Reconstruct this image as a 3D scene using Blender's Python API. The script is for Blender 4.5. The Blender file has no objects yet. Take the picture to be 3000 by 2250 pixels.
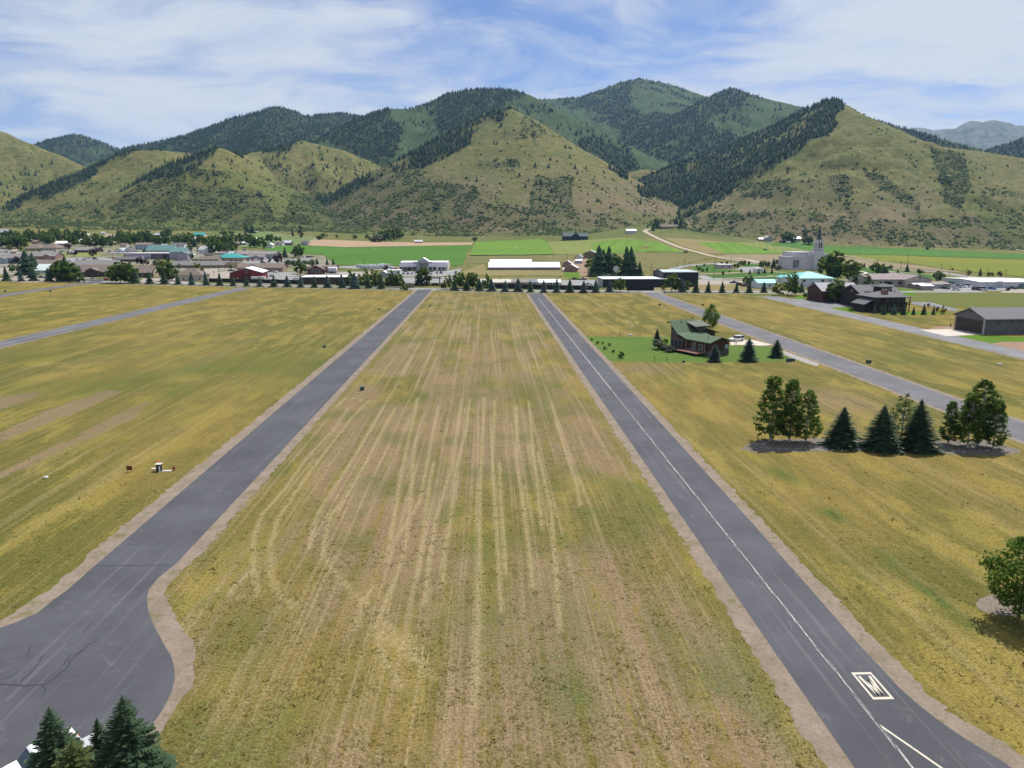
import bpy, math, random, zlib
import numpy as np
from mathutils import Vector
random.seed(7); rng=np.random.default_rng(7)
S=bpy.context.scene; COL=S.collection
# ------------------------------------------------------------ camera
H=33.;F=2079.;CX,CY=1500.,1125.
PI=math.pi; PT=math.radians(12.1); YW=math.radians(2.07)
cam=bpy.data.objects.new('camera',bpy.data.cameras.new('camera')); COL.objects.link(cam)
cam.location=(0,0,H); cam.rotation_euler=(PI/2-PT,0,-YW)
cam.data.sensor_width=36; cam.data.lens=36*F/3000; cam.data.clip_start=.5; cam.data.clip_end=60000
S.camera=cam
# ------------------------------------------------------------ light
SUN_AZ=math.radians(36); SUN_EL=math.radians(59)
sd=Vector((math.sin(SUN_AZ)*math.cos(SUN_EL),math.cos(SUN_AZ)*math.cos(SUN_EL),math.sin(SUN_EL)))
sl=bpy.data.lights.new('sun','SUN'); sl.energy=5.0; sl.angle=math.radians(.53); sl.color=(1,.955,.89)
so=bpy.data.objects.new('sun',sl); COL.objects.link(so); so.rotation_euler=sd.to_track_quat('Z','Y').to_euler(); so.location=(0,0,300)
S.view_settings.view_transform='Standard'; S.view_settings.look='None'; S.view_settings.gamma=1; S.view_settings.exposure=0.28
S.view_settings.use_curve_mapping=False
S.cycles.volume_bounces=0; S.cycles.max_bounces=6; S.cycles.diffuse_bounces=3; S.cycles.glossy_bounces=2; S.cycles.transparent_max_bounces=6
S.cycles.use_denoising=True

# ------------------------------------------------------------ node helper
class NT:
    def __init__(s,tree): s.t=tree
    def add(s,ty,**k):
        n=s.t.nodes.new(ty)
        for a,b in k.items(): setattr(n,a,b)
        return n
    def L(s,a,b): s.t.links.new(a,b)
    def put(s,sock,v):
        if isinstance(v,bpy.types.NodeSocket): s.L(v,sock)
        elif v is not None:
            if isinstance(v,(tuple,list)) and len(v)==3 and sock.type=='RGBA': v=(*v,1)
            sock.default_value=v
    def math(s,op,a,b=0.,c=None,clamp=False):
        n=s.add('ShaderNodeMath',operation=op,use_clamp=clamp); s.put(n.inputs[0],a); s.put(n.inputs[1],b)
        if c is not None: s.put(n.inputs[2],c)
        return n.outputs[0]
    def vmul(s,v,sc):
        n=s.add('ShaderNodeVectorMath',operation='MULTIPLY'); s.put(n.inputs[0],v); n.inputs[1].default_value=sc; return n.outputs[0]
    def vadd(s,v,w):
        n=s.add('ShaderNodeVectorMath',operation='ADD'); s.put(n.inputs[0],v); s.put(n.inputs[1],w); return n.outputs[0]
    def noise(s,v,scale=1.,det=3.,rough=.55,dist=0.,out='Fac'):
        n=s.add('ShaderNodeTexNoise'); s.put(n.inputs['Vector'],v); n.inputs['Scale'].default_value=scale
        n.inputs['Detail'].default_value=det; n.inputs['Roughness'].default_value=rough; n.inputs['Distortion'].default_value=dist
        return n.outputs[out]
    def mr(s,v,a,b,c=0.,d=1.,smooth=True):
        n=s.add('ShaderNodeMapRange'); n.interpolation_type='SMOOTHSTEP' if smooth else 'LINEAR'
        s.put(n.inputs[0],v); n.inputs[1].default_value=a; n.inputs[2].default_value=b; n.inputs[3].default_value=c; n.inputs[4].default_value=d
        return n.outputs[0]
    def mix(s,f,a,b,blend='MIX'):
        n=s.add('ShaderNodeMix',data_type='RGBA',blend_type=blend); s.put(n.inputs[0],f); s.put(n.inputs[6],a); s.put(n.inputs[7],b); return n.outputs[2]
    def attr(s,nm):
        return s.add('ShaderNodeAttribute',attribute_name=nm).outputs['Fac']
    def pos(s): return s.add('ShaderNodeNewGeometry').outputs['Position']
    def bump(s,h,st,dist):
        n=s.add('ShaderNodeBump'); s.put(n.inputs['Height'],h); n.inputs['Strength'].default_value=st; n.inputs['Distance'].default_value=dist; return n.outputs[0]
MATS={}
def newmat(nm):
    m=bpy.data.materials.new(nm); m.use_nodes=True; nt=m.node_tree; nt.nodes.clear(); h=NT(nt)
    o=h.add('ShaderNodeOutputMaterial'); b=h.add('ShaderNodeBsdfPrincipled'); h.L(b.outputs[0],o.inputs[0]); h.b=b; h.o=o
    b.inputs['Specular IOR Level'].default_value=.25
    MATS[nm]=m; return m,h
def M(rgb,rough=.7,var=.14,scale=.6,metal=0.,spec=.3,key=None):
    k=key or 'm_%.3f_%.3f_%.3f_%.2f_%.2f'%(*rgb,rough,metal)
    if k in MATS: return MATS[k]
    m,h=newmat(k); p=h.pos()
    n=h.noise(p,scale,4.,.6); n2=h.noise(p,scale*9,2.,.6)
    f=h.math('ADD',h.mr(n,.3,.7,-var,var,False),h.mr(n2,.3,.7,-var*.6,var*.6,False))
    mul=h.add('ShaderNodeVectorMath',operation='SCALE'); mul.inputs[0].default_value=rgb; h.L(h.math('ADD',f,1.),mul.inputs['Scale'])
    h.L(mul.outputs[0],h.b.inputs['Base Color']); h.b.inputs['Roughness'].default_value=rough; h.b.inputs['Metallic'].default_value=metal
    h.b.inputs['Specular IOR Level'].default_value=spec
    return m
# ------------------------------------------------------------ world: sky with thin cirrus
W=bpy.data.worlds.new('World'); S.world=W; W.use_nodes=True; W.node_tree.nodes.clear(); w=NT(W.node_tree)
wo=w.add('ShaderNodeOutputWorld'); bg=w.add('ShaderNodeBackground'); w.L(bg.outputs[0],wo.inputs[0])
sk=w.add('ShaderNodeTexSky',sky_type='NISHITA'); sk.sun_disc=False; sk.sun_elevation=SUN_EL; sk.sun_rotation=SUN_AZ; sk.altitude=1900; sk.air_density=1.; sk.dust_density=.6; sk.ozone_density=1.6
tc=w.add('ShaderNodeTexCoord').outputs['Generated']
sx=w.add('ShaderNodeSeparateXYZ'); w.L(tc,sx.inputs[0])
den=w.math('ADD',w.math('MAXIMUM',sx.outputs[2],0.),.16)
cp=w.add('ShaderNodeCombineXYZ'); w.L(w.math('DIVIDE',sx.outputs[0],den),cp.inputs[0]); w.L(w.math('DIVIDE',sx.outputs[1],den),cp.inputs[1])
base=w.vadd(cp.outputs[0],(3.1,1.7,0.))
warp=w.noise(base,.9,3.,.55,0.,'Color')
wv=w.vadd(base,w.vmul(warp,(.9,.9,0.)))
rot=w.add('ShaderNodeMapping'); w.L(wv,rot.inputs[0]); rot.inputs['Rotation'].default_value=(0,0,.5); rot.inputs['Scale'].default_value=(.85,1.35,1)
n1=w.noise(rot.outputs[0],.8,6.,.58); n2=w.noise(rot.outputs[0],2.6,5.,.6)
n3=w.noise(rot.outputs[0],7.,5.,.65)
cl=w.math('ADD',w.math('ADD',w.math('MULTIPLY',n1,.62),w.math('MULTIPLY',n2,.28)),w.math('MULTIPLY',n3,.10))
cov=w.mr(cl,.365,.585,0.14,.97)
lowb=w.mr(sx.outputs[2],.02,.30,.10,0.)
cov=w.math('ADD',cov,lowb,clamp=True)
CLOUD=(8.0,8.5,9.3)
tint=w.mix(1.,sk.outputs[0],(.64,.88,1.28),'MULTIPLY')
skyc=w.mix(cov,tint,CLOUD)
w.L(skyc,bg.inputs[0]); bg.inputs[1].default_value=.072

# ------------------------------------------------------------ projection helpers (photo pixel -> place on the ground)
fw=np.array([math.sin(YW)*math.cos(PT),math.cos(YW)*math.cos(PT),-math.sin(PT)])
rt=np.array([math.cos(YW),-math.sin(YW),0.]); up=np.cross(rt,fw)
ZF=np.array([(-900,50),(100,46),(500,40),(900,32),(1200,26),(1500,22),(1700,28),(1900,36),(2100,24),(2300,11),(2600,3),(3000,0),(3900,0)],float)
def zr(x,y):
    yy=np.maximum(y,1.); s=1425+2126*x/yy
    return np.interp(s,ZF[:,0],ZF[:,1])*np.clip((y-560)/840.,0,1.6)**1.25
def ray(x,y): return fw+rt*((x-CX)/F)-up*((y-CY)/F)
def G(x,y,z=0.):
    d=ray(x,y); f=lambda t:H+d[2]*t-float(zr(d[0]*t,d[1]*t))-z
    t0=t=10.
    while f(t)>0 and t<4000: t0=t; t*=1.02
    a,b=t0,t
    for _ in range(36):
        m=(a+b)/2
        if f(m)>0:a=m
        else:b=m
    p=d*a; return Vector((p[0],p[1],H+p[2]-z))
def prj(P):
    v=np.asarray(P,float)-np.array([0,0,H]); k=v@fw
    return CX+F*(v@rt)/k, CY-F*(v@up)/k
REG={1:(0,640,.22604),2:(450,640,.22604),3:(900,640,.22604),4:(1350,640,.22604),5:(1800,640,.22604),6:(2250,640,.22604),7:(2600,700,.21097),'H':(1850,860,.24864),'C':(2150,1050,.38427),'B':(2200,1500,.45198),'L':(0,1100,.42194),'K':(0,1950,.27125),'U':(300,1250,.13562),'CF':(700,1150,.6631),'CD':(0,1600,.36166),'N':(1950,920,.09946),'G':(2330,800,.16727),'S':(1160,740,.08137),'T':(2290,640,.09646),'FL':(0,820,.5877),'FR':(1500,820,.6781),'M1':(0,200,.45208),'M2':(900,200,.49729),'M3':(1900,200,.49729),'s':(0,0,1)}
def Q(r,x,y): o=REG[r]; return o[0]+x*o[2],o[1]+y*o[2]
def g(r,x,y): return G(*Q(r,x,y))
# ------------------------------------------------------------ object helpers
class MB:
    def __init__(s): s.v=[];s.f=[];s.a=[]
    def box(s,x0,x1,y0,y1,z0,z1,tx=0,ty=0):
        b=len(s.v); s.v+=[(x0,y0,z0),(x1,y0,z0),(x1,y1,z0),(x0,y1,z0),(x0+tx,y0+ty,z1),(x1-tx,y0+ty,z1),(x1-tx,y1-ty,z1),(x0+tx,y1-ty,z1)]
        s.f+=[(b,b+3,b+2,b+1),(b+4,b+5,b+6,b+7),(b,b+1,b+5,b+4),(b+1,b+2,b+6,b+5),(b+2,b+3,b+7,b+6),(b+3,b,b+4,b+7)]; return s
    def prism(s,prof,a,c,axis='y'):
        # prof: list of (u,z), extruded from a to c along axis
        n=len(prof); b=len(s.v)
        for t in (a,c):
            for (u,z) in prof: s.v.append((u,t,z) if axis=='y' else (t,u,z))
        for i in range(n): j=(i+1)%n; s.f.append((b+i,b+j,b+n+j,b+n+i))
        s.f.append(tuple(b+i for i in range(n-1,-1,-1))); s.f.append(tuple(b+n+i for i in range(n))); return s
    def cyl(s,p,q,r0,r1,n=8,cap=True):
        p=Vector(p);q=Vector(q); d=(q-p).normalized(); a=d.orthogonal().normalized(); c=d.cross(a); b=len(s.v)
        for (o,r) in ((p,r0),(q,r1)):
            for i in range(n):
                t=2*PI*i/n; s.v.append(tuple(o+a*(r*math.cos(t))+c*(r*math.sin(t))))
        for i in range(n): j=(i+1)%n; s.f.append((b+i,b+j,b+n+j,b+n+i))
        if cap: s.f.append(tuple(b+n+i for i in range(n))); s.f.append(tuple(b+i for i in range(n-1,-1,-1)))
        return s
    def blob(s,c,r,n=8,m=5,j=.18,rnd=None):
        rnd=rnd or random; b=len(s.v); ph=rnd.random()*6
        s.v.append((c[0],c[1],c[2]-r[2]))
        for k in range(1,m):
            t=PI*k/m
            for i in range(n):
                a=2*PI*i/n+ph; q=1+rnd.uniform(-j,j)
                s.v.append((c[0]+r[0]*q*math.sin(t)*math.cos(a),c[1]+r[1]*q*math.sin(t)*math.sin(a),c[2]-r[2]*q*math.cos(t)))
        s.v.append((c[0],c[1],c[2]+r[2])); e=len(s.v)-1
        for i in range(n): s.f.append((b,b+1+(i+1)%n,b+1+i)); s.f.append((e,e-n+i,e-n+(i+1)%n))
        for k in range(m-2):
            for i in range(n):
                o=b+1+k*n; s.f.append((o+i,o+(i+1)%n,o+n+(i+1)%n,o+n+i))
        return s
    def quad(s,*p): b=len(s.v); s.v+=[tuple(q) for q in p]; s.f.append(tuple(range(b,b+len(p)))); return s
    def mesh(s,nm,mat,smooth=False):
        me=bpy.data.meshes.new(nm); me.from_pydata(s.v,[],s.f); 
        if mat: me.materials.append(mat)
        if s.a:
            at=me.attributes.new('var','FLOAT','POINT'); at.data.foreach_set('value',np.array(s.a,np.float32))
        if smooth: me.polygons.foreach_set('use_smooth',[True]*len(me.polygons))
        me.update(); return me
    def build(s,nm,mat,parent=None,smooth=False): return link(nm,s.mesh(nm,mat,smooth),parent)
def link(nm,me,parent=None):
    o=bpy.data.objects.new(nm,me); COL.objects.link(o)
    if parent is not None: o.parent=parent
    return o
def tag(o,label,cat,group=None):
    o['label']=label; o['category']=cat
    if group: o['group']=group
    return o
def thing(nm,label,cat,loc,rz=0,group=None):
    o=bpy.data.objects.new(nm,None); COL.objects.link(o); o.location=loc; o.rotation_euler=(0,0,rz); o.empty_display_size=.5
    return tag(o,label,cat,group)
def npmesh(nm,V,Fc,mat,attrs=None,smooth=False):
    me=bpy.data.meshes.new(nm); V=np.asarray(V,np.float32); Fc=np.asarray(Fc,np.int32); k=Fc.shape[1]
    me.vertices.add(len(V)); me.vertices.foreach_set('co',V.ravel()); me.loops.add(Fc.size); me.loops.foreach_set('vertex_index',Fc.ravel())
    me.polygons.add(len(Fc)); me.polygons.foreach_set('loop_start',np.arange(0,Fc.size,k,dtype=np.int32)); me.polygons.foreach_set('loop_total',np.full(len(Fc),k,np.int32))
    if smooth: me.polygons.foreach_set('use_smooth',np.ones(len(Fc),bool))
    for a,val in (attrs or {}).items():
        at=me.attributes.new(a,'FLOAT','POINT'); at.data.foreach_set('value',np.asarray(val,np.float32))
    me.materials.append(mat); me.update(calc_edges=True); me.validate(); return me
def struct(o,kind='structure'): o['kind']=kind; return o
def vnoise(x,y,seed=0):
    xi=np.floor(x).astype(np.int64); yi=np.floor(y).astype(np.int64); fx=x-xi; fy=y-yi; fx=fx*fx*(3-2*fx); fy=fy*fy*(3-2*fy)
    def hsh(a,b):
        h=(a*374761393+b*668265263+seed*974634777)&0xFFFFFFFF; h=((h^(h>>13))*1274126177)&0xFFFFFFFF; return ((h^(h>>16))&0xFFFF)/65535.
    return (hsh(xi,yi)*(1-fx)+hsh(xi+1,yi)*fx)*(1-fy)+(hsh(xi,yi+1)*(1-fx)+hsh(xi+1,yi+1)*fx)*fy
def fbm(x,y,oc=4,seed=0):
    a=.5;s=0.;t=0.
    for o in range(oc): s=s+a*vnoise(x,y,seed+o*17); t+=a; a*=.5; x=x*2.03+11.3; y=y*2.03+5.7
    return s/t
def inpoly(x,y,P):
    r=np.zeros(np.shape(x),bool); n=len(P); j=n-1
    for i in range(n):
        xi,yi=P[i]; xj,yj=P[j]
        c=((yi>y)!=(yj>y))&(x<(xj-xi)*(y-yi)/((yj-yi)+1e-9)+xi); r^=c; j=i
    return r
_T=['','first','second','third','fourth','fifth','sixth','seventh','eighth','ninth','tenth','eleventh','twelfth','thirteenth','fourteenth','fifteenth','sixteenth','seventeenth','eighteenth','nineteenth']
_D=[None,None,('twenty','twentieth'),('thirty','thirtieth'),('forty','fortieth'),('fifty','fiftieth'),('sixty','sixtieth'),('seventy','seventieth'),('eighty','eightieth'),('ninety','ninetieth')]
ORD=[_T[n] if n<20 else (_D[n//10][1] if n%10==0 else _D[n//10][0]+'-'+_T[n%10]) for n in range(1,100)]
# ============================================================ terrain: one sheet, valley floor rising into the mountains
RID=[]
def ridge(own,slope,pts):
    P=[]
    for (x,y,D) in pts:
        d=ray(x,y); t=D/d[1]; P.append((d[0]*t,D,H+d[2]*t))
    RID.append((own,slope,np.array(P)))
ridge('E',.62,[(1497,319,2000),(1455,323,2010),(1400,346,2010),(1300,395,1980),(1230,434,1950),(1080,513,1890),(975,583,1820),(900,645,1750)])
ridge('E',.62,[(1497,319,2000),(1560,347,1990),(1700,442,1940),(1830,540,1870),(1934,613,1790),(1975,655,1740)])
ridge('E',.62,[(1497,319,2000),(1485,330,2300),(1480,335,2700)])
ridge('C',.58,[(646,434,1850),(600,450,1850),(480,512,1800),(350,580,1750),(270,612,1700)])
ridge('C',.58,[(646,434,1850),(700,470,1840),(800,540,1780),(900,607,1700),(940,645,1640)])
ridge('C',.6,[(646,434,1850),(660,445,2050),(760,460,2300)])
ridge('C',.66,[(600,470,1800),(540,550,1660),(500,610,1540)])
ridge('B',.55,[(393,442,2100),(460,440,2080),(542,447,2150)])
ridge('B',.55,[(393,442,2100),(300,482,2050),(200,532,1990),(100,577,1930),(30,615,1880)])
ridge('B',.55,[(393,442,2100),(420,452,2500)])
ridge('D',.5,[(741,447,2300),(800,438,2320),(886,412,2350),(1000,440,2350),(1060,465,2330),(1099,492,2280),(1130,535,2200)])
ridge('D',.5,[(886,412,2350),(850,470,2200),(830,530,2080)])
ridge('D',.5,[(1000,440,2350),(960,510,2200),(930,560,2080)])
ridge('A',.5,[(-900,130,2700),(-300,290,2600),(0,385,2500),(150,447,2420),(240,487,2330),(310,545,2230)])
ridge('A',.5,[(0,385,2500),(-60,480,2300),(-90,560,2100)])
ridge('K',.5,[(-80,500,4800),(0,470,4700),(113,421,4600),(180,403,4500),(226,393,4500),(280,411,4500),(353,438,4500),(430,465,4500)])
ridge('J',.5,[(389,428,4000),(470,415,4000),(542,399,3900),(610,375,3800),(678,349,3800),(740,332,3800),(809,312,3800),(840,320,3800),(881,343,3900),(931,337,4000),(1000,331,4200),(1054,340,4300),(1180,380,4300)])
ridge('J',.5,[(809,312,3800),(770,370,3400),(740,420,3000)]); ridge('J',.5,[(678,349,3800),(640,390,3400),(600,430,3100)])
ridge('J',.5,[(931,337,4000),(930,390,3500)])
ridge('G',.56,[(930,415,2750),(1000,385,2850),(1060,345,2950),(1100,330,3000),(1139,319,3000),(1200,318,3050),(1248,307,3100),(1328,272,3200),(1397,261,3200),(1487,262,3200),(1541,275,3150),(1621,314,3000),(1745,384,2850),(1845,439,2720),(1890,475,2600)])
ridge('G',.56,[(1248,307,3100),(1190,360,2850),(1150,415,2650)]); ridge('G',.56,[(1487,262,3200),(1540,340,2900),(1600,400,2750)])
ridge('G',.56,[(1397,261,3200),(1330,330,2900)]); ridge('G',.6,[(1621,314,3000),(1680,420,2680),(1760,500,2450)])
ridge('H',.5,[(1440,310,4800),(1596,290,4700),(1696,287,4600),(1760,262,4500),(1830,238,4500),(1870,231,4500),(1900,237,4500),(1950,245,4600),(2049,277,4700),(2130,305,4800)])
ridge('H',.55,[(1870,231,4500),(1850,320,3900),(1850,420,3350)]); ridge('H',.55,[(1950,245,4600),(1985,320,4000),(1990,400,3500)])
ridge('H',.55,[(1696,287,4600),(1760,360,3900),(1800,430,3400)])
ridge('I',.55,[(2144,259,3600),(2110,270,3580),(2060,302,3450),(2000,372,3200),(1950,450,2900),(1915,520,2650)])
ridge('I',.55,[(2144,259,3600),(2218,282,3600),(2362,317,3600),(2480,345,3600)])
ridge('I',.55,[(2218,282,3600),(2180,360,3200),(2120,440,2850)]); ridge('I',.55,[(2144,259,3600),(2090,360,3200),(2020,450,2850)])
ridge('Fc',.6,[(2477,319,1850),(2447,297,2080),(2422,294,2150),(2362,319,2200),(2288,359,2250),(2198,399,2300),(2099,444,2300),(1999,477,2280),(1915,510,2230)])
ridge('F',.6,[(2477,319,1850),(2400,377,1830),(2300,442,1780),(2200,514,1720),(2100,587,1640),(2024,645,1540),(1990,670,1480)])
ridge('F',.58,[(2477,319,1850),(2547,344,1850),(2621,374,1850),(2716,424,1850),(2895,446,1900),(3000,464,1900),(3200,480,1900),(3700,520,1850)])
ridge('F',.68,[(2590,400,1800),(2680,515,1610),(2790,615,1450),(2840,680,1350)])
ridge('F',.68,[(2480,400,1740),(2520,500,1600),(2560,590,1460),(2590,660,1360)])
ridge('F',.68,[(2895,446,1900),(2930,540,1650),(2960,640,1440)]); ridge('F',.68,[(2400,430,1730),(2360,540,1570),(2330,630,1440)])
ridge('L',.55,[(2500,420,8000),(2641,373,8000),(2700,374,8000),(2760,379,8000),(2795,372,8000),(2845,354,8000),(2895,351,8000),(2934,354,8000),(2969,367,8000),(3000,372,8000),(3150,350,8000),(3500,380,8000)])
for a in (2660,2740,2830,2880,2930,2990): ridge('L',.8,[(a,378 if a<2800 else 362,7950),(a+rng.uniform(-25,25),440,7300)])
ridge('M',.55,[(2560,352,2950),(2596,364,2900),(2745,404,2900),(2845,429,2800),(2900,452,2700)])
ridge('M',.55,[(2840,465,3200),(2895,440,3200),(3000,404,3200),(3150,370,3200),(3500,350,3200)])
ridge('N',.5,[(1815,525,2350),(1845,505,2350),(1880,495,2350),(1915,499,2330),(1945,525,2280)])
OWN=sorted({r[0] for r in RID}); OID={o:i for i,o in enumerate(OWN)}
def relief(X,Y):
    best=np.full(X.shape,-1e9); own=np.full(X.shape,-1,int); dbest=np.zeros(X.shape); sdb=np.zeros(X.shape)
    wx=X+ (fbm(X/160.,Y/160.,3,3)-.5)*70; wy=Y+(fbm(X/160.,Y/160.,3,9)-.5)*70
    for o,sl_,P in RID:
        far=P[:,1].mean()
        for k in range(len(P)-1):
            a=P[k];b=P[k+1]; d=b[:2]-a[:2]; L2=(d**2).sum()
            for_x=np.clip(((X-a[0])*d[0]+(Y-a[1])*d[1])/L2,0,1); ax=a[0]+for_x*d[0]; ay=a[1]+for_x*d[1]
            dd=np.hypot(X-ax,Y-ay); dw=np.hypot(wx-ax,wy-ay); m=np.clip(dd/140.,0,1)*(.2 if o=='E' else 1.); dd=dd*(1-m)+dw*m
            r=4. if o in('E','F') else 6+far*.004; de=np.sqrt(dd*dd+r*r)-r
            z=a[2]+for_x*(b[2]-a[2])-sl_*de*(1-.13*np.clip(de/900,0,1))
            u=z>best; best=np.where(u,z,best); own=np.where(u,OID[o],own); dbest=np.where(u,dd,dbest)
    z0=zr(X,Y); rise=best-z0
    gul=np.abs(fbm(X/95.,Y/95.,4,21)-.5)*2; g2=fbm(X/30.,Y/30.,3,33)-.5
    am=np.clip(dbest/150.,0,1)*np.clip(rise/90.,0,1)
    ga=np.where(np.isin(own,[OID['E']]),7.,np.where(np.isin(own,[OID['F'],OID['C'],OID['B']]),18.,32.)); rise=rise+am*((gul-.42)*ga+g2*ga*.25)
    k=9.; rr=np.where(rise>40,rise,k*np.log1p(np.exp(np.clip(rise/k,-30,6))))
    rr=np.where(rise<-60,0,rr)
    return z0+rr, np.where(rise>2,own,-1), dbest
az=np.concatenate([np.radians(np.arange(-180,-46,4.)),np.radians(np.arange(-46,46.01,.105)),np.radians(np.arange(50,180.1,4.))])
rs=np.concatenate([[3.],np.geomspace(12,1050,46),1050*np.exp(np.cumsum(np.full(150,.0058))),])
rs=np.concatenate([rs,rs[-1]*np.exp(np.cumsum(np.full(105,.0082))),])
rs=np.concatenate([rs,rs[-1]*np.exp(np.cumsum(np.full(45,.016))),])
AZ,RS=np.meshgrid(az,rs); TX=RS*np.sin(AZ); TY=RS*np.cos(AZ)
TZ,TO,TD=relief(TX.ravel(),TY.ravel()); TZ=TZ.reshape(TX.shape); TO=TO.reshape(TX.shape); TD=TD.reshape(TX.shape)
back=TY<0; TZ[back]=0
NR,NA=TX.shape
el=(TZ+22-H)/RS; cm=np.maximum.accumulate((TZ-H)/RS,axis=0); VIS=el>=cm-1e-4
Sx,Sy=prj(np.stack([TX.ravel(),TY.ravel(),TZ.ravel()],1)); Sx=Sx.reshape(TX.shape); Sy=Sy.reshape(TX.shape)
def pg(r,*pts): return [Q(r,*p) for p in pts]
FOR=[ (('E',),pg('M2',(1170,190),(1212,245),(1110,315),(960,398),(840,470),(960,405),(960,450),(860,510),(760,550),(690,590),(610,585),(430,645),(300,720),(150,800),(40,850),(90,780),(240,660),(500,510),(800,350),(1000,250)),1.),
 (('F','Fc'),pg('M3',(1040,170),(1110,185),(1165,238),(1120,285),(1090,330),(1065,395),(940,455),(800,545),(640,635),(500,732),(300,855),(160,905),(60,900),(0,850),(-200,760),(-200,560),(0,560),(200,505),(400,450),(600,360),(780,280),(930,200)),1.),
 (('B',),pg('M1',(880,490),(1030,500),(1040,535),(870,548),(740,605),(640,655),(590,725),(440,800),(220,855),(60,920),(0,960),(0,930),(140,840),(330,715),(560,590),(720,540)),1.),
 (('C',),pg('M1',(1180,560),(1300,520),(1430,500),(1405,530),(1335,595),(1235,690),(1100,705),(940,750),(800,785),(620,870),(560,870),(740,760),(900,680),(1000,625)),1.),
 (('D','C'),pg('M1',(1490,540),(1700,495),(1850,455),(1960,440),(1900,510),(1850,555),(1750,550),(1640,535),(1570,575)),.9),
 (('D',),pg('M1',(1560,575),(1650,560),(1740,700),(1900,860),(2212,830),(2212,900),(1900,990),(1800,850),(1640,680)),.22),
 (('D',),pg('M2',(0,700),(160,620),(300,640),(150,790),(0,860)),.3),
 (('G',),pg('M2',(0,470),(60,425),(330,260),(470,225),(500,320),(590,380),(540,430),(540,500),(440,575),(350,545),(230,475),(100,445),(0,480)),1.),
 (('G',),pg('M2',(560,235),(590,220),(860,130),(1000,105),(1170,108),(1290,140),(1300,165),(1210,205),(1150,235),(980,300),(850,380),(760,390),(770,300),(690,270),(690,240)),.62),
 (('G',),pg('M2',(480,240),(700,220),(780,300),(760,420),(620,500),(530,500),(560,380)),.10),
 (('G',),pg('M2',(1210,210),(1400,180),(1700,370),(1900,480),(2000,600),(1800,640),(1500,440),(1230,240)),.055),
 (('G',),pg('M2',(1560,430),(1700,420),(1900,500),(2000,640),(1850,640),(1740,590)),.42),
 (('H',),pg('M2',(1380,180),(1600,165),(1700,150),(1900,60),(1985,50),(1905,110),(1890,200),(1960,275),(2060,262),(2300,300),(2400,560),(1960,580),(1900,450),(1750,300),(1580,200)),1.),
 (('H',),pg('M2',(1960,60),(2300,90),(2400,300),(2060,262),(1960,270),(1890,190)),.12),
 (('H',),pg('M3',(0,70),(300,150),(320,200),(150,260),(50,160)),.25),
 (('H',),pg('M2',(1580,200),(1760,290),(1900,440),(1880,480),(1620,280),(1400,190)),.28),
 (('I',),pg('M3',(480,105),(560,140),(560,230),(420,270),(300,330),(420,380),(640,420),(560,480),(380,520),(200,600),(-200,640),(-200,400),(0,330),(200,250),(380,140)),.95),
 (('I',),pg('M3',(500,110),(640,160),(930,230),(930,330),(640,420),(300,330),(420,270),(560,230)),.24),
 (('J',),[(300,250),(1250,250),(1250,560),(300,560)],.72),(('K',),[(-200,300),(600,300),(600,560),(-200,560)],.8),(('M',),[(2500,300),(3300,300),(3300,560),(2500,560)],.95),
 (('N','E','I'),pg('M2',(1770,590),(1880,590),(1870,640),(1960,740),(2080,780),(2212,820),(2212,560),(2080,600),(2070,660),(1960,715),(1890,660)),.8)]
dens=np.zeros(TX.shape)
jx=(fbm(TX/38.,TY/38.,4,101)-.5); jy=(fbm(TX/38.,TY/38.,4,131)-.5)
for owns,P,dn in FOR:
    mo=np.isin(TO,[OID[o] for o in owns]); mk=mo&inpoly(Sx+jx*75,Sy+jy*75,P); dens=np.where(mk,np.maximum(dens,dn*.10),dens); mk=mo&inpoly(Sx+jx*30,Sy+jy*26,P); dens=np.where(mk,np.maximum(dens,dn),dens)
nzf=fbm(TX/70.,TY/70.,4,77)
clear=np.clip((nzf-.29)*7,0,1)
dens=np.where((np.isin(TO,[OID['G'],OID['H'],OID['J'],OID['K'],OID['I']]))&(dens>.05),np.minimum(dens*1.5,1.),dens)
FD=np.where(dens>=.99,dens*np.clip(.35+(nzf-.30)*6,.25,1),dens*np.where(dens>.5,clear*1.25,np.clip((nzf-.45)*9,0,2.2)))
near=np.isin(TO,[OID[o] for o in 'ABCDEFN']+[OID['Fc']])
green=np.clip((fbm(TX/210.,TY/210.,4,55)-.44)*4.5,0,1)
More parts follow.
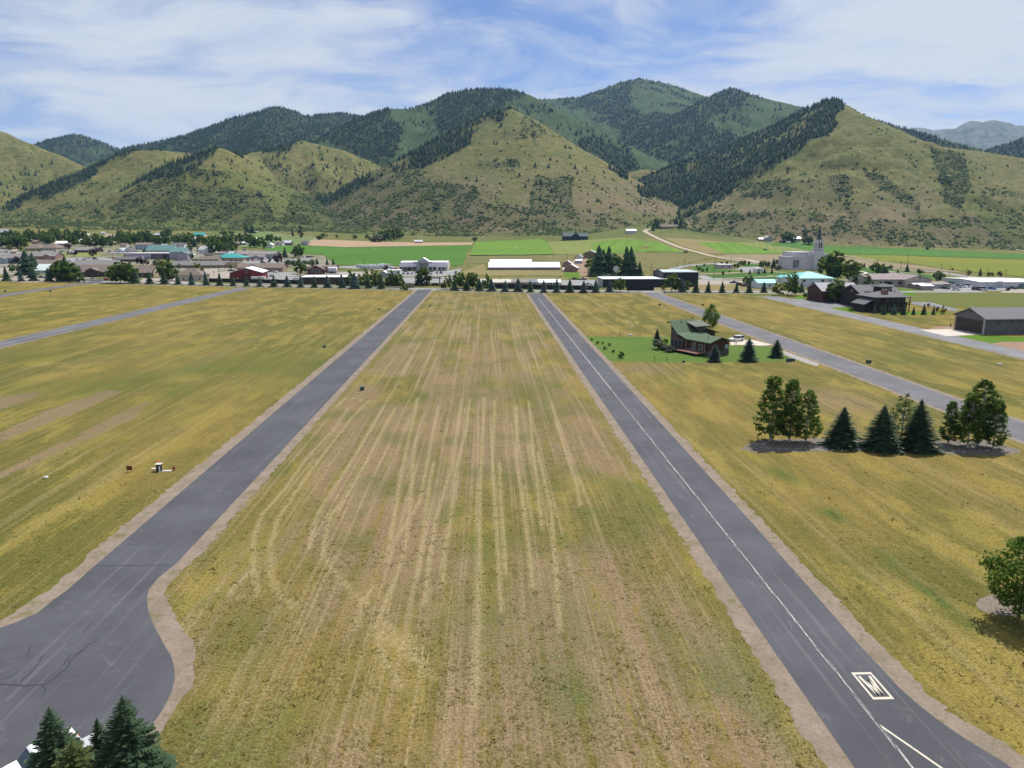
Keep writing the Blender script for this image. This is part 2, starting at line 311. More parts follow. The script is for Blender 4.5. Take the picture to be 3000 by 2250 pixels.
# greener, shrub-covered lower slopes and gullies
low=np.clip(1-(TZ-zr(TX,TY))/170.,0,1)
SHR=[(pg('M3',(500,690),(830,660),(830,760),(560,770)),.8),(pg('M3',(1050,630),(1180,640),(1210,740),(1120,760),(1080,720)),1.),(pg('M3',(1260,600),(1400,650),(1600,800),(1590,870),(1450,760),(1300,670)),1.),(pg('M3',(1650,470),(1860,500),(1890,700),(1820,870),(1740,780),(1700,640)),1.3),(pg('M3',(1130,780),(1200,820),(1290,1000),(1240,980),(1180,880)),1.1),(pg('M3',(250,880),(700,840),(1200,880),(1300,1010),(250,960)),.55),(pg('M3',(1300,900),(2212,880),(2212,1060),(1300,1030)),.6),(pg('M3',(1830,850),(1950,880),(1960,980),(1860,920)),1.),(pg('M3',(1940,700),(2212,740),(2212,900),(1960,830)),.35),
 (pg('M2',(0,850),(200,760),(420,650),(640,600),(760,700),(700,1000),(0,1000)),.8),(pg('M2',(760,680),(980,700),(1050,800),(1000,1000),(700,1000)),.75),(pg('M2',(1340,640),(1560,640),(1560,850),(1400,980),(1300,800)),.85),(pg('M2',(1000,550),(1240,545),(1250,590),(1010,590)),.8),(pg('M2',(1280,280),(1420,380),(1330,430),(1250,330)),.6),(pg('M2',(1000,800),(1700,850),(2000,960),(1000,1000)),.55),(pg('M2',(1100,370),(1300,370),(1300,420),(1120,420)),.4),
 (pg('M1',(850,790),(1000,720),(1200,700),(1150,900),(700,930)),.7),(pg('M1',(1100,760),(1700,800),(1800,1040),(900,1040),(700,960)),.8),(pg('M1',(1230,660),(1500,680),(1480,700),(1220,720)),.6),(pg('M1',(1900,800),(2212,830),(2212,1060),(1800,1040)),.9),(pg('M1',(1720,640),(2000,660),(2212,800),(1950,900)),.3),(pg('M1',(0,930),(600,860),(700,1000),(0,1040)),.45)]
SD=np.zeros(TX.shape)
for P,dn in SHR: SD=np.where(near&inpoly(Sx,Sy,P),np.maximum(SD,dn),SD)
SD=np.maximum(SD*1.35,np.where(near,.045+.17*low**1.5,0))
apron=(TO<0)&(TY>900)&(Sy<np.interp(Sx,[-600,0,500,900,1300,1700,1880,1960,2100,2300,2600,3000,3400],[668,670,676,680,694,690,660,668,690,705,721,734,738]))
SD=np.where(apron,np.maximum(SD,.5),SD); TO2=np.where(apron,0,TO)
farm=np.isin(TO,[OID[o] for o in 'GHIJKM'])
rock=np.where(TO==OID['L'],1.,0.)
idx=np.arange(NR*NA).reshape(NR,NA)
Fq=np.stack([idx[:-1,:-1],idx[:-1,1:],idx[1:,1:],idx[1:,:-1]],-1).reshape(-1,4)
m_ter,h=newmat('terrain_grass'); p=h.pos()
n_b=h.noise(p,.012,5.,.6); n_m=h.noise(p,.07,6.,.72); n_f=h.noise(p,.30,4.,.7)
c=h.mix(h.mr(n_b,.38,.62),(.136,.130,.040),(.100,.118,.028))
c=h.mix(h.mr(n_m,.42,.66),c,(.166,.138,.054))
c=h.mix(h.math('MULTIPLY',h.attr('green'),.55),c,(.066,.100,.020))
c=h.mix(h.math('MULTIPLY',h.attr('far'),.85),c,(.038,.070,.024))
c=h.mix(h.math('MULTIPLY',h.attr('low'),h.mr(n_b,.35,.60)),c,(.19,.140,.088)); spk=h.add('ShaderNodeVectorMath',operation='SCALE'); h.L(c,spk.inputs[0]); h.L(h.math('MULTIPLY',h.mr(n_f,.34,.66,.76,1.20,False),h.mr(n_m,.35,.65,.82,1.16,False)),spk.inputs['Scale']); c=spk.outputs[0]; c=h.mix(h.math('MULTIPLY',h.attr('shrub'),h.mr(n_f,.35,.65),clamp=True),c,(.055,.062,.026))
c=h.mix(h.attr('forest'),c,(.045,.055,.022))
rk=h.mix(h.mr(h.noise(h.vmul(p,(.012,.012,.003)),1.,5.,.65),.35,.65),(.17,.16,.14),(.07,.09,.06)); c=h.mix(h.attr('rock'),c,rk)
h.L(c,h.b.inputs['Base Color']); h.b.inputs['Roughness'].default_value=.95; h.b.inputs['Specular IOR Level'].default_value=.1
h.L(h.bump(h.math('ADD',n_m,h.math('MULTIPLY',n_f,.4)),.75,3.0),h.b.inputs['Normal'])
ter=link('ground',npmesh('ground',np.stack([TX.ravel(),TY.ravel(),TZ.ravel()],1),Fq,m_ter,{'low':(np.where(np.isin(TO,[OID['E'],OID['F']]),np.clip(1.15-(TZ-zr(TX,TY))/150.,0,.8),0)).ravel(),'green':(green*np.where(near,.35+.65*low,1)).ravel(),'far':farm.astype(float).ravel(),'shrub':np.clip(SD,0,1).ravel(),'forest':np.clip(FD,0,1).ravel(),'rock':rock.ravel()},True)); struct(ter)
# ---- exact ground height from the finished sheet, for everything that stands on it
import bisect
_rs=rs.tolist(); _az=az.tolist(); zr0=zr
def zts(x,y):
    if y<555: return 0.
    r=math.hypot(x,y); a=math.atan2(x,y); i=min(max(bisect.bisect_right(_rs,r)-1,0),NR-2); j=min(max(bisect.bisect_right(_az,a)-1,0),NA-2)
    u=(a-_az[j])/(_az[j+1]-_az[j]); v=min(1,max(0,(r-_rs[i])/(_rs[i+1]-_rs[i])))
    return float((TZ[i,j]*(1-u)+TZ[i,j+1]*u)*(1-v)+(TZ[i+1,j]*(1-u)+TZ[i+1,j+1]*u)*v)
def G(x,y,z=0.):
    d=ray(x,y)
    if d[2]<0:
        t=(H-z)/-d[2]
        if d[1]*t<555: return Vector((d[0]*t,d[1]*t,0.))
    f=lambda t:H+d[2]*t-zts(d[0]*t,d[1]*t)-z
    t0=t=500./d[1]
    while f(t)>0 and t<4000: t0=t; t*=1.012
    a,b=t0,t
    for _ in range(22):
        m=(a+b)/2
        if f(m)>0:a=m
        else:b=m
    p=d*a; return Vector((p[0],p[1],H+p[2]-z))
# ---- scatter on the terrain cells that the view can reach
cell_ok=VIS[:-1,:-1]&(TO2[:-1,:-1]>=0)
ca=(RS[:-1,:-1]*(RS[1:,:-1]-RS[:-1,:-1])*(AZ[:-1,1:]-AZ[:-1,:-1]))
def sample(dm,per_m2):
    lam=np.where(cell_ok&(dm[:-1,:-1]>0),dm[:-1,:-1]*ca*per_m2,0); cnt=rng.poisson(lam); k=np.repeat(np.arange(cnt.size),cnt.ravel())
    i=k//(NA-1); j=k%(NA-1); u=rng.random(len(k)); v=rng.random(len(k))
    bl=lambda A:(A[i,j]*(1-u)+A[i,j+1]*u)*(1-v)+(A[i+1,j]*(1-u)+A[i+1,j+1]*u)*v
    return np.stack([bl(TX),bl(TY),bl(TZ)],1),TO[i,j]
def inst(P,V0,F0,sc,szz,rot,jit=0.,pick=None):
    n=len(P); m=len(V0); c,s=np.cos(rot),np.sin(rot)
    vx=V0[None,:,0]*c[:,None]-V0[None,:,1]*s[:,None]; vy=V0[None,:,0]*s[:,None]+V0[None,:,1]*c[:,None]
    A=np.stack([P[:,0,None]+vx*sc[:,None],P[:,1,None]+vy*sc[:,None],P[:,2,None]+V0[None,:,2]*szz[:,None]],-1)
    if jit: A+=rng.normal(0,1,A.shape)*(jit*sc)[:,None,None]
    return A.reshape(-1,3),(F0[None]+np.arange(n)[:,None,None]*m).reshape(-1,3)
def cone_tree(n,tiers):
    V=[];Fc=[]
    for (z0,z1,r) in tiers:
        b=len(V); V.append((0,0,z1))
        for i in range(n): a=2*PI*i/n; V.append((r*math.cos(a),r*math.sin(a),z0))
        for i in range(n): Fc.append((b,b+1+i,b+1+(i+1)%n))
    return np.array(V),np.array(Fc)
V0,F0=cone_tree(5,[(.06,.62,.20),(.34,1.,.135)])
P,o=sample(FD,1/44.); dist=np.hypot(P[:,0],P[:,1]); keep=rng.random(len(P))<np.clip(2600/dist,.0,1)**1.4; P=P[keep]; o=o[keep]; dist=dist[keep]
hh=np.clip(rng.gamma(12,.86,len(P)),4.5,17)*(1+.12*np.clip(dist/2600-1,0,1)); 
Pt=P.copy(); Pt[:,2]-=.8
A,Fc=inst(Pt,V0,F0,hh*rng.uniform(.85,1.3,len(P)),hh,rng.random(len(P))*6.28,.012)
print('forest trees',len(P))
m_for,h=newmat('conifer_forest'); a=h.attr('var'); c=h.mix(a,(.011,.024,.013),(.034,.050,.020)); h.L(c,h.b.inputs['Base Color']); h.b.inputs['Roughness'].default_value=.9; h.b.inputs['Specular IOR Level'].default_value=.08
fo=link('conifer_forest',npmesh('conifer_forest',A,Fc,m_for,{'var':np.repeat(np.clip(rng.normal(.4,.25,len(P)),0,1),len(V0))})); struct(fo,'stuff'); tag(fo,'dark conifer forest covering the north-facing mountain slopes','forest')
# shrubs
Vs=np.array([(1,0,.1),(.31,.95,.1),(-.8,.59,.1),(-.8,-.59,.1),(.31,-.95,.1),(0,0,.95)],float); Fs=np.array([(0,1,5),(1,2,5),(2,3,5),(3,4,5),(4,0,5)])
P,o=sample(np.clip(SD*np.clip((fbm(TX/26.,TY/26.,3,91)-.36)*5,0.16,1.8),0,2),1/21.)
dist=np.hypot(P[:,0],P[:,1]); keep=rng.random(len(P))<np.clip(1700/dist,0,1)**1.5; P=P[keep]; P[:,2]-=.25
print('shrubs',len(P))
ss=rng.gamma(3.2,.42,len(P))+.65
A,Fc=inst(P,Vs,Fs,ss*1.15,ss*1.25,rng.random(len(P))*6.28,.14)
m_shr,h=newmat('hillside_shrub'); a=h.attr('var'); c=h.mix(a,(.022,.034,.013),(.056,.078,.022)); h.L(c,h.b.inputs['Base Color']); h.b.inputs['Roughness'].default_value=.95; h.b.inputs['Specular IOR Level'].default_value=.05
sh=link('hillside_shrubs',npmesh('hillside_shrubs',A,Fc,m_shr,{'var':np.repeat(np.clip(rng.normal(.45,.3,len(P)),0,1),len(Vs))})); struct(sh,'stuff'); tag(sh,'low brush and sagebrush dotting the lower mountain slopes','shrubs')
# lone hillside trees: individuals
lone={}
for own,P_,n,lb in (('A',[(0,500),(170,480),(150,600),(0,600)],32,'small dark tree dotted on the pale grass hill at the far left'),('D',[(740,440),(890,415),(1099,500),(1000,600),(760,560)],85,'dark conifer scattered on the pale rounded hill left of the central pyramid'),('B',[(380,445),(560,450),(560,520),(300,560)],16,'dark tree dotted on the rounded tan hilltop by the left forest'),('C',[(650,440),(820,560),(760,620),(560,600)],18,'lone dark tree on the ribbed tan hill at left centre'),('E',[(1500,330),(1600,370),(1900,610),(1800,640),(1400,560),(1300,470)],34,'lone dark tree on the pyramid-shaped grass hill in the centre'),('F',[(2440,330),(2500,340),(2520,400),(2400,470),(2300,470)],16,'lone conifer on the grassy slope below the right summit'),('G',[(1500,300),(1640,330),(1850,440),(1800,500),(1560,400)],40,'conifer scattered on the green slope behind the central pyramid hill')):
    dm=((TO==OID[own])&inpoly(Sx,Sy,P_)).astype(float); Pl,_=sample(dm,1/900.)
    if len(Pl)>n: Pl=Pl[rng.permutation(len(Pl))[:n]]
    lone[lb]=Pl
zr=lambda x,y:zts(float(x),float(y))
# ============================================================ near fields, roads, far fields
import bmesh
def field_mat():
    m,h=newmat('mown_field'); p=h.pos()
    sp=h.add('ShaderNodeSeparateXYZ'); h.L(p,sp.inputs[0])
    big=h.noise(h.vmul(p,(1.,.55,1.)),.022,4.,.6,.5); mid=h.noise(h.vmul(p,(1.,.30,1.)),.17,5.,.68,.4); clump=h.noise(p,.85,4.,.7); fine=h.noise(p,4.2,3.,.75); vfine=h.noise(p,13.,2.,.7)
    st=h.noise(h.vadd(h.vmul(p,(.95,.007,1.)),h.vmul(h.noise(p,.03,2.,.5,0.,'Color'),(.8,0.,0.))),1.,4.,.7)
    st2=h.noise(h.vmul(p,(3.0,.014,1.)),1.,3.,.7)
    gold=(.174,.133,.033); olive=(.103,.101,.021); straw=(.310,.248,.130); brown=(.200,.143,.084); grn=(.060,.094,.020); yel=(.232,.184,.041)
    c=h.mix(h.mr(big,.40,.58),gold,olive)
    c=h.mix(h.math('MULTIPLY',h.mr(mid,.47,.62),.85),c,yel)
    c=h.mix(h.math('MULTIPLY',h.mr(mid,.50,.34),.70),c,olive)
    br=h.attr('brown'); gr=h.attr('green'); tr=h.attr('track')
    c=h.mix(h.math('MULTIPLY',br,h.mr(h.math('ADD',h.math('MULTIPLY',st,.6),h.math('MULTIPLY',clump,.4)),.34,.60),clamp=True),c,brown)
    c=h.mix(h.math('MULTIPLY',h.mr(st,.52,.63),h.math('MULTIPLY',h.attr('streak'),.42)),c,straw)
    c=h.mix(h.math('MULTIPLY',h.mr(st2,.54,.66),h.math('MULTIPLY',h.attr('streak'),.40)),c,straw)
    c=h.mix(h.math('MULTIPLY',h.mr(clump,.54,.68),.5),c,olive)
    c=h.mix(h.math('MULTIPLY',gr,h.mr(h.math('ADD',h.math('MULTIPLY',clump,.5),h.math('MULTIPLY',mid,.5)),.30,.62),clamp=True),c,grn)
    c=h.mix(h.math('MULTIPLY',tr,h.mr(h.math('ADD',h.math('MULTIPLY',clump,.6),h.math('MULTIPLY',fine,.4)),.22,.46),clamp=True),c,straw)
    dk=h.math('ADD',h.mr(fine,.30,.70,.52,1.38,False),h.mr(vfine,.3,.7,-.22,.22,False))
    dk=h.math('MULTIPLY',dk,h.mr(clump,.25,.75,.80,1.18,False))
    sc=h.add('ShaderNodeVectorMath',operation='SCALE'); h.L(c,sc.inputs[0]); h.L(dk,sc.inputs['Scale'])
    h.L(sc.outputs[0],h.b.inputs['Base Color']); h.b.inputs['Roughness'].default_value=.95; h.b.inputs['Specular IOR Level'].default_value=.08
    h.L(h.bump(h.math('ADD',fine,h.math('MULTIPLY',clump,1.2)),.8,.16),h.b.inputs['Normal'])
    return m
FM=field_mat()
def CFp(*pts): return [tuple(g('CF',*p)[:2]) for p in pts]
TRK=[CFp((490,60),(420,160),(300,290),(200,430),(100,540),(65,640),(65,770),(85,900)),CFp((640,60),(600,130),(540,230),(480,330),(400,450),(340,550),(310,690)),CFp((560,50),(500,110),(430,200),(330,330),(250,440),(170,560),(140,680),(140,800),(170,880),(260,950)),
 CFp((790,20),(775,100),(740,250),(710,400),(690,520),(670,660),(650,740)),CFp((785,200),(770,280),(765,400),(750,560),(735,680),(700,800),(640,950),(600,1040),(690,1110),(780,1190)),CFp((985,30),(960,180),(940,330),(870,560),(840,750),(820,930)),CFp((1020,30),(1000,180),(960,330),(935,560),(905,740),(900,860)),CFp((1085,20),(1075,250),(1065,420),(1065,700),(1060,1000),(1050,1280),(1050,1380)),CFp((1225,60),(1230,300),(1265,560),(1290,750),(1300,860)),CFp((1280,40),(1300,260),(1340,600)),CFp((1380,40),(1430,220),(1490,400),(1508,500)),
 CFp((70,780),(-20,850),(-40,890),(20,915)),CFp((470,470),(410,530),(380,640),(370,720),(430,800),(500,880),(620,980),(720,1100),(800,1190),(860,1260)),CFp((860,310),(840,420),(810,650),(790,800)),CFp((1150,300),(1160,520),(1180,800)),CFp((600,850),(540,930),(515,1050)),CFp((610,1060),(640,1180),(720,1300)),CFp((750,1080),(780,1140),(830,1200)),CFp((430,60),(480,20),(590,45)),CFp((1320,260),(1380,520),(1400,800),(1420,1050)),CFp((690,70),(560,310),(440,520)),CFp((880,60),(800,480),(700,640)),CFp((1130,30),(1120,330),(1140,640),(1160,960))]
FRp=lambda *pts:[tuple(g('FR',*p)[:2]) for p in pts]
TRK2=[FRp((330,140),(400,190),(460,225),(530,240)),FRp((360,100),(440,160),(520,190),(515,205),(490,195)),FRp((540,175),(545,190),(520,200)),FRp((250,90),(330,140)),FRp((1800,600),(2000,640),(2200,690))]
def segd(X,Y,pl):
    d=np.full(X.shape,1e9)
    for (a,b) in zip(pl[:-1],pl[1:]):
        dx,dy=b[0]-a[0],b[1]-a[1]; t=np.clip(((X-a[0])*dx+(Y-a[1])*dy)/(dx*dx+dy*dy+1e-9),0,1); d=np.minimum(d,np.hypot(X-a[0]-t*dx,Y-a[1]-t*dy))
    return d
FLp=lambda *pts:[tuple(g('FL',*p)[:2]) for p in pts]
BR=[FLp((-300,900),(0,765),(230,655),(540,545),(610,562),(300,690),(0,805),(-300,940)),FLp((-300,1080),(0,960),(380,785),(650,640),(750,600),(660,690),(420,800),(60,970),(-300,1130)),FLp((-100,600),(170,558),(200,575),(0,650),(-100,680))]
GSP=[(*g('C',380,885)[:2],2.2,1.),(*g('B',540,20)[:2],1.7,1.),(*g('B',870,290)[:2],1.3,1.),(*g('B',930,350)[:2],1.3,1.),(*g('B',1080,470)[:2],1.0,.9),(*g('B',1160,520)[:2],1.2,1.),(*g('B',1270,610)[:2],1.0,1.),(*g('B',1370,700)[:2],1.2,1.),(*g('FL',900,555)[:2],7,1.),(*g('FL',600,540)[:2],5,.7),(*g('FL',1200,470)[:2],14,.6),(*g('CF',1450,1340)[:2],3.,1.),(*g('CF',880,420)[:2],2.5,.8),(*g('CF',800,20)[:2],4,.9),(*g('CF',30,1070)[:2],4,.8),(*g('FR',80,480)[:2],8,.8),(*g('FR',700,455)[:2],3,.7),(*g('FR',1550,320)[:2],14,.5),(*g('CF',60,640)[:2],6,.35),(*g('CF',1100,1000)[:2],5,.5),(*g('CF',1430,1000)[:2],5,.5)]
ROADX=[(-149.6,-141.2),(-39.75,-31.7),(22.95,30.6),(86.3,94.6),(142.5,151.5)]
YROW=lambda x: float(np.interp(x,[-420,-330,-208,-80,18,123,260],[528,505,462,424,396,386.5,380]))
ys=np.concatenate([np.arange(20,90,.8),np.arange(90,180,1.5),np.arange(180,560,4)])
def field(nm,x0,x1,dx,ymax,label=None,brown=0.,streak=.3,ymin=20):
    xs=np.arange(x0,x1+dx*.5,dx); X,Y=np.meshgrid(xs,ys[ys>=ymin]); n=X.shape
    top=np.array([ymax(x) for x in xs]); Y=np.minimum(Y,top[None,:]+ (Y-ys.max())*1e-3)
    tr=np.zeros(n); 
    for pl in TRK+TRK2:
        bx=[p[0] for p in pl]
        if max(bx)>x0-3 and min(bx)<x1+3: tr=np.maximum(tr,np.exp(-(segd(X,Y,pl)/.24)**2)*.7)
    e=np.minimum(np.abs(X-x0),np.abs(X-x1)); gr=np.clip(1-e/ (1.2+2.4*fbm(X/3.,Y/6.,2,5)),0,1)*np.clip(fbm(X/5.,Y/9.,3,8)*2.4-.55,0,1)*.85
    for (gx,gy,r,a) in GSP: gr=np.maximum(gr,(1.2 if r<2.5 else .8)*a*np.clip(np.exp(-(((X-gx)+.12*(Y-gy))**2*1.9+(Y-gy)**2*.45)/(r*r))*(.55+.9*fbm(X/1.1,Y/1.6,3,44)),0,1))
    b=np.full(n,brown); sk_=np.full(n,streak)
    if nm=='left':
        gr=np.maximum(gr,.75*np.exp(-((Y-(172-.12*(X+60)))/42.)**2)*np.clip(fbm(X/22.,Y/22.,3,4)*2.-.3,0,1)); 
        for P_ in BR: b=np.maximum(b,inpoly(X,Y,P_)*2.4)
    if nm=='centre':
        b=np.maximum(b,np.clip((fbm(X/9.,Y/16.,3,14)-.22)*3.4,0,1.2)*np.clip(.25+e/7.,0,1)*np.clip(1.6-Y/330.,.6,1.15)); sk_=np.clip(.55+Y/160.,0,1.25)*np.clip(e/4.,0,1)
        gr=np.maximum(gr,np.clip((fbm(X/5.,Y/8.,3,24)-.52)*3.,0,.55))
    if nm=='right': b=np.maximum(b,np.exp(-(((X-g('FR',1400,520)[0])/9)**2+((Y-g('FR',1400,520)[1])/14)**2))*1.1); b=np.maximum(b,np.exp(-(((X-g('FR',540,385)[0])/10)**2+((Y-g('FR',540,385)[1])/8)**2))*1.)
    V=np.stack([X.ravel(),Y.ravel(),np.full(X.size,.006)],1); ix=np.arange(X.size).reshape(n)
    Fq=np.stack([ix[:-1,:-1],ix[:-1,1:],ix[1:,1:],ix[1:,:-1]],-1).reshape(-1,4)
    o=link('mown_field',npmesh('mown_field',V,Fq,FM,{'track':tr.ravel(),'green':gr.ravel(),'brown':b.ravel(),'streak':sk_.ravel()})); return struct(o)
yf=lambda x:YROW(x)-3.
field('farleft',-420,-149.6,4.,yf,ymin=150,streak=.5); field('left',-141.2,-39.7,.8,yf,brown=.14,streak=.6); field('centre',-31.7,22.9,.25,yf,brown=.35,streak=.9); field('right',30.6,86.3,.55,yf,brown=.14,streak=.5); field('farright',94.6,142.5,1.2,yf,brown=.08,streak=.7); field('edge',151.5,330,3.,lambda x:min(330.,372.),ymin=60)
def gravel(nm,a,b,sc=3.):
    m,h=newmat(nm); p=h.pos(); n=h.noise(p,sc,5.,.8); n2=h.noise(p,.35,3.,.6); n3=h.noise(p,sc*5,2.,.8)
    c=h.mix(h.mr(n2,.35,.65),a,b)
    if nm=='gravel_shoulder': c=h.mix(h.math('MULTIPLY',h.mr(h.noise(p,.7,5.,.75,.6),.54,.66),.8),c,(.115,.112,.036))
    sc_=h.add('ShaderNodeVectorMath',operation='SCALE'); h.L(c,sc_.inputs[0]); h.L(h.math('ADD',h.mr(n,.3,.7,.72,1.2,False),h.mr(n3,.3,.7,-.16,.16,False)),sc_.inputs['Scale'])
    h.L(sc_.outputs[0],h.b.inputs['Base Color']); h.b.inputs['Roughness'].default_value=.95; h.L(h.bump(n,.5,.05),h.b.inputs['Normal']); return m
GRV=gravel('gravel_shoulder',(.225,.178,.140),(.180,.145,.108)); DIRT=gravel('dirt_track',(.40,.33,.25),(.32,.26,.19),.5); LOT=gravel('gravel_lot',(.33,.29,.25),(.26,.23,.20),.6); EARTH=gravel('bare_earth',(.26,.165,.110),(.21,.14,.09),.8)
def asphalt(nm,base,pale,amt=.5):
    m,h=newmat(nm); p=h.pos(); n=h.noise(p,.09,4.,.6); f=h.noise(p,18.,2.,.8); w_=h.noise(h.vmul(p,(1.,.10,1.)),.9,5.,.7,.6); ln=h.noise(h.vmul(p,(1.6,.025,1.)),1.,3.,.6)
    c=h.mix(h.mr(n,.3,.7),tuple(x*.88 for x in base),tuple(x*1.28 for x in base)); c=h.mix(h.math('MULTIPLY',h.mr(h.noise(p,.45,6.,.72,1.2),.55,.72),.30),c,pale); c=h.mix(h.math('MULTIPLY',h.mr(ln,.56,.72),.28),c,pale); c=h.mix(h.math('MULTIPLY',h.mr(w_,.63,.76),amt),c,pale)
    s_=h.add('ShaderNodeVectorMath',operation='SCALE'); h.L(c,s_.inputs[0]); h.L(h.mr(f,.2,.8,.82,1.18,False),s_.inputs['Scale']); h.L(s_.outputs[0],h.b.inputs['Base Color'])
    h.b.inputs['Roughness'].default_value=.85; h.b.inputs['Specular IOR Level'].default_value=.25; h.L(h.bump(f,.25,.01),h.b.inputs['Normal']); return m
ASP=asphalt('asphalt',(.060,.061,.071),(.17,.168,.165)); ASP2=asphalt('pale_asphalt',(.142,.143,.150),(.26,.26,.26),.3); ASPF=asphalt('town_asphalt',(.20,.197,.197),(.28,.275,.265),.3); CONC=M((.46,.42,.36),.9,.08,key='concrete')

def paintm(nm,a,lo,hi):
    m,h=newmat(nm); p=h.pos(); n=h.noise(p,2.2,6.,.75); n2=h.noise(p,9.,4.,.8); f=h.mr(h.math('ADD',h.math('MULTIPLY',n,.55),h.math('MULTIPLY',n2,.45)),lo,hi); h.L(h.mix(f,a,(.075,.076,.082)),h.b.inputs['Base Color']); h.b.inputs['Roughness'].default_value=.8; return m
PAINT=paintm('road_paint',(.50,.46,.38),.52,.72); PAINTW=paintm('worn_paint',(.40,.39,.36),.44,.62); TAR=M((.022,.022,.026),.6,.1,key='tar')
def sheet(nm,pts,z,mat,parent=None,jit=0.,seg=None,drape=0.,kind=True,cut=None):
    P=[]
    n=len(pts)
    for i in range(n):
        a=np.array(pts[i][:2]);b=np.array(pts[(i+1)%n][:2]); L=np.hypot(*(b-a)); k=max(1,int(L/seg)) if seg else 1
        for j in range(k):
            q=a+(b-a)*j/k
            if jit and not(j==0): q=q+np.array([fbm(np.array([q[0]*1.7]),np.array([q[1]*1.7]),3,3)[0]-.5,fbm(np.array([q[0]*1.7+50]),np.array([q[1]*1.7]),3,6)[0]-.5])*2*jit
            P.append(q)
    bm=bmesh.new(); vs=[bm.verts.new((q[0],q[1],0)) for q in P]; bm.faces.new(vs); 
    if bm.faces[:][0].normal.z<0 if not bm.normal_update() else False: bmesh.ops.reverse_faces(bm,faces=bm.faces[:])
    if cut:
        bmesh.ops.triangulate(bm,faces=bm.faces[:])
        xs=[v.co.x for v in bm.verts]; yy=[v.co.y for v in bm.verts]
        for ax,lo,hi in ((0,min(xs),max(xs)),(1,min(yy),max(yy))):
            t=math.floor(lo/cut)*cut+cut
            while t<hi:
                co=[0,0,0];no=[0,0,0];co[ax]=t;no[ax]=1; bmesh.ops.bisect_plane(bm,geom=bm.verts[:]+bm.edges[:]+bm.faces[:],plane_co=co,plane_no=no); t+=cut
    for v in bm.verts: v.co.z=z+float(zr(v.co.x,v.co.y))
    me=bpy.data.meshes.new(nm); bm.to_mesh(me); bm.free(); me.materials.append(mat); o=link(nm,me,parent)
    if kind and parent is None: struct(o)
    return o
def ribbon(nm,pts,wd,z,mat,parent=None,jit=0.,step=None,kind=True,wj=0.):
    P=[np.array(p[:2],float) for p in pts]
    if step:
        R_=[]
        for a,b in zip(P[:-1],P[1:]):
            k=max(1,int(np.hypot(*(b-a))/step)); R_+=[a+(b-a)*i/k for i in range(k)]
        P=R_+[P[-1]]
    V=[];Fc=[]
    for i,q in enumerate(P):
        d=P[min(i+1,len(P)-1)]-P[max(i-1,0)]; d=d/(np.hypot(*d)+1e-9); nrm=np.array([-d[1],d[0]])
        j=[(fbm(np.array([q[0]*.6+k*31]),np.array([q[1]*.6]),3,2)[0]-.5)*2*jit for k in (0,1)]
        sway=(fbm(np.array([q[0]*.8]),np.array([q[1]*.8]),3,12)[0]-.5)*2*wj
        for s_,k in ((1,0),(-1,1)):
            e=q+nrm*(s_*(wd/2+j[k])+sway); V.append((e[0],e[1],z+float(zr(e[0],e[1]))))
        if i: b=2*i; Fc.append((b-2,b-1,b+1,b))
    me=bpy.data.meshes.new(nm); me.from_pydata(V,[],Fc); me.materials.append(mat); me.update(); o=link(nm,me,parent)
    if kind and parent is None: struct(o)
    return o
def strip(nm,x0,x1,y0,y1,z,mat,jit=0.,step=3.,parent=None):
    V=[];Fc=[]; n=int((y1-y0)/step)
    for i in range(n+1):
        y=y0+(y1-y0)*i/n; j=[(fbm(np.array([x*.3+y*1.1]),np.array([y*.23+x]),4,4)[0]-.5)*2*jit for x in (x0,x1)]
        V+=[(x0+j[0],y,z),(x1+j[1],y,z)]
        if i: b=2*i; Fc.append((b-2,b-1,b+1,b))
    me=bpy.data.meshes.new(nm); me.from_pydata(V,[],Fc); me.materials.append(mat); me.update(); o=link(nm,me,parent)
    if parent is None: struct(o)
    return o
# --- left lane with the wide turning apron
cd=lambda *pts:[g('CD',*p) for p in pts]
yT=68.2
inner=cd((1380,155),(1280,260),(1210,350),(1190,420),(1200,520),(1250,650),(1330,800),(1390,900),(1415,1000),(1415,1090),(1390,1180),(1340,1290),(1270,1400),(1180,1500),(1100,1600),(1000,1750))
leftb=cd((0,665),(150,610),(300,545),(430,440),(560,345),(760,165))
road=sheet('road',[(-31.7,YROW(-36)+8),(-31.7,90),(-31.7,yT)]+[tuple(p[:2]) for p in inner[1:]]+[(-45,22),(-80,22),(-80,60)]+[tuple(p[:2]) for p in leftb[:-1]]+[(-39.75,yT),(-39.75,90),(-39.75,YROW(-36)+8)],.030,ASP)
outer=cd((1440,190),(1400,270),(1350,350),(1352,430),(1390,520),(1450,620),(1520,720),(1575,800),(1590,900),(1575,1000),(1560,1100),(1500,1200),(1420,1320),(1350,1430),(1280,1540),(1200,1650),(1100,1780))
louter=cd((-150,670),(0,605),(110,545),(250,445),(370,375),(480,295),(590,200),(690,110))
sheet('gravel_shoulder',[(-30.2,YROW(-36)-2),(-30.2,120),(-30.0,yT+2)]+[tuple(p[:2]) for p in outer[1:]]+[(-45,21),(-82,21),(-82,62)]+[tuple(p[:2]) for p in louter]+[(-41.9,yT+2),(-41.7,120),(-41.4,YROW(-36)-2)],.016,GRV,jit=.55,seg=.5)
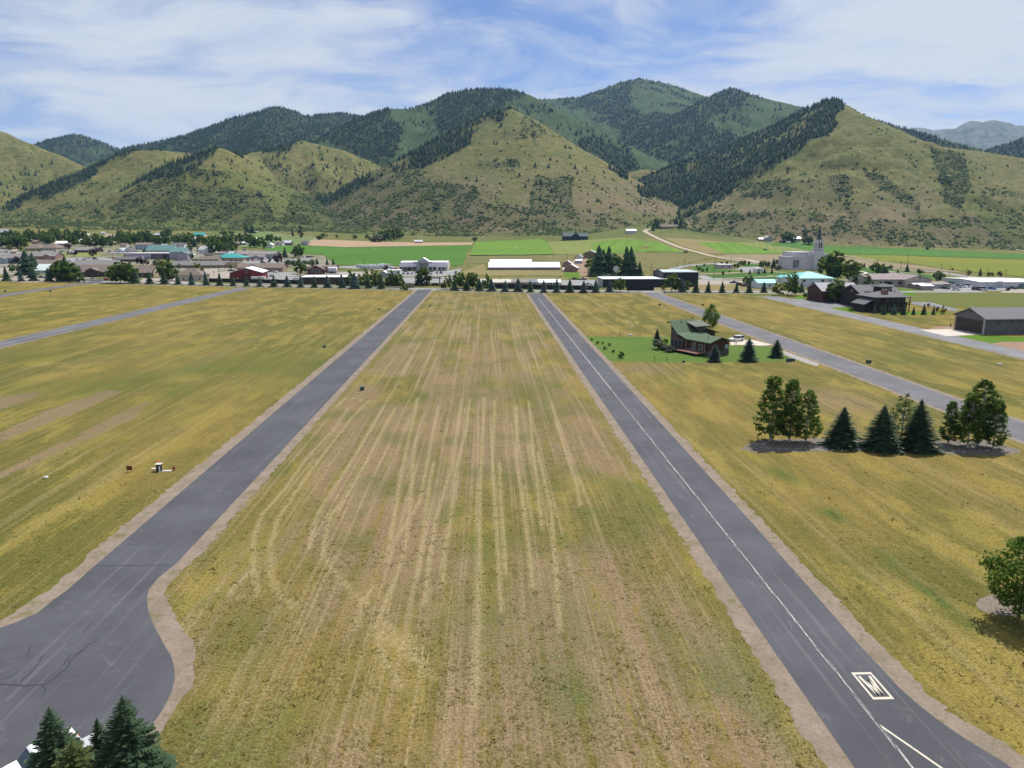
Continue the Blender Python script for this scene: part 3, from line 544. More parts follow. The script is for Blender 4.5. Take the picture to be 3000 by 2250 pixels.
# --- other lanes
def lane(i,y0,y1,mat,sh=1.5,nm='road'):
    x0,x1=ROADX[i]; strip('gravel_shoulder',x0-sh,x1+sh,y0,y1,.016,GRV,.62,.5); return strip(nm,x0,x1,y0,y1,.030,mat,.05,6.)
ra=lane(0,150,YROW(-145)-8,asphalt('worn_asphalt',(.092,.093,.101),(.25,.25,.25)),.9)
rb=lane(2,75,YROW(27)-5,ASP,1.5); rc=lane(3,60,YROW(90)+3,asphalt('grey_asphalt',(.098,.099,.107),(.24,.24,.24)),1.3); rd=lane(4,130,366,ASP2,.9)
# right lane flares to the right near the camera
rx=lambda p:(p[0],p[1])
B_=lambda *pts:[g('B',*p) for p in pts]
edge=B_((700,860),(850,1020),(960,1140),(1060,1230),(1160,1310),(1280,1400),(1450,1510),(1600,1600),(1720,1680))
sheet('road',[(22.95,76),(22.95,20),(60,20)]+[tuple(p[:2]) for p in edge[::-1]]+[(30.6,76)],.0305,ASP)
eo=B_((840,860),(960,960),(1060,1090),(1200,1220),(1330,1320),(1500,1420),(1680,1520),(1800,1600))
sheet('gravel_shoulder',[(21.3,76.5),(21.0,20),(70,20)]+[tuple(p[:2]) for p in eo[::-1]]+[(32.0,76.5)],.015,GRV,jit=.5,seg=.5)
# paint: centre line, side line, boxed letter; tar seams
bl=[(26.55+.02*math.sin(y*.7),y) for y in np.arange(36,366,3.)]
ribbon('centre_line',bl,.20,.036,PAINTW,rb,jit=.03,step=1.5,wj=.05)
ribbon('tar_seam',[(26.50,y) for y in np.arange(36,150,3.)],.09,.0385,TAR,rb,jit=.05,step=.8,wj=.22)
p0=g('B',835,1385); p1=g('B',1230,1659); dv=(p1-p0); ribbon('side_line',[p0,p0+dv*.5,p0+dv*1.6],.17,.036,PAINT,rb,jit=.02,step=1.)
pa=g('B',1265,1505); pb=g('B',1405,1659); ribbon('tar_seam',[pa,pb],.06,.036,TAR,rb,jit=.02,step=.8,wj=.1)
q=[g('B',*p) for p in ((648,1040),(780,1043),(930,1215),(790,1218))]  # corners of the box
bx0,bx1=q[0].x,q[1].x; 
BX0=(q[0].x+q[3].x)/2; BX1=(q[1].x+q[2].x)/2; BY1=(q[0].y+q[1].y)/2; BY0=(q[2].y+q[3].y)/2; t_=.17
fr=MB()
for (a,b,c,d) in ((BX0,BX1,BY0,BY0+.26),(BX0,BX1,BY1-.26,BY1),(BX0,BX0+t_,BY0+.26,BY1-.26),(BX1-t_,BX1,BY0+.26,BY1-.26)): fr.quad((a,c,.036),(b,c,.036),(b,d,.036),(a,d,.036))
fr.build('painted_box',PAINT,rb)
lt=MB(); ym0,ym1=BY0+.14*(BY1-BY0),BY1-.14*(BY1-BY0); w=BX1-BX0; st=.125
K=[(.24,ym1),(.40,ym0),(.51,ym0+(ym1-ym0)*.80),(.62,ym0),(.76,ym1)]
K=[(BX0+a*w,y) for a,y in K]
for a,b in zip(K[:-1],K[1:]): lt.quad((a[0]-st/1.2,a[1],.0365),(b[0]-st/1.2,b[1],.0365),(b[0]+st/1.2,b[1],.0365),(a[0]+st/1.2,a[1],.0365))
lt.build('painted_letter',PAINT,rb)
bm_=[(-145.4,y) for y in np.arange(160,YROW(-145)-12,6.)]; ribbon('centre_line',bm_,.22,.036,PAINTW,ra,jit=.03,step=3.)
def seam(par,pts,w_=.08,wj=.12): ribbon('tar_seam',pts,w_,.036,TAR,par,jit=.03,step=.5,wj=wj)
seam(road,[g('CD',770,160),g('CD',1375,157)],.10,.05); seam(road,[g('L',1430,665),g('L',1659,660)],.10,.05); seam(road,[g('FL',1490,552),g('FL',1690,552)],.08,.05); seam(road,[g('FL',1440,688),g('FL',1560,690)],.08,.05)
seam(road,cd((-120,1120),(0,1120),(200,1135),(370,1120),(440,1070),(540,990),(570,930),(640,870),(720,800),(800,770)),.09); seam(road,cd((340,1130),(380,1170),(340,1230)),.06); seam(road,cd((350,880),(320,940),(240,1030),(160,1100)),.07); seam(road,cd((510,970),(570,890),(700,840)),.06); seam(road,cd((0,1085),(90,1060),(150,1010)),.05); seam(road,cd((660,715),(750,620)),.05); seam(road,cd((540,790),(640,690)),.05); seam(road,cd((215,900),(245,810)),.05); seam(road,cd((-50,1400),(0,1310),(50,1260)),.06)
# --- cross street behind the spruce row
ribbon('street',[(x,YROW(x)+13) for x in np.arange(-620,300,20)],10,.022,ASPF,step=20)
ribbon('verge',[(x,YROW(x)+3) for x in np.arange(-430,205,20)],11,.012,gravel('verge_gravel',(.22,.20,.15),(.16,.17,.08)),jit=.6,step=3)
# far-left lane
ribbon('road',[g(1,-900,1180),g(1,0,1005),g(1,480,930),g(1,900,870),g(1,1200,832),g(1,1300,800)],8.5,.028,MATS['worn_asphalt'],step=8)
sheet('car_park',[g(1,1060,810),g(1,1450,810),g(1,1480,835),g(1,1180,850)],.026,ASPF)
# driveway, aprons
sheet('driveway',[g('H',1160,555),g('H',1300,550),g('H',1430,545),g('H',1660,605),g('H',1560,615),g('H',1240,605),g('H',1170,610)],.034,CONC)
sheet('gravel_shoulder',[g('H',1790,670),g('H',2212,830),g('H',2180,860),g('H',2000,800),g('H',1780,715)],.024,M((.27,.255,.235),.95,.2,2.,key='grey_gravel'))
sheet('concrete_apron',[g(7,450,1262),g(7,915,1250),g(7,1340,1330),g(7,1200,1332),g(7,820,1352)],.034,CONC)
sheet('driveway',[g('G',-60,455),g('G',170,458),g('G',460,515),g('G',720,515),g('G',1010,590),g('G',560,610),g('G',400,640),g('G',0,575)],.033,ASP2)
sheet('driveway',[g('G',2040,500),g('G',2212,510),g(7,600,880),g(7,1000,985),g(7,940,1010),g(7,600,930),g('G',2212,570),g('G',2040,545)],.033,ASP2)
# --- lawns
def lawn(nm,a,b,sc=.5,stripe=None):
    m,h=newmat(nm); p=h.pos(); n=h.noise(p,sc*.1,3.,.6); f=h.noise(p,sc*6,3.,.7); c=h.mix(h.mr(n,.3,.7),a,b)
    if stripe:
        ang,per=stripe; mp=h.add('ShaderNodeMapping'); h.L(p,mp.inputs[0]); mp.inputs['Rotation'].default_value=(0,0,ang); wv=h.add('ShaderNodeTexWave'); h.L(mp.outputs[0],wv.inputs[0]); wv.inputs['Scale'].default_value=per; wv.inputs['Distortion'].default_value=.6; wv.inputs['Detail Scale'].default_value=.3
        c=h.mix(h.math('MULTIPLY',wv.outputs['Fac'],.45),c,tuple(x*1.5 for x in b))
    s_=h.add('ShaderNodeVectorMath',operation='SCALE'); h.L(c,s_.inputs[0]); h.L(h.mr(f,.25,.75,.78,1.2,False),s_.inputs['Scale']); h.L(s_.outputs[0],h.b.inputs['Base Color']); h.b.inputs['Roughness'].default_value=.95; h.b.inputs['Specular IOR Level'].default_value=.08
    h.L(h.bump(f,.5,.08),h.b.inputs['Normal']); return m
LAWN=lawn('lawn',(.086,.132,.026),(.064,.108,.020),.5,(.75,.14)); LAWN2=lawn('bright_lawn',(.085,.165,.012),(.065,.135,.012)); GRASS=lawn('alfalfa',(.060,.140,.020),(.050,.115,.018),.05,(.9,.012)); LIME=lawn('lime_field',(.105,.185,.024),(.085,.160,.022),.05,(.25,.016)); YEL=lawn('yellow_field',(.155,.165,.024),(.115,.145,.022),.04); OLV=lawn('olive_pasture',(.145,.135,.052),(.120,.122,.045),.05); TANF=lawn('tan_strip',(.205,.165,.075),(.175,.150,.06),.05); TURF=lawn('temple_lawn',(.050,.115,.020),(.04,.095,.016),.08); MOWN=lawn('mown_hay',(.155,.175,.05),(.13,.155,.04),.05,(.35,.03))
sheet('lawn',[g('FR',310,244),g('FR',600,246),g('H',380,505),g('H',480,520),g('H',1170,612),g('H',1560,618),g('H',1700,640),g('H',1790,715),g('H',1940,790),g('H',1800,800),g('H',1100,812),g('H',120,806),g('FR',400,352)],.012,LAWN,jit=.8,seg=1.2)
sheet('lawn',[g(7,930,1345),g(7,1340,1338),g(7,1900,1360),g(7,2200,1370),g(7,2100,1430),g(7,1600,1430),g(7,1400,1460),g(7,1180,1420)],.014,LAWN2,jit=.4,seg=4)
sheet('bare_earth',[g(7,1380,1455),g(7,1640,1425),g(7,2100,1430),g(7,2300,1600),g(7,1896,1560)],.011,EARTH,jit=.6,seg=4); sheet('bare_earth',[g(7,560,1250),g(7,680,1215),g(7,915,1210),g(7,915,1252)],.011,EARTH,jit=.4,seg=4)
sheet('lawn',[g('G',560,618),g('G',1000,596),g('G',1340,650),g('G',1400,690),g('G',2230,670),g(7,920,1040),g(7,330,1050),g('G',1960,735),g('G',1300,690),g('G',800,690)],.013,LAWN2,jit=.4,seg=5); sheet('lawn',[g('G',-10,400),g('G',190,400),g('G',180,455),g('G',0,452)],.013,LAWN2)
sheet('lawn',[g(6,1080,860),g(6,1300,800),g(6,1340,880),g(6,1900,930),g(6,1900,1010),g(6,1560,960),g(6,1200,890)],.013,LAWN2)
def far(nm,pts,mat,z=.25): return sheet(nm,[g(*p) for p in pts],z,mat,cut=45)
far('hay_field',[(2,1390,405),(2,1650,362),(2,2212,352),(3,480,375),(3,1100,365),(3,2130,346),(3,2085,420),(3,2060,480),(3,2010,605),(3,1850,622),(3,1000,612),(3,400,603),(3,330,560),(3,200,470),(2,1900,460),(2,1500,425)],GRASS)
far('stubble_strip',[(3,60,290),(3,200,275),(3,860,300),(3,1500,315),(3,2160,310),(3,2130,344),(3,1100,363),(3,480,373),(3,0,350)],M((.30,.205,.125),.95,.15,.05,key='stubble'))
far('hay_field',[(4,190,305),(4,620,285),(4,1040,265),(4,1100,300),(4,1215,468),(4,110,480)],LIME)
far('hay_field',[(4,1105,300),(4,1600,285),(5,0,255),(5,440,257),(5,560,292),(5,800,390),(5,940,447),(5,0,458),(4,1700,462),(4,1222,466)],MOWN)
far('hay_field',[(4,1700,330),(5,0,275),(5,400,280),(5,560,310),(5,760,390),(5,900,440),(5,0,456),(4,1700,455)],LIME,.45)
far('pasture',[(4,112,484),(4,1222,472),(5,940,452),(5,1290,500),(5,760,640),(5,530,650),(5,350,600),(4,1480,480),(4,1420,570),(4,1290,570),(4,900,540),(4,380,530),(4,330,585),(4,60,590)],OLV)
far('hay_field',[(5,1050,310),(5,1500,312),(5,1950,395),(5,2260,455),(5,1470,464),(5,1250,385)],LIME)
far('hay_strip',[(5,1510,312),(5,1880,310),(5,2212,370),(6,420,402),(6,560,432),(6,20,460),(5,1960,395)],MOWN)
far('stubble_strip',[(5,640,250),(5,1000,270),(5,1500,310),(5,1060,312),(5,1260,385),(5,1450,460),(5,1180,455),(5,850,350)],TANF,.2)
far('hay_field',[(6,-60,310),(6,300,300),(6,560,310),(6,690,355),(6,1300,365),(7,0,130),(7,1000,165),(7,1896,205),(7,2300,230),(7,2300,300),(7,1896,285),(7,900,255),(7,0,222),(6,1000,466),(6,690,450),(6,420,400),(6,-20,340)],GRASS)
far('grain_field',[(6,700,470),(6,1000,472),(7,0,228),(7,900,262),(7,1896,292),(7,2300,310),(7,2300,560),(7,1896,530),(7,1600,500),(7,900,430),(7,500,370),(7,200,320),(7,0,295),(6,1850,600),(6,1300,540),(6,1000,492)],YEL)
far('pasture',[(5,1290,505),(5,1480,468),(5,2212,465),(6,580,466),(6,700,478),(6,1000,495),(6,1850,605),(7,500,378),(7,1000,455),(7,1000,470),(7,200,405),(6,1200,622),(6,930,570),(6,300,580),(6,0,590),(5,1860,580),(5,1640,560)],M((.185,.145,.080),.95,.15,.05,key='brown_pasture'),.2)
far('lawn',[(5,1000,640),(5,1150,602),(5,1340,602),(5,1350,650),(5,1660,690),(5,1200,706),(5,1090,682)],TURF,.06); far('lawn',[(5,1170,740),(5,1700,710),(5,2212,690),(6,400,690),(6,690,720),(6,850,745),(6,930,790),(6,200,780),(5,2212,780),(5,1300,776)],TURF,.06); far('lawn',[(6,1180,640),(6,1290,625),(6,1500,660),(6,2212,735),(6,2300,760),(6,2212,790),(6,1300,760),(6,1200,760)],TURF,.06); far('lawn',[(5,1640,590),(5,1860,590),(5,1860,620),(5,1680,625)],TURF,.06)
far('lawn',[(4,1320,705),(4,1540,700),(4,1545,780),(4,1380,780)],LAWN2,.05)
far('lawn',[(1,740,440),(1,960,440),(1,1300,420),(1,1300,500),(1,1000,495),(1,760,510)],M((.16,.17,.04),.95,.12,key='dry_lawn'),.06)
far('pasture',[(2,720,205),(2,1250,185),(2,1500,165),(2,1720,215),(2,2100,240),(2,2140,290),(2,1900,340),(2,1400,390),(2,1080,380),(2,1030,290)],M((.10,.14,.035),.95,.12,.05,key='green_pasture'),.2)
far('pasture',[(7,270,690),(7,640,720),(7,1170,720),(7,1896,750),(7,2300,770),(7,2300,960),(7,1130,950),(7,900,960),(7,370,860)],lawn('rough_pasture',(.105,.115,.028),(.09,.10,.026),.1),.010)
def path(nm,pts,wd,mat,z=.32,jit=.2): return ribbon(nm,[g(*p) for p in pts],wd,z,mat,jit=jit,step=12)
path('dirt_road',[(5,470,140),(5,400,152),(5,395,168),(5,430,192),(5,600,277),(5,850,378),(5,1080,442),(5,1300,500),(5,1600,522),(5,1750,545),(5,1880,582)],9,DIRT,.42,.5); path('dirt_road',[(5,1300,500),(5,1450,530),(5,1650,560)],6,DIRT,.40); path('dirt_road',[(2,720,240),(2,860,235),(2,1180,200),(2,1460,150)],5,DIRT,.5); path('dirt_road',[(2,1500,250),(2,1650,212),(2,2130,265),(2,2000,310)],3.5,DIRT,.5); path('dirt_road',[(7,2300,220),(7,1896,165),(7,1650,125),(7,1740,112)],9,DIRT,.5); path('dirt_road',[(6,0,318),(6,200,318),(6,600,325)],3,DIRT,.45); path('dirt_road',[(5,1560,262),(5,1760,290),(5,1900,320),(5,2212,375),(6,420,408),(6,700,455),(6,1000,485),(6,1400,545)],4,DIRT,.5)
path('road',[(5,740,672),(5,800,640),(5,900,618),(5,1150,592),(5,1400,582),(5,1620,582),(5,1900,590),(6,300,600),(6,900,600),(6,1240,622),(6,1500,642),(6,1900,672),(7,700,460),(7,1000,510),(7,1370,560)],9,ASPF,.12,.1); path('street',[(5,1080,795),(5,1650,798),(5,2212,795),(6,330,800),(6,930,800),(6,1240,797),(6,1500,790)],9,ASPF,.03,.1); path('footpath',[(5,1090,715),(5,1400,712),(5,1640,700),(5,1900,696)],3,CONC,.10,.05); path('footpath',[(5,1300,782),(5,1800,762),(5,2212,742),(6,300,725),(6,0,742)],2.4,CONC,.10,.05); path('footpath',[(6,1200,735),(6,1270,715),(6,1270,700),(6,1200,685)],3,CONC,.10,.05); path('footpath',[(6,1250,625),(6,1600,690),(6,2212,735)],2.4,CONC,.10,.05); path('footpath',[(6,0,685),(6,300,712),(6,450,700)],2.4,CONC,.10,.05)
path('road',[(5,1090,740),(5,1160,745),(5,1280,790)],14,ASPF,.05,.1)
far('car_park',[(5,1640,632),(5,1900,625),(5,1960,660),(5,1970,690),(5,1690,692),(5,1560,655)],ASPF,.09)
far('car_park',[(3,1190,690),(3,1560,690),(3,1870,668),(3,2010,645),(3,1960,720),(3,1890,810),(3,1760,830),(3,1600,835),(3,1260,835)],ASPF,.04); far('car_park',[(3,420,690),(3,830,690),(3,840,720),(3,600,760),(3,380,770),(3,300,740)],LOT,.03)
far('gravel_yard',[(3,640,612),(3,1040,600),(3,1200,640),(3,1190,690),(3,1000,670),(3,420,640),(3,400,622)],ASPF,.03); far('dirt_yard',[(3,2000,690),(4,300,590),(4,330,660),(4,1290,680),(4,1330,700),(4,1400,790),(4,250,780),(3,1960,740)],TANF,.02); far('dirt_yard',[(4,1480,520),(4,1640,520),(4,1650,700),(4,1660,790),(4,1545,790),(4,1540,690),(4,1330,690),(4,1300,660)],EARTH,.03)
far('street',[(4,1310,800),(4,1800,795),(4,1830,880),(4,1310,870)],ASPF,.05)
far('gravel_yard',[(5,1085,800),(5,1650,810),(5,1860,820),(5,1850,850),(5,1090,860)],LOT,.02); far('dry_verge',[(5,515,890),(5,1090,862),(5,1860,855),(5,1900,930),(5,515,935)],TANF,.015)
far('gravel_yard',[(7,640,690),(7,880,660),(7,800,560),(7,1300,555),(7,1290,640),(7,1700,680),(7,1700,720),(7,650,720)],ASPF,.05); far('gravel_yard',[(7,1700,680),(7,2300,690),(7,2300,760),(7,1560,745)],LOT,.05)
far('town_lot',[(2,640,655),(2,1000,640),(2,1090,665),(2,1000,770),(2,720,790),(2,640,740)],LOT,.03); far('town_lot',[(2,1470,690),(2,1690,680),(2,1860,690),(2,1840,750),(2,1900,770),(2,1900,830),(2,1450,815)],ASPF,.03); far('town_lot',[(2,1180,530),(2,1640,520),(2,1700,560),(2,1500,585),(2,1100,575),(2,900,560)],ASPF,.03); far('town_lot',[(1,0,620),(1,300,620),(1,470,720),(1,1000,760),(1,1060,820),(1,300,830),(1,0,800)],LOT,.03); far('town_lot',[(1,740,520),(1,1300,505),(1,1500,530),(1,1500,550),(1,900,560),(1,720,570)],ASPF,.03); far('town_lot',[(1,1880,760),(1,2212,760),(2,350,810),(2,700,850),(2,0,835),(1,1800,830)],LOT,.02); far('town_lot',[(1,-400,430),(1,200,430),(1,700,418),(1,760,450),(1,200,470),(1,-400,480)],ASPF,.03)

TG,h=newmat('town_ground'); p=h.pos(); c=h.mix(h.mr(h.noise(p,.035,4.,.6),.42,.56),(.20,.185,.165),(.125,.125,.045)); c=h.mix(h.mr(h.noise(p,.09,3.,.6),.55,.68),c,(.24,.20,.14)); h.L(c,h.b.inputs['Base Color']); h.b.inputs['Roughness'].default_value=.95
far('town_ground',[(1,-500,330),(1,300,330),(1,1000,345),(2,0,330),(2,760,340),(2,1050,400),(2,1500,428),(2,1900,464),(3,200,474),(3,330,565),(3,400,606),(3,400,700),(3,560,860),(3,0,868),(2,700,826),(2,0,808),(1,1400,800),(1,0,795),(1,-500,795)],TG,.012)
# ============================================================ library: trees, cars, buildings
def leafmat(nm,a,b,tr=.35,rough=.75):
    m,h=newmat(nm); v=h.attr('var'); oi=h.add('ShaderNodeObjectInfo'); r=h.math('ADD',h.math('MULTIPLY',v,.8),h.math('MULTIPLY',oi.outputs['Random'],.25),clamp=True)
    c=h.mix(r,a,b); h.L(c,h.b.inputs['Base Color']); h.b.inputs['Roughness'].default_value=rough; h.b.inputs['Specular IOR Level'].default_value=.12
    t=h.add('ShaderNodeBsdfTranslucent'); h.L(c,t.inputs[0]); mx=h.add('ShaderNodeMixShader'); mx.inputs[0].default_value=tr; h.L(h.b.outputs[0],mx.inputs[1]); h.L(t.outputs[0],mx.inputs[2]); h.L(mx.outputs[0],h.o.inputs[0]); return m
BARK=M((.10,.075,.055),.95,.25,3.,key='bark'); BIRCH=M((.42,.40,.36),.9,.3,3.,key='pale_bark')
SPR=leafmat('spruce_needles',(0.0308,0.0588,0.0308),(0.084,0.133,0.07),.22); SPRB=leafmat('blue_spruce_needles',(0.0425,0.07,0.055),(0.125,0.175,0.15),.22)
LF={'aspen':leafmat('aspen_leaves',(0.07,0.126,0.0224),(0.1749,0.266,0.0504),.62),'leafy':leafmat('broad_leaves',(0.0562,0.1061,0.0218),(0.156,0.234,0.053),.62),'dark':leafmat('dark_leaves',(0.0493,0.0963,0.0246),(0.1322,0.1994,0.0493),.60),'yellow':leafmat('yellow_leaves',(.10,.14,.012),(.26,.27,.03),.4),'pale':leafmat('pale_leaves',(.075,.115,.035),(.17,.23,.075),.45),'purple':leafmat('purple_leaves',(.022,.010,.014),(.065,.028,.036),.2),'sage':leafmat('sage_leaves',(.075,.085,.055),(.17,.18,.12),.3)}
def spruce(seed,Hh,R,nbr,K,z0=.04,pw=.85):
    r=random.Random(seed); mb=MB(); lean=(r.uniform(-.02,.02)*Hh,r.uniform(-.02,.02)*Hh)
    for i in range(nbr):
        t=(i+r.random())/nbr; t=t**1.15; z=Hh*(z0+(1-z0)*t*.985); L=R*(1-t)**pw*r.uniform(.72,1.12)+.05*R; a=i*2.39996+r.uniform(-.5,.5); sh=r.uniform(0,1)
        ca,sa=math.cos(a),math.sin(a); dr=.30-.35*t+r.uniform(-.1,.1); prev=None
        ax=lambda s:(lean[0]*t+ca*L*s,lean[1]*t+sa*L*s,z-dr*L*s*s+ .10*L*s**4)
        w0=L*.34
        for k in range(K):
            s=(k+.4)/K; c=ax(s); wd=w0*(1.25-s)*r.uniform(.75,1.2); s2=min(1.08,s+.42/K+.18); c2=ax(s2); sp=ax(max(0,s-.5/K))
            for sg in (-1,1):
                tip=(c2[0]-sa*wd*sg,c2[1]+ca*wd*sg,c2[2]-.16*wd+r.uniform(-.05,.05)*wd)
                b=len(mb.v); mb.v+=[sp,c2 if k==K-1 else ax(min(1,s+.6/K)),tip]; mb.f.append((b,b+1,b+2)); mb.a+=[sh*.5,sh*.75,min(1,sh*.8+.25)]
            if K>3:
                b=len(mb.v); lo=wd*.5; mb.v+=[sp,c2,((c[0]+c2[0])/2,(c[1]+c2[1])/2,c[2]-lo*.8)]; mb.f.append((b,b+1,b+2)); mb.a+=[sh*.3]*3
    nt=max(5,min(11,nbr//30)); ns=8
    for i in range(nt):
        ta=i/nt; tb=min(1,(i+1.5)/nt); za=Hh*(z0+(1-z0)*ta); zb_=Hh*(z0+(1-z0)*tb); ra=R*(1-ta)**pw*(.93 if K<=3 else .66); b=len(mb.v); ph=r.random()*6; sv=r.uniform(.2,.7)
        for k in range(ns): q=ra*r.uniform(.72,1.2); mb.v.append((lean[0]*ta+q*math.cos(ph+6.283*k/ns),lean[1]*ta+q*math.sin(ph+6.283*k/ns),za-.06*ra*r.random())); mb.a.append(sv)
        mb.v.append((lean[0]*tb,lean[1]*tb,zb_)); mb.a.append(sv)
        for k in range(ns): mb.f.append((b+k,b+(k+1)%ns,b+ns))
    # leader
    b=len(mb.v); q=.05*R
    for i in range(4): mb.v.append((lean[0]+q*math.cos(i*1.57),lean[1]+q*math.sin(i*1.57),Hh*.93)); mb.a.append(.6)
    mb.v.append((lean[0],lean[1],Hh*1.01)); mb.a.append(.8); mb.f+=[(b,b+1,b+4),(b+1,b+2,b+4),(b+2,b+3,b+4),(b+3,b,b+4)]
    tk=MB().cyl((0,0,-.05),(lean[0]*.9,lean[1]*.9,Hh*.92),.022*Hh,.004*Hh,7)
    return mb,tk
def leafy(seed,Hh,R,nl,ls,zb=.18,shape='oval',ncl=None,multi=1,core=1):
    r=random.Random(seed); mb=MB(); tk=MB()
    def rad(t):
        if shape=='oval': return R*math.sin(PI*min(1,max(.0,.08+.92*t)))**.6
        if shape=='cone': return R*(.55+.45*min(1,t/.22))*(1-max(0,t-.18)/.86)**.55
        if shape=='round': return R*math.sqrt(max(0,1-(2*t-1)**2))
        return R
    ncl=ncl or 34; cls=[]
    for i in range(ncl):
        t=((i+.5)/ncl)**.95; rr=rad(t); a=r.uniform(0,6.283); d=rr*(.25+.62*math.sqrt(r.random())); c=(d*math.cos(a),d*math.sin(a),Hh*(zb+(1-zb)*(.04+.93*t))); cr=max(.16*R,rr*(.36 if ncl<80 else .24))*r.uniform(.7,1.25); cls.append((c,cr,r.random()))
    wts=[c[1]**2 for c in cls]; pick=r.choices(range(ncl),wts,k=nl)
    for ci in pick:
        c,cr,sh=cls[ci]; u=r.uniform(-1,1); a=r.uniform(0,6.283); q=math.sqrt(1-u*u); dd=cr*(.35+.8*r.random()); n=Vector((q*math.cos(a),q*math.sin(a),u)); p=Vector(c)+Vector((n.x*dd,n.y*dd,n.z*dd*.8))
        nn=(n+Vector((r.gauss(0,.6),r.gauss(0,.6),r.gauss(.35,.6)))).normalized(); e1=nn.orthogonal().normalized(); e2=nn.cross(e1); th=r.uniform(0,6.28); f1=e1*math.cos(th)+e2*math.sin(th); f2=nn.cross(f1); s=ls*r.uniform(.6,1.3)
        b=len(mb.v); mb.v+=[tuple(p-f1*s),tuple(p+f2*s*.55),tuple(p+f1*s),tuple(p-f2*s*.6)]; mb.f.append((b,b+1,b+2,b+3)); v=min(1,max(0,sh*.6+r.uniform(0,.4))); mb.a+=[v]*4
    if core:
        for c,cr,sh in cls[::core]:
            n0=len(mb.v); mb.blob(c,(cr*.72,cr*.72,cr*.62),6,4,.28,r); mb.a+=[min(1,max(0,sh*.6+r.uniform(.1,.35))) for _ in range(len(mb.v)-n0)]
    top=Hh*.86
    for k in range(multi):
        ox=0 if multi==1 else r.uniform(-.25,.25)*R; tk.cyl((ox*.4,0,-.05),(ox,r.uniform(-.05,.05)*R,top*.55),.013*Hh,.009*Hh,7,False); tk.cyl((ox,0,top*.55),(ox*1.3,r.uniform(-.1,.1)*R,top),.009*Hh,.003*Hh,5,False)
    for c,cr,sh in cls[::max(1,ncl//12)]:
        zz=c[2]*.72; tk.cyl((0,0,max(.1*Hh,zz-.05*Hh)),c,.0065*Hh,.002*Hh,4,False)
    return mb,tk
PROTO={}
def proto(key,fn,crown_mat,trunk_mat):
    if key not in PROTO:
        mb,tk=fn(); PROTO[key]=(mb.mesh('crown_'+key,crown_mat),tk.mesh('trunk_'+key,trunk_mat))
    return PROTO[key]
TREES=[]
def tree(nm,key,loc,h,label,group=None,rz=None,wide=1.,cat='tree'):
    cm_,tm_=PROTO[key]; o=thing(nm,label,cat,loc,random.uniform(0,6.28) if rz is None else rz,group); o.scale=(h*wide,h*wide,h)
    link('crown',cm_,o); link('trunk',tm_,o); TREES.append(o); return o
# unit-height prototypes
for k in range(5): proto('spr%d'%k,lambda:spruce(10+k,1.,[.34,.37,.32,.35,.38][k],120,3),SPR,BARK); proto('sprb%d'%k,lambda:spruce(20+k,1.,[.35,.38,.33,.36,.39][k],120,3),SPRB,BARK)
for k in range(4):
    proto('asp%d'%k,lambda:leafy(30+k,1.,[.19,.22,.17,.2][k],520,.05,.10,'cone',30),LF['aspen'],BIRCH); proto('dec%d'%k,lambda:leafy(40+k,1.,[.36,.40,.33,.38][k],560,.06,.08,'oval',32),LF['leafy'],BARK); proto('drk%d'%k,lambda:leafy(50+k,1.,[.38,.34,.42,.36][k],560,.06,.05,'oval',32),LF['dark'],BARK)
for k in range(2): proto('pur%d'%k,lambda:leafy(60+k,1.,.42,360,.06,.12,'round',24),LF['purple'],BARK); proto('yel%d'%k,lambda:leafy(64+k,1.,.46,400,.06,.06,'round',24),LF['yellow'],BARK); proto('bush%d'%k,lambda:leafy(68+k,1.,.62,320,.09,.02,'round',20),LF['leafy'],BARK); proto('pal%d'%k,lambda:leafy(72+k,1.,.34,380,.055,.1,'oval',30),LF['pale'],BIRCH)
proto('sage',lambda:leafy(80,1.,.75,420,.09,.02,'round',22),LF['sage'],BARK)
for k in range(3): proto('pop%d'%k,lambda:leafy(84+k,1.,[.16,.2,.14][k],520,.05,.02,'cone',30),LF['dark'],BARK)
# ---- cars
CARM,h=newmat('car_paint'); oi=h.add('ShaderNodeObjectInfo'); h.L(oi.outputs['Color'],h.b.inputs['Base Color']); h.b.inputs['Roughness'].default_value=.28; h.b.inputs['Specular IOR Level'].default_value=.5; h.b.inputs['Coat Weight'].default_value=.4
GLS=M((.015,.020,.026),.06,.05,key='car_glass',spec=.6); TYR=M((.015,.015,.016),.9,.1,key='tyre'); RIM=M((.38,.38,.40),.35,.05,metal=.8,key='rim'); LMP=M((.75,.74,.70),.15,.05,key='lamp_lens'); RLP=M((.35,.02,.015),.25,.05,key='tail_lens'); BLK=M((.02,.02,.022),.6,.1,key='black_trim')
def loft(secs):
    # secs: list of (y, halfwidth_bottom, z0, halfwidth_top, z1) ; body along y
    mb=MB(); n=len(secs)
    for (y,wb,z0,wt,z1) in secs:
        zm=z0+(z1-z0)*.55; mb.v+=[(-wb*.93,y,z0),(wb*.93,y,z0),(wb,y,zm),(wt,y,z1),(-wt,y,z1),(-wb,y,zm)]
    for i in range(n-1):
        for k in range(6): a=i*6+k;b=i*6+(k+1)%6; mb.f.append((a,b,b+6,a+6))
    mb.f.append((5,4,3,2,1,0)); e=(n-1)*6; mb.f.append((e,e+1,e+2,e+3,e+4,e+5)); return mb
CP={}
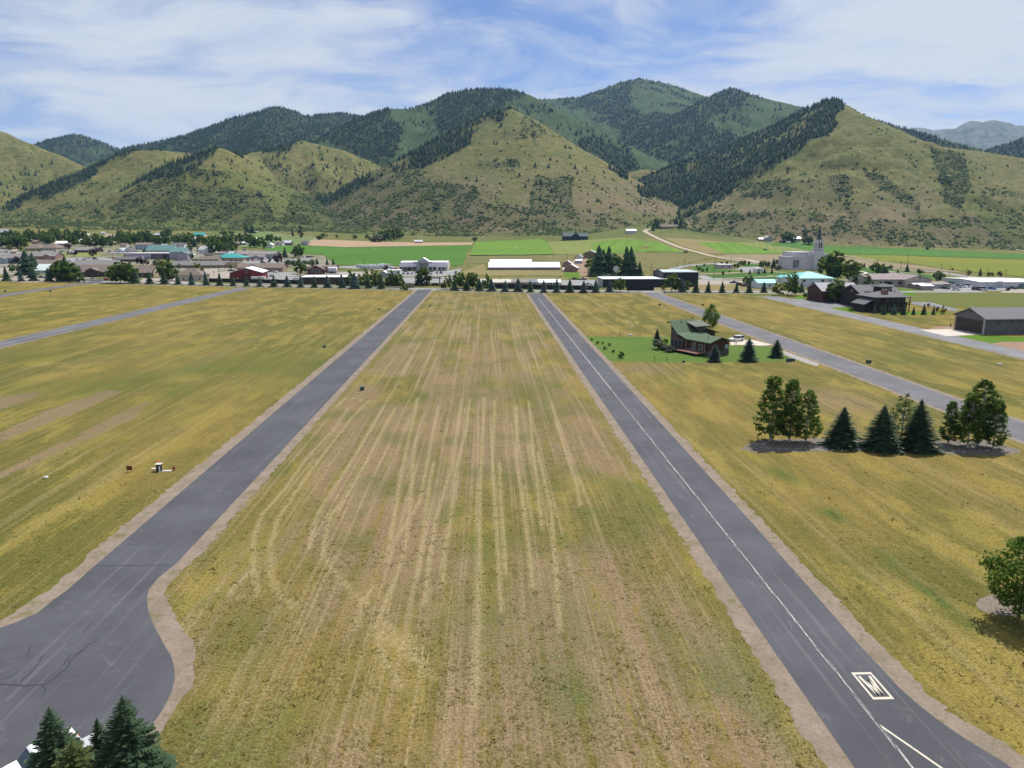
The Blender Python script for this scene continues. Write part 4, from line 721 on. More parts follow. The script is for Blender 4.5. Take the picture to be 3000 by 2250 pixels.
def carproto(kind):
    if kind in CP: return CP[kind]
    L,Wd,Hh={'sedan':(4.7,1.8,1.45),'suv':(4.9,1.95,1.8),'pickup':(5.8,2.0,1.85),'van':(5.6,2.05,2.3)}[kind]; w=Wd/2; l=L/2; hd={'sedan':.88,'suv':1.05,'pickup':1.08,'van':1.15}[kind]
    body=loft([(-l,w*.82,.38,w*.78,.62),(-l+.12,w*.96,.28,w*.9,hd*.82),(-l+.9,w,.26,w*.93,hd*.95),(-l*.3,w,.26,w*.93,hd),(l*.55,w,.26,w*.93,hd),(l-.15,w*.96,.30,w*.9,hd*.98),(l,w*.85,.40,w*.82,hd*.8)])
    cab={'sedan':(-.95,1.75,-.25,1.0),'suv':(-.95,2.35,-.35,2.05),'pickup':(-1.05,.95,-.45,.75),'van':(-1.9,2.72,-1.2,2.6)}[kind]; y0,y1,y2,y3=cab; wr=w*.72; hr=Hh-.07
    gl=MB(); gl.v+=[(-w*.90,y0,hd-.02),(w*.90,y0,hd-.02),(w*.90,y1,hd-.02),(-w*.90,y1,hd-.02),(-wr,y2,hr),(wr,y2,hr),(wr,y3,hr),(-wr,y3,hr)]; gl.f+=[(0,1,5,4),(1,2,6,5),(2,3,7,6),(3,0,4,7),(4,5,6,7)]
    rf=MB().box(-wr-.02,wr+.02,y2-.05,y3+.05,hr-.02,Hh,.07,.12)
    for yy in ((y2+y3)/2,):
        for s in (-1,1): rf.quad((s*w*.905,yy-.07,hd),(s*w*.905,yy+.07,hd),(s*(wr+.012),yy+.05,hr),(s*(wr+.012),yy-.05,hr))
    parts=[('body',body.mesh('car_body_'+kind,CARM,False)),('glass',gl.mesh('car_glass_'+kind,GLS)),('roof',rf.mesh('car_roof_'+kind,CARM))]
    if kind=='pickup': parts.append(('cargo_bed',MB().box(-w*.80,w*.80,1.05,l-.12,hd-.02,hd+.012).mesh('bed',BLK)))
    wr_=.34 if kind=='sedan' else .39
    wm=MB().cyl((-.12,0,0),(.12,0,0),wr_,wr_,12).mesh('wheel_'+kind,TYR); rm=MB().cyl((-.13,0,0),(.13,0,0),wr_*.58,wr_*.58,10).mesh('rim_'+kind,RIM)
    hl=MB().box(-w*.80,-w*.48,-l-.012,-l+.1,hd*.62,hd*.76).mesh('hl',LMP); hl2=MB().box(w*.48,w*.80,-l-.012,-l+.1,hd*.62,hd*.76).mesh('hl2',LMP); tl=MB().box(-w*.84,-w*.6,l-.1,l+.012,hd*.6,hd*.85).mesh('tl',RLP); tl2=MB().box(w*.6,w*.84,l-.1,l+.012,hd*.6,hd*.85).mesh('tl2',RLP)
    CP[kind]=(parts,wm,rm,[('headlight',hl),('headlight',hl2),('tail_light',tl),('tail_light',tl2)],[(s*(w-.12),y,wr_) for s in (-1,1) for y in (-l*.63,l*.60)]); return CP[kind]
def car(kind,rgb,loc,rz,label,group=None,detail=True,cat=None):
    nm={'sedan':'parked_car','suv':'parked_suv','pickup':'pickup_truck','van':'parked_van'}[kind]; o=thing(nm,label,cat or {'sedan':'car','suv':'car','pickup':'pickup','van':'van'}[kind],loc,rz,group)
    parts,wm,rm,ls,wp=carproto(kind)
    for n,me in parts: q=link(n,me,o); q.color=(*rgb,1)
    for p in wp:
        q=link('wheel',wm,o); q.location=p
        if detail: link('rim',rm,q)
    if detail:
        for n,me in ls: link(n,me,o)
    return o
# ---- buildings (local frame: u right, v back, z up; origin = middle of the front wall foot)
def frame(r,x0,x1,yb,yaw=0.):
    a=g(r,x0,yb); b=g(r,x1,yb); c=(a+b)/2; w=(b-a).length; sc=F/ (c.y*1.0); return c,w,sc
def hts(r,c,sc,yb,ye,yr,depth):
    k=REG[r][2]; ze=(yb-ye)*k/sc; zz=(yb-yr)*k/sc-(depth/2)*(H-c.z)/c.y; return ze,max(zz,ze+.6)
WIN=M((.05,.065,.085),.12,.15,key='window_glass',spec=.6); FRM=M((.60,.58,.54),.6,.05,key='window_frame'); DOR=M((.12,.08,.055),.6,.15,key='door_wood'); DORW=M((.55,.55,.53),.6,.08,key='white_door')
def gable_walls(w,d,ze,zr_,axis):
    if axis=='x': return MB().prism([(0,0),(d,0),(d,ze),(d/2,zr_-.1),(0,ze)],-w/2,w/2,'x')
    return MB().prism([(-w/2,0),(w/2,0),(w/2,ze),(0,zr_-.1),(-w/2,ze)],0,d,'y')
def gable_roof(w,d,ze,zr_,axis,ov=.5,th=.22):
    if axis=='x':
        s=(zr_-ze)/(d/2); pr=[(-ov,ze-s*ov),(d/2,zr_),(d+ov,ze-s*ov),(d+ov,ze-s*ov+th),(d/2,zr_+th),(-ov,ze-s*ov+th)]; return MB().prism(pr,-w/2-ov,w/2+ov,'x')
    s=(zr_-ze)/(w/2); pr=[(-w/2-ov,ze-s*ov),(0,zr_),(w/2+ov,ze-s*ov),(w/2+ov,ze-s*ov+th),(0,zr_+th),(-w/2-ov,ze-s*ov+th)]; return MB().prism(pr,-ov,d+ov,'y')
def hip_roof(w,d,ze,zr_,ov=.6,th=.15):
    k=min(d/2+ov,w/2-.5); mb=MB(); x=w/2+ov; y0=-ov;y1=d+ov; rx_=max(.2,x-k)
    mb.v+=[(-x,y0,ze),(x,y0,ze),(x,y1,ze),(-x,y1,ze),(-x,y0,ze+th),(x,y0,ze+th),(x,y1,ze+th),(-x,y1,ze+th),(-rx_,d/2,zr_),(rx_,d/2,zr_)]
    mb.f+=[(3,2,1,0),(0,1,5,4),(1,2,6,5),(2,3,7,6),(3,0,4,7),(4,5,9,8),(5,6,9),(6,7,8,9),(7,4,8)]; return mb
def add_win(o,u,z,w,hh,v=0.,side='f',sub=True,frame_=FRM,glass=WIN):
    e=.04
    if side=='f': fb=MB().box(u-w/2-.09,u+w/2+.09,v-e,v+.03,z-hh/2-.09,z+hh/2+.09); gb=MB().box(u-w/2,u+w/2,v-e-.02,v-e+.01,z-hh/2,z+hh/2)
    else:
        s=1 if side=='r' else -1; fb=MB().box(*(sorted((v-s*.03,v+s*e))),u-w/2-.09,u+w/2+.09,z-hh/2-.09,z+hh/2+.09); gb=MB().box(*(sorted((v+s*(e-.01),v+s*(e+.02)))),u-w/2,u+w/2,z-hh/2,z+hh/2)
    f=fb.build('window',frame_,o); gb.build('pane',glass,f); return f
def add_door(o,u,w,hh,v=0.,mat=None,z0=0.,nm='door'): d=MB().box(u-w/2,u+w/2,v-.06,v+.02,z0,z0+hh).build(nm,mat or DOR,o); return d
def house(nm,label,cat,r,x0,x1,yb,ye,yr,depth,wall,roof,axis='x',yaw=0.,hip=False,wins=0,door=None,ov=.5,group=None,chim=False,front=None,winw=1.3,winh=1.2,sub=None,base=-.3):
    c,w,sc=frame(r,x0,x1,yb); ze,zr_=hts(r,c,sc,yb,ye,yr,depth); ze=max(ze,2.2); zr_=max(zr_,ze+.7)
    o=thing(nm,label,cat,c,yaw,group)
    if hip: MB().box(-w/2,w/2,0,depth,base,ze).build('wall',wall,o); rf=hip_roof(w,depth,ze,zr_).build('roof',roof,o)
    else:
        wl=gable_walls(w,depth,ze,zr_,axis); wl.v=[(a,b,(base if abs(z)<1e-6 else z)) for a,b,z in wl.v]; wl.build('wall',wall,o); rf=gable_roof(w,depth,ze,zr_,axis,ov).build('roof',roof,o)
    if chim: MB().box(w*.18,w*.18+.8,depth*.45,depth*.45+.8,zr_-.8,zr_+1.).build('chimney',M((.28,.14,.10),.9,key='chimney_brick'),rf)
    if wins:
        n=wins; zc=min(ze-.9,1.7)
        for i in range(n):
            u=-w/2+w*(i+.5)/n
            if door is not None and abs(u-door*w)<1.3: continue
            add_win(o,u,zc,min(winw,w/n*.6),winh)
    if door is not None: add_door(o,door*w,1.1,2.1)
    if front:   # small front gable porch: (u fraction, width, projection, height)
        fu,fwid,fp,fh=front; fw_=MB().prism([(fu*w-fwid/2,0),(fu*w+fwid/2,0),(fu*w+fwid/2,fh*.7),(fu*w,fh-.1),(fu*w-fwid/2,fh*.7)],-fp,.5,'y').build('porch',wall,o)
        s=(fh*.3)/(fwid/2); pr=[(fu*w-fwid/2-.4,fh*.7-.4*s),(fu*w,fh),(fu*w+fwid/2+.4,fh*.7-.4*s),(fu*w+fwid/2+.4,fh*.7-.4*s+.2),(fu*w,fh+.2),(fu*w-fwid/2-.4,fh*.7-.4*s+.2)]
        MB().prism(pr,-fp-.4,depth*.45,'y').build('porch_roof',roof,o)
    o['_']=0; del o['_']
    return o,w,ze,zr_,depth
def flat(nm,label,cat,r,x0,x1,yb,yt,depth,wall,roof,par=.35,yaw=0.,wins=0,winw=1.6,winh=1.3,door=None):
    c,w,sc=frame(r,x0,x1,yb); ze=max(2.5,(yb-yt)*REG[r][2]/sc-depth*(H-c.z)/c.y*.5)
    o=thing(nm,label,cat,c,yaw); MB().box(-w/2,w/2,0,depth,-.3,ze).build('wall',wall,o); MB().box(-w/2-.25,w/2+.25,-.25,depth+.25,ze+.004,ze+par).build('roof',roof,o)
    for i in range(wins): add_win(o,-w/2+w*(i+.5)/wins,min(1.7,ze-1),winw,winh)
    if door is not None: add_door(o,door*w,1.2,2.1)
    return o,w,ze
def pole(r,x,yb,yt,label,nm='utility_pole',arm=True,group=None,rad=.16,mat=None):
    p=g(r,x,yb); hh=(yb-yt)*REG[r][2]*p.y/F; o=thing(nm,label,'pole',p,0,group); m=mat or M((.10,.075,.055),.9,key='pole_wood'); MB().cyl((0,0,-.3),(0,0,hh),rad,rad*.75,8).build('shaft',m,o)
    if arm:
        MB().box(-1.2,1.2,-.09,.09,hh-.9,hh-.72).build('crossarm',m,o)
        for u in (-1.05,0,1.05): MB().cyl((u,0,hh-.72),(u,0,hh-.45),.05,.05,6).build('insulator',M((.5,.5,.5),.4,key='ceramic'),o)
    return o
# ============================================================ town
BRN=M((.165,.130,.112),.9,.12,key='brown_shingle'); GRY=M((.20,.185,.18),.9,.12,key='grey_shingle'); DGR=M((.115,.11,.115),.9,.12,key='dark_shingle'); WHM=M((.72,.73,.74),.45,.06,key='white_metal'); TEAL=M((.035,.27,.25),.5,.06,key='teal_metal'); GRT=M((.10,.20,.19),.6,.1,key='grey_teal_roof'); LTEAL=M((.14,.46,.46),.5,.05,key='light_teal_metal'); RED=M((.16,.028,.030),.8,.12,key='barn_red'); TAN=M((.36,.29,.21),.85,.1,key='tan_siding'); WHS=M((.62,.61,.58),.8,.06,key='white_siding'); GYS=M((.33,.33,.34),.8,.1,key='grey_siding'); DBR=M((.060,.042,.034),.85,.2,key='dark_wood'); BEI=M((.46,.41,.32),.85,.08,key='beige_siding'); BLS=M((.30,.36,.42),.8,.08,key='blue_grey_siding'); LAV=M((.36,.31,.38),.8,.06,key='mauve_wall'); BKM=M((.020,.022,.030),.55,.15,key='black_metal'); PNK=M((.30,.175,.145),.9,.15,key='weathered_brick'); MINT=M((.56,.62,.60),.6,.06,key='mint_metal'); GRM=M((.45,.46,.48),.5,.08,metal=.2,key='grey_metal')
A_='building'
hs=house
# -- left end
hs('house','pale blue-grey house among the trees at the far left edge',A_,1,-20,95,215,180,142,12,BLS,GYS)
hs('house','small tan-roofed house half hidden behind trees at upper left',A_,1,340,442,300,285,262,12,DBR,TAN)
hs('town_building','wide low building with brown hip roof near the left edge',A_,1,318,520,418,392,330,22,TAN,BRN,hip=True,wins=4)
hs('town_building','brown hip-roofed wing with a white-trimmed entrance, right of its wider twin',A_,1,520,735,418,385,322,22,BEI,BRN,hip=True,wins=4,door=.2)
hs('house','house with pale blue metal roof behind the brown hip-roofed building',A_,1,700,872,355,325,298,14,GYS,WHM,wins=3)
hs('house','pale gable house between the leafy trees above the town car park',A_,1,1010,1162,335,302,272,14,TAN,WHS,axis='x',wins=3)
hs('house','tall tan house with a peach roof on the rise above town',A_,1,1350,1535,290,240,205,14,BEI,TAN,wins=4)
hs('house','low white shed on the rise left of the peach-roofed house',A_,1,1305,1350,200,188,178,8,WHS,WHM)
hs('house','low brown house with grey roof on the pale lawn',A_,1,965,1245,442,412,378,16,DBR,GRY,wins=5,door=.1)
o,w,ze,_,d=hs('town_building','white gabled clubhouse with light blue roof behind the flat white roof',A_,1,1482,1610,458,425,388,14,WHS,BLS,axis='y'); add_win(o,0,2.2,1.4,1.6)
o,w,ze,_,d=hs('town_building','white gabled building with dark roof beside the light-blue-roofed one',A_,1,1605,1705,458,425,384,14,WHS,DGR,axis='y'); add_win(o,0,2.2,1.4,1.6)
hs('house','two-storey house with brown roof and blue-grey side above the bank',A_,1,1745,1958,405,345,318,14,BLS,BRN,wins=4,door=.2,chim=True)
flat('town_building','long flat white-roofed building with mauve walls in the town centre',A_,1,1620,1955,530,452,20,LAV,WHM,wins=6)
flat('town_building','flat white-roofed block with dark purple front under the teal church',A_,1,1955,2410,530,452,20,M((.14,.11,.15),.8,key='dark_mauve'),WHM,wins=8)
# fuel canopy
c,w,sc=frame(1,1382,1618,512); o=thing('fuel_canopy','flat white fuel canopy on pillars at the left of the mauve building','canopy',c)
MB().box(-w/2,w/2,0,9,4.2,5.3).build('canopy_roof',M((.50,.50,.56),.6,key='canopy_grey'),o)
for u in (-.3,.05,.4): MB().box(u*w-.2,u*w+.2,4,4.4,-.1,4.2).build('pillar',WHS,o)
hs('house','grey-roofed house with pale front gable at the far left',A_,1,-60,272,582,515,465,16,BLS,GRY,wins=4,front=(-.12,8,3,5.2))
hs('town_building','long grey-roofed building behind the big dark spruces',A_,1,285,725,532,492,440,16,PNK,GRY,wins=6,front=(.28,7,2,5.0))
hs('town_building','brown-roofed building behind the mint-roofed shed',A_,1,475,732,640,592,540,14,DBR,BRN,wins=3)
o,w,ze,_,d=hs('shed','low shed with mint-white metal roof and pale walls by the tree row',A_,1,460,722,712,672,597,14,M((.50,.55,.58),.8,key='pale_wall'),MINT,wins=3)
hs('town_building','long tan-grey roofed building behind the brown office',A_,1,925,1505,655,612,545,16,BEI,GRY,wins=8)
hs('town_building','low grey-roofed annex below the flat white roof',A_,1,1492,1795,560,540,500,14,DBR,DGR,wins=4)
hs('office_building','large dark-brown office with wide shingle roof and central gable porch',A_,1,1005,1495,757,696,606,18,DBR,BRN,wins=9,front=(-.06,9,3,6.6))
o,w,ze,_,d=hs('office_building','right wing of the brown office with a tan stone gable end',A_,1,1735,1960,766,706,616,18,DBR,BRN,wins=3); MB().prism([(0,-.2),(9,-.2),(9,3.2),(4.5,6.2),(0,3.2)],0,.5,'x').build('gable_end',TAN,o).location=(w/2,3,0)
# -- teal church and neighbours
o,w,ze,zt,d=hs('church','white church with long grey-teal roof and round-topped windows',A_,2,-105,265,462,415,350,18,WHS,GRT,wins=7,winh=2.0); 
hs('church_hall','grey-teal roofed hall with front gable, right wing of the white church',A_,2,208,425,535,440,385,16,LAV,GRT,axis='x',wins=3,front=(.36,11,4,8.5))
hs('house','tall white house with dark roof behind the teal church',A_,2,232,402,408,350,320,12,WHS,DGR,axis='x',wins=3)
hs('house','grey-roofed house right of the white church',A_,2,578,768,455,408,365,16,WHS,GYS,wins=3)
o,w,ze,zt,d=hs('town_building','tan shop with bright teal metal hip roof',A_,2,772,1165,556,512,458,20,TAN,TEAL,hip=True,wins=7,door=.1)
flat('town_building','tan flat-roofed block on the left of the teal-roofed shop',A_,2,660,772,540,470,14,TAN,BRN,wins=2)
hs('town_building','long low grey-roofed workshop at the edge of the green field',A_,2,1062,1585,522,466,428,20,GYS,GRY,wins=8,door=.2)
hs('town_building','small grey-roofed shop front before the long workshop',A_,2,1200,1435,535,500,472,10,LAV,GRY,wins=4,front=(.1,6,2,4.4))
hs('house','small tan gable house left of the teal-roofed shop',A_,2,577,842,566,532,494,12,TAN,BRN,wins=4)
o,w,ze,zt,d=hs('motel','long tan motel row with grey roof and dark doors',A_,2,232,962,642,606,556,11,TAN,GRY,wins=0)
for i in range(10): add_door(o,-w/2+w*(i+.5)/10,1.1,2.1); add_win(o,-w/2+w*(i+.5)/10+2.2,1.5,1.2,1.1)
hs('house','beige house with broad hip roof behind the spruce row',A_,2,292,628,812,742,645,14,BEI,BRN,hip=True,wins=5,door=.15,chim=False)
flat('town_building','plain tan wall block right of the motel row',A_,2,942,1092,642,572,10,M((.42,.33,.20),.9,key='ochre_wall'),GRY)
hs('town_building','tan lodge with brown roof and timber gable behind the red barn',A_,2,1088,1672,692,642,586,16,M((.33,.24,.20),.85,key='rose_siding'),BRN,wins=8,front=(-.12,9,3,6.0))
o,w,ze,zt,d=hs('barn','dark red barn with white metal roof beside the street',A_,2,1005,1400,802,705,632,26,RED,WHM,axis='y',yaw=.14,ov=.7); MB().box(-2.6,2.6,-.07,.02,-.1,4.6).build('barn_door',M((.10,.02,.02),.8,key='dark_red'),o); add_win(o,.4,6.4,1.6,1.6)
MB().cyl((0,-.5,8.6),(0,-.2,8.6),.25,.25,8).build('lamp',LMP,o)
hs('town_building','low grey-roofed building right of the dark pines',A_,2,1690,2032,585,565,526,14,GYS,GRY,wins=4)
o,w,ze,zt,d=hs('restaurant','dark red timber restaurant with tall gable windows',A_,2,1998,2215,722,668,608,14,M((.11,.032,.030),.8,key='maroon_wood'),BRN,axis='y',yaw=.2)
for u in (-2.6,-.9,.9,2.6): add_win(o,u*1.3,2.6,1.5,3.0)
flat('town_building','dark brown flat-roofed building with white roof along the street',A_,2,1905,2585,855,755,18,DBR,WHM,par=.5,wins=0)
hs('shed','white gable shed at the edge of the hay field',A_,2,1468,1542,382,345,320,9,WHS,WHM,axis='y'); hs('house','white house with brown roof above the hay field',A_,2,1572,1672,352,322,298,10,WHS,BRN,wins=2); hs('house','brown cabin with grey metal roof above the hay field',A_,2,1676,1782,347,318,288,10,DBR,GRM,wins=2); hs('shed','lone grey shed by the brown stubble strip',A_,2,1912,1998,346,318,292,10,GYS,DGR); hs('cabin','dark brown cabin among the trees at the meadow edge',A_,2,1030,1112,352,330,304,10,DBR,BRN); hs('house','house with bright teal metal roof below the hill foot',A_,2,505,662,232,216,186,13,WHS,TEAL,wins=3); hs('house','small pale house left of the teal metal roof below the hill',A_,2,312,372,252,235,210,9,WHS,WHS); hs('house','grey-roofed house among trees below the ribbed hill',A_,2,0,142,232,215,190,12,TAN,GYS,wins=2)
# containers, tanks, trailers
def crate(nm,label,cat,r,x0,x1,yb,yt,depth,mat,yaw=0.,wheels=False):
    c,w,sc=frame(r,x0,x1,yb); hh=(yb-yt)*REG[r][2]/sc; o=thing(nm,label,cat,c,yaw); z0=.9 if wheels else 0
    bd=MB().box(-w/2,w/2,0,depth,z0,max(hh,z0+1.6)); bd.build('body',mat,o)
    for k in range(1,8): MB().box(-w/2+w*k/8-.04,-w/2+w*k/8+.04,-.04,0,z0+.1,max(hh,z0+1.6)-.1).build('rib',mat,o)
    if wheels:
        for u in (-.32,-.25,.30): MB().cyl((u*w,.1,.45),(u*w,depth-.1,.45),.45,.45,10).build('wheel',TYR,o)
    return o
crate('box_trailer','white box trailer parked before the red barn','trailer',2,1265,1442,812,757,2.6,WHS,0,True); crate('container','tan steel container left of the red barn','container',2,985,1065,800,742,2.5,TAN)
def loader():
    p=g(2,1088,805); o=thing('wheel_loader','yellow loader beside the red barn door','loader',p,.3); ym=M((.62,.36,.02),.5,.05,key='machine_yellow')
    MB().box(-1.1,1.1,-1.2,1.6,.8,1.7,.1,.2).build('body',ym,o); MB().box(-.7,.7,-.3,.9,1.7,2.8,.1,.1).build('cab',GLS,o); MB().box(-1.2,1.2,-2.6,-1.9,.15,1.1).build('bucket',ym,o); MB().box(-.9,.9,-2.0,-1.0,.6,.9).build('arm',ym,o)
    for u in (-1.0,1.0):
        for v in (-.8,1.1): MB().cyl((u-.2,v,.6),(u+.2,v,.6),.6,.6,12).build('wheel',TYR,o)
loader()
o,w,ze,zt,d=hs('town_building','red-brown shed behind the row of white tanks',A_,3,222,375,700,630,606,10,PNK,BRN)
for i,x in enumerate((290,318,346,372)):
    p=g(3,x,704); hh=16.; hh=(704-630)*.22604*p.y/F; o=thing('storage_tank','upright white storage tank beside the restaurant, %s from left'%ORD[i],'tank',p,0,'white tanks by the restaurant'); MB().cyl((0,0,0),(0,0,hh*.92),1.25,1.25,14).build('shell',WHM,o,True); MB().cyl((0,0,hh*.92),(0,0,hh),1.25,.4,14).build('dome',WHM,o); MB().box(-.25,.25,-1.34,-1.2,0,hh*.9).build('ladder',GRM,o)
def rv(x,yb,L,i,r=3,lab='white travel trailer parked in the row left of the store, %s from left',grp='travel trailers beside the store',yaw=None):
    p=g(r,x,yb); o=thing('travel_trailer',lab%ORD[i],'trailer',p,yaw if yaw is not None else random.uniform(-.25,.25)+.2,grp); MB().prism([(-L/2,.5),(L/2,.5),(L/2,2.9),(L/2-.5,3.2),(-L/2+.3,3.2),(-L/2-.4,2.2)],-1.25,1.25,'y').build('body',M((.66,.66,.65),.4,.04,key='rv_white'),o); MB().box(-L/2+1,-L/2+2.2,-1.30,-1.24,1.5,2.3).build('window',GLS,o); MB().box(L*.2,L*.2+.7,-1.30,-1.24,.6,2.4).build('door',GRM,o); MB().box(-L/2-.1,L/2,-1.29,-1.24,1.05,1.25).build('stripe',BLS,o)
    for u in (-.4,.5):
        for v in (-1.1,1.1): MB().cyl((u,v-.12,.38),(u,v+.12,.38),.38,.38,10).build('wheel',TYR,o)
for i,(x,y) in enumerate(((690,640),(735,655),(775,650),(815,655),(850,640),(890,652),(930,650),(965,632),(985,650),(1020,636))): rv(x,y,random.uniform(6,9),i)
hs('shed','small white-roofed shed behind the aspens left of the gate',A_,3,932,1042,770,715,682,10,GYS,WHM,axis='y'); flat('town_building','low pale flat-roofed block left of the store car park',A_,3,1045,1205,742,672,12,WHS,WHS)
hs('shed','lone grey shed in the pasture under the central hill',A_,3,1388,1492,320,300,282,9,TAN,GRM)
# -- long white barn and farmstead
o,w,ze,zt,d=hs('livestock_barn','very long low barn with bright white metal roof',A_,4,365,1288,667,634,568,20,M((.26,.20,.21),.85,.15,key='mauve_plank'),WHM,ov=.4)
for i in range(12): MB().box(-w/2+w*(i+.6)/12.4-.35,-w/2+w*(i+.6)/12.4+.35,5.2,5.9,ze+(zt-ze)*.52,ze+(zt-ze)*.52+.75).build('roof_vent',GRM,o)
c=g(4,650,630); hs('livestock_barn','shorter white-roofed barn directly behind the long one',A_,4,380,922,612,572,533,16,GYS,WHM,ov=.3)
hs('farm_shed','red-brown farm shed with grey roof behind the brick cottage',A_,4,1316,1440,628,590,548,10,PNK,GRM,axis='y',yaw=-.25); o,w,ze,zt,d=hs('farm_cottage','weathered brick cottage with white metal roof beside the long barn',A_,4,1347,1506,692,640,594,11,PNK,WHM,axis='y',yaw=-.22); add_door(o,0,1.1,2.1); add_win(o,-2.6,1.6,1.,1.); hs('farm_shed','small white lean-to in front of the brick cottage',A_,4,1330,1362,690,665,650,4,WHS,WHM)
hs('farm_shed','pale blue-roofed shed left of the open hay barn',A_,4,1487,1570,530,500,468,10,WHS,BLS,axis='y',yaw=-.25); hs('farm_shed','low grey shed below the open hay barn',A_,4,1490,1572,585,550,532,7,BLS,GRM); o,w,ze,zt,d=hs('hay_barn','open-fronted hay barn with grey roof on the farm',A_,4,1590,1765,515,455,414,16,M((.30,.23,.15),.9,key='hay'),GRM,axis='y',yaw=-.22); 
for k in range(5): MB().box(-w/2+w*k/4-.15,-w/2+w*k/4+.15,-1.6,-1.3,-.2,ze).build('post',DBR,o)
MB().box(-w/2,w/2,-1.6,0,ze-.3,ze).build('beam',DBR,o)
p=g(4,1500,525); o=thing('farm_tractor','small red tractor by the pale blue-roofed shed','tractor',p,.5); MB().box(-.6,.6,-1.8,.3,.9,1.8,.1,.1).build('bonnet',M((.5,.05,.03),.5,key='tractor_red'),o); MB().box(-.7,.7,.2,1.5,1.1,2.7,.1,.1).build('cab',GLS,o)
for u in (-.95,.95): MB().cyl((u-.2,.9,.85),(u+.2,.9,.85),.85,.85,12).build('wheel',TYR,o); MB().cyl((u*.8-.12,-1.4,.5),(u*.8+.12,-1.4,.5),.5,.5,10).build('wheel',TYR,o)
# storage rows
for (x0,x1,rf,lb) in ((255,325,GRM,'grey-roofed end of the low storage row behind the aspens'),(402,660,M((.46,.42,.36),.7,key='tan_metal'),'tan-roofed section of the low storage row'),(662,902,GRY,'grey-roofed section of the low storage row'),(904,1005,M((.12,.14,.17),.6,key='slate_metal'),'dark slate-roofed section of the low storage row')):
    o,w,ze,zt,d=hs('storage_shed',lb,A_,4,x0,x1,878,832,790,14,M((.22,.19,.165),.85,key='storage_wall'),rf,ov=.25)
    n=max(2,int(w/6))
    for i in range(n): add_door(o,-w/2+w*(i+.5)/n,3.0,2.4,mat=M((.34,.31,.27),.7,key='roller_door'),nm='roller_door')
o,w,ze,zt,d=hs('storage_shed','white-roofed section at the right end of the storage row',A_,4,1008,1302,878,840,790,14,WHS,WHM,ov=.25)
for i in range(4): add_win(o,-w/2+w*(i+2.5)/8,1.5,1.2,1.2)
o,w,ze=flat('warehouse','long black warehouse with white flat roof beside the third lane',A_,4,1838,2840,892,772,22,BKM,WHM,par=.4,door=-.3); MB().box(-w/2-.3,-w/2-.05,0,20,-.1,ze).build('end_panel',GYS,o)
o,w,ze=flat('warehouse','tall black box-shaped warehouse with grey metal roof',A_,5,628,1085,884,682,26,M((.016,.018,.026),.5,.1,key='black_steel'),M((.42,.50,.50),.5,key='pale_green_metal'),par=.5); MB().prism([(0,-.2),(26,-.2),(26,ze),(13,ze+1.5),(0,ze)],0,.4,'x').build('side_panel',M((.05,.055,.065),.6,key='side_steel'),o).location=(-w/2-.45,0,0)
for k in range(1,9): MB().box(-w/2+w*k/9-.06,-w/2+w*k/9+.06,-.05,0,-.1,ze).build('seam',BKM,o)
hs('house','dark grey house with steep twin gables under the central hill',A_,4,1358,1620,282,232,190,16,M((.035,.042,.05),.7,key='charcoal_siding'),M((.07,.10,.10),.8,key='slate_green'),wins=6,front=(0,10,3,12)); hs('shed','small grey metal shed left of the dirt road mouth',A_,5,172,268,196,160,140,12,GRM,GRM)
hs('house','low brown ranch house at the canyon mouth',A_,5,625,828,132,108,85,14,M((.20,.15,.13),.85,key='umber_siding'),BRN,wins=5); hs('barn','pale grey barn with lean-to on the right foothills',A_,5,1960,2058,292,250,228,14,GYS,GRM,axis='y'); hs('shed','lean-to shed left of the pale grey foothill barn',A_,5,1870,1962,285,268,252,9,DBR,GRM); flat('restroom_block','small pale flat-roofed block on the temple lawn',A_,5,1352,1532,650,598,12,M((.42,.39,.40),.85,key='stone_pale'),WHS,wins=2); flat('gate_house','white flat-roofed kiosk beside the temple car park',A_,5,1840,1925,700,650,8,WHS,WHS)
o,w,ze,zt,d=hs('shed','white shed with light teal metal roof left of the teal hip-roofed house',A_,5,1856,2100,908,838,790,11,M((.58,.60,.64),.8,key='cool_white'),LTEAL); add_win(o,w*.13,1.7,1.1,1.2)
# teal hip house + tan hall + sheds on the right
o,w,ze,zt,d=hs('house','white house with broad light-teal hip roof in front of the temple',A_,6,372,848,885,778,682,22,M((.58,.60,.64),.8,key='cool_white'),LTEAL,hip=True)
for u in (-.34,-.30,.18,.22,.40): add_win(o,u*w,3.6,1.,1.3)
MB().prism([(0,2.6),(5,.6),(5,1.0),(0,3.0)],-.9,.9,'y').build('stair_roof',LTEAL,o).location=(-.1*w,-1.0,.2)
hs('house','small teal-roofed gable wing left of the teal hip-roofed house',A_,6,205,310,830,770,738,12,M((.58,.60,.64),.8,key='cool_white'),LTEAL,axis='y')
o,w,ze,zt,d=hs('meeting_hall','long tan hall with brown roof and a row of dark windows',A_,6,1310,1790,885,792,712,26,M((.36,.32,.28),.85,key='hall_siding'),M((.23,.19,.19),.9,key='hall_roof'))
for u in (-.42,-.2,-.1,-.06,-.02,.02,.06,.10,.3,.36,.40): add_win(o,u*w,2.4,1.5,1.5)
o,w,ze,zt,d=hs('meeting_hall','tan gable-ended wing of the hall behind the two striped sheds',A_,6,1765,2110,890,795,712,30,M((.36,.32,.29),.85,key='hall_siding2'),M((.23,.19,.19),.9,key='hall_roof'),axis='y'); add_win(o,.05*w,5.6,1.,1.6)
hs('meeting_hall','low tan annex right of the hall beside the parked trucks',A_,7,470,880,680,640,592,16,M((.36,.32,.29),.85,key='hall_siding2'),M((.23,.19,.19),.9,key='hall_roof'),wins=3)
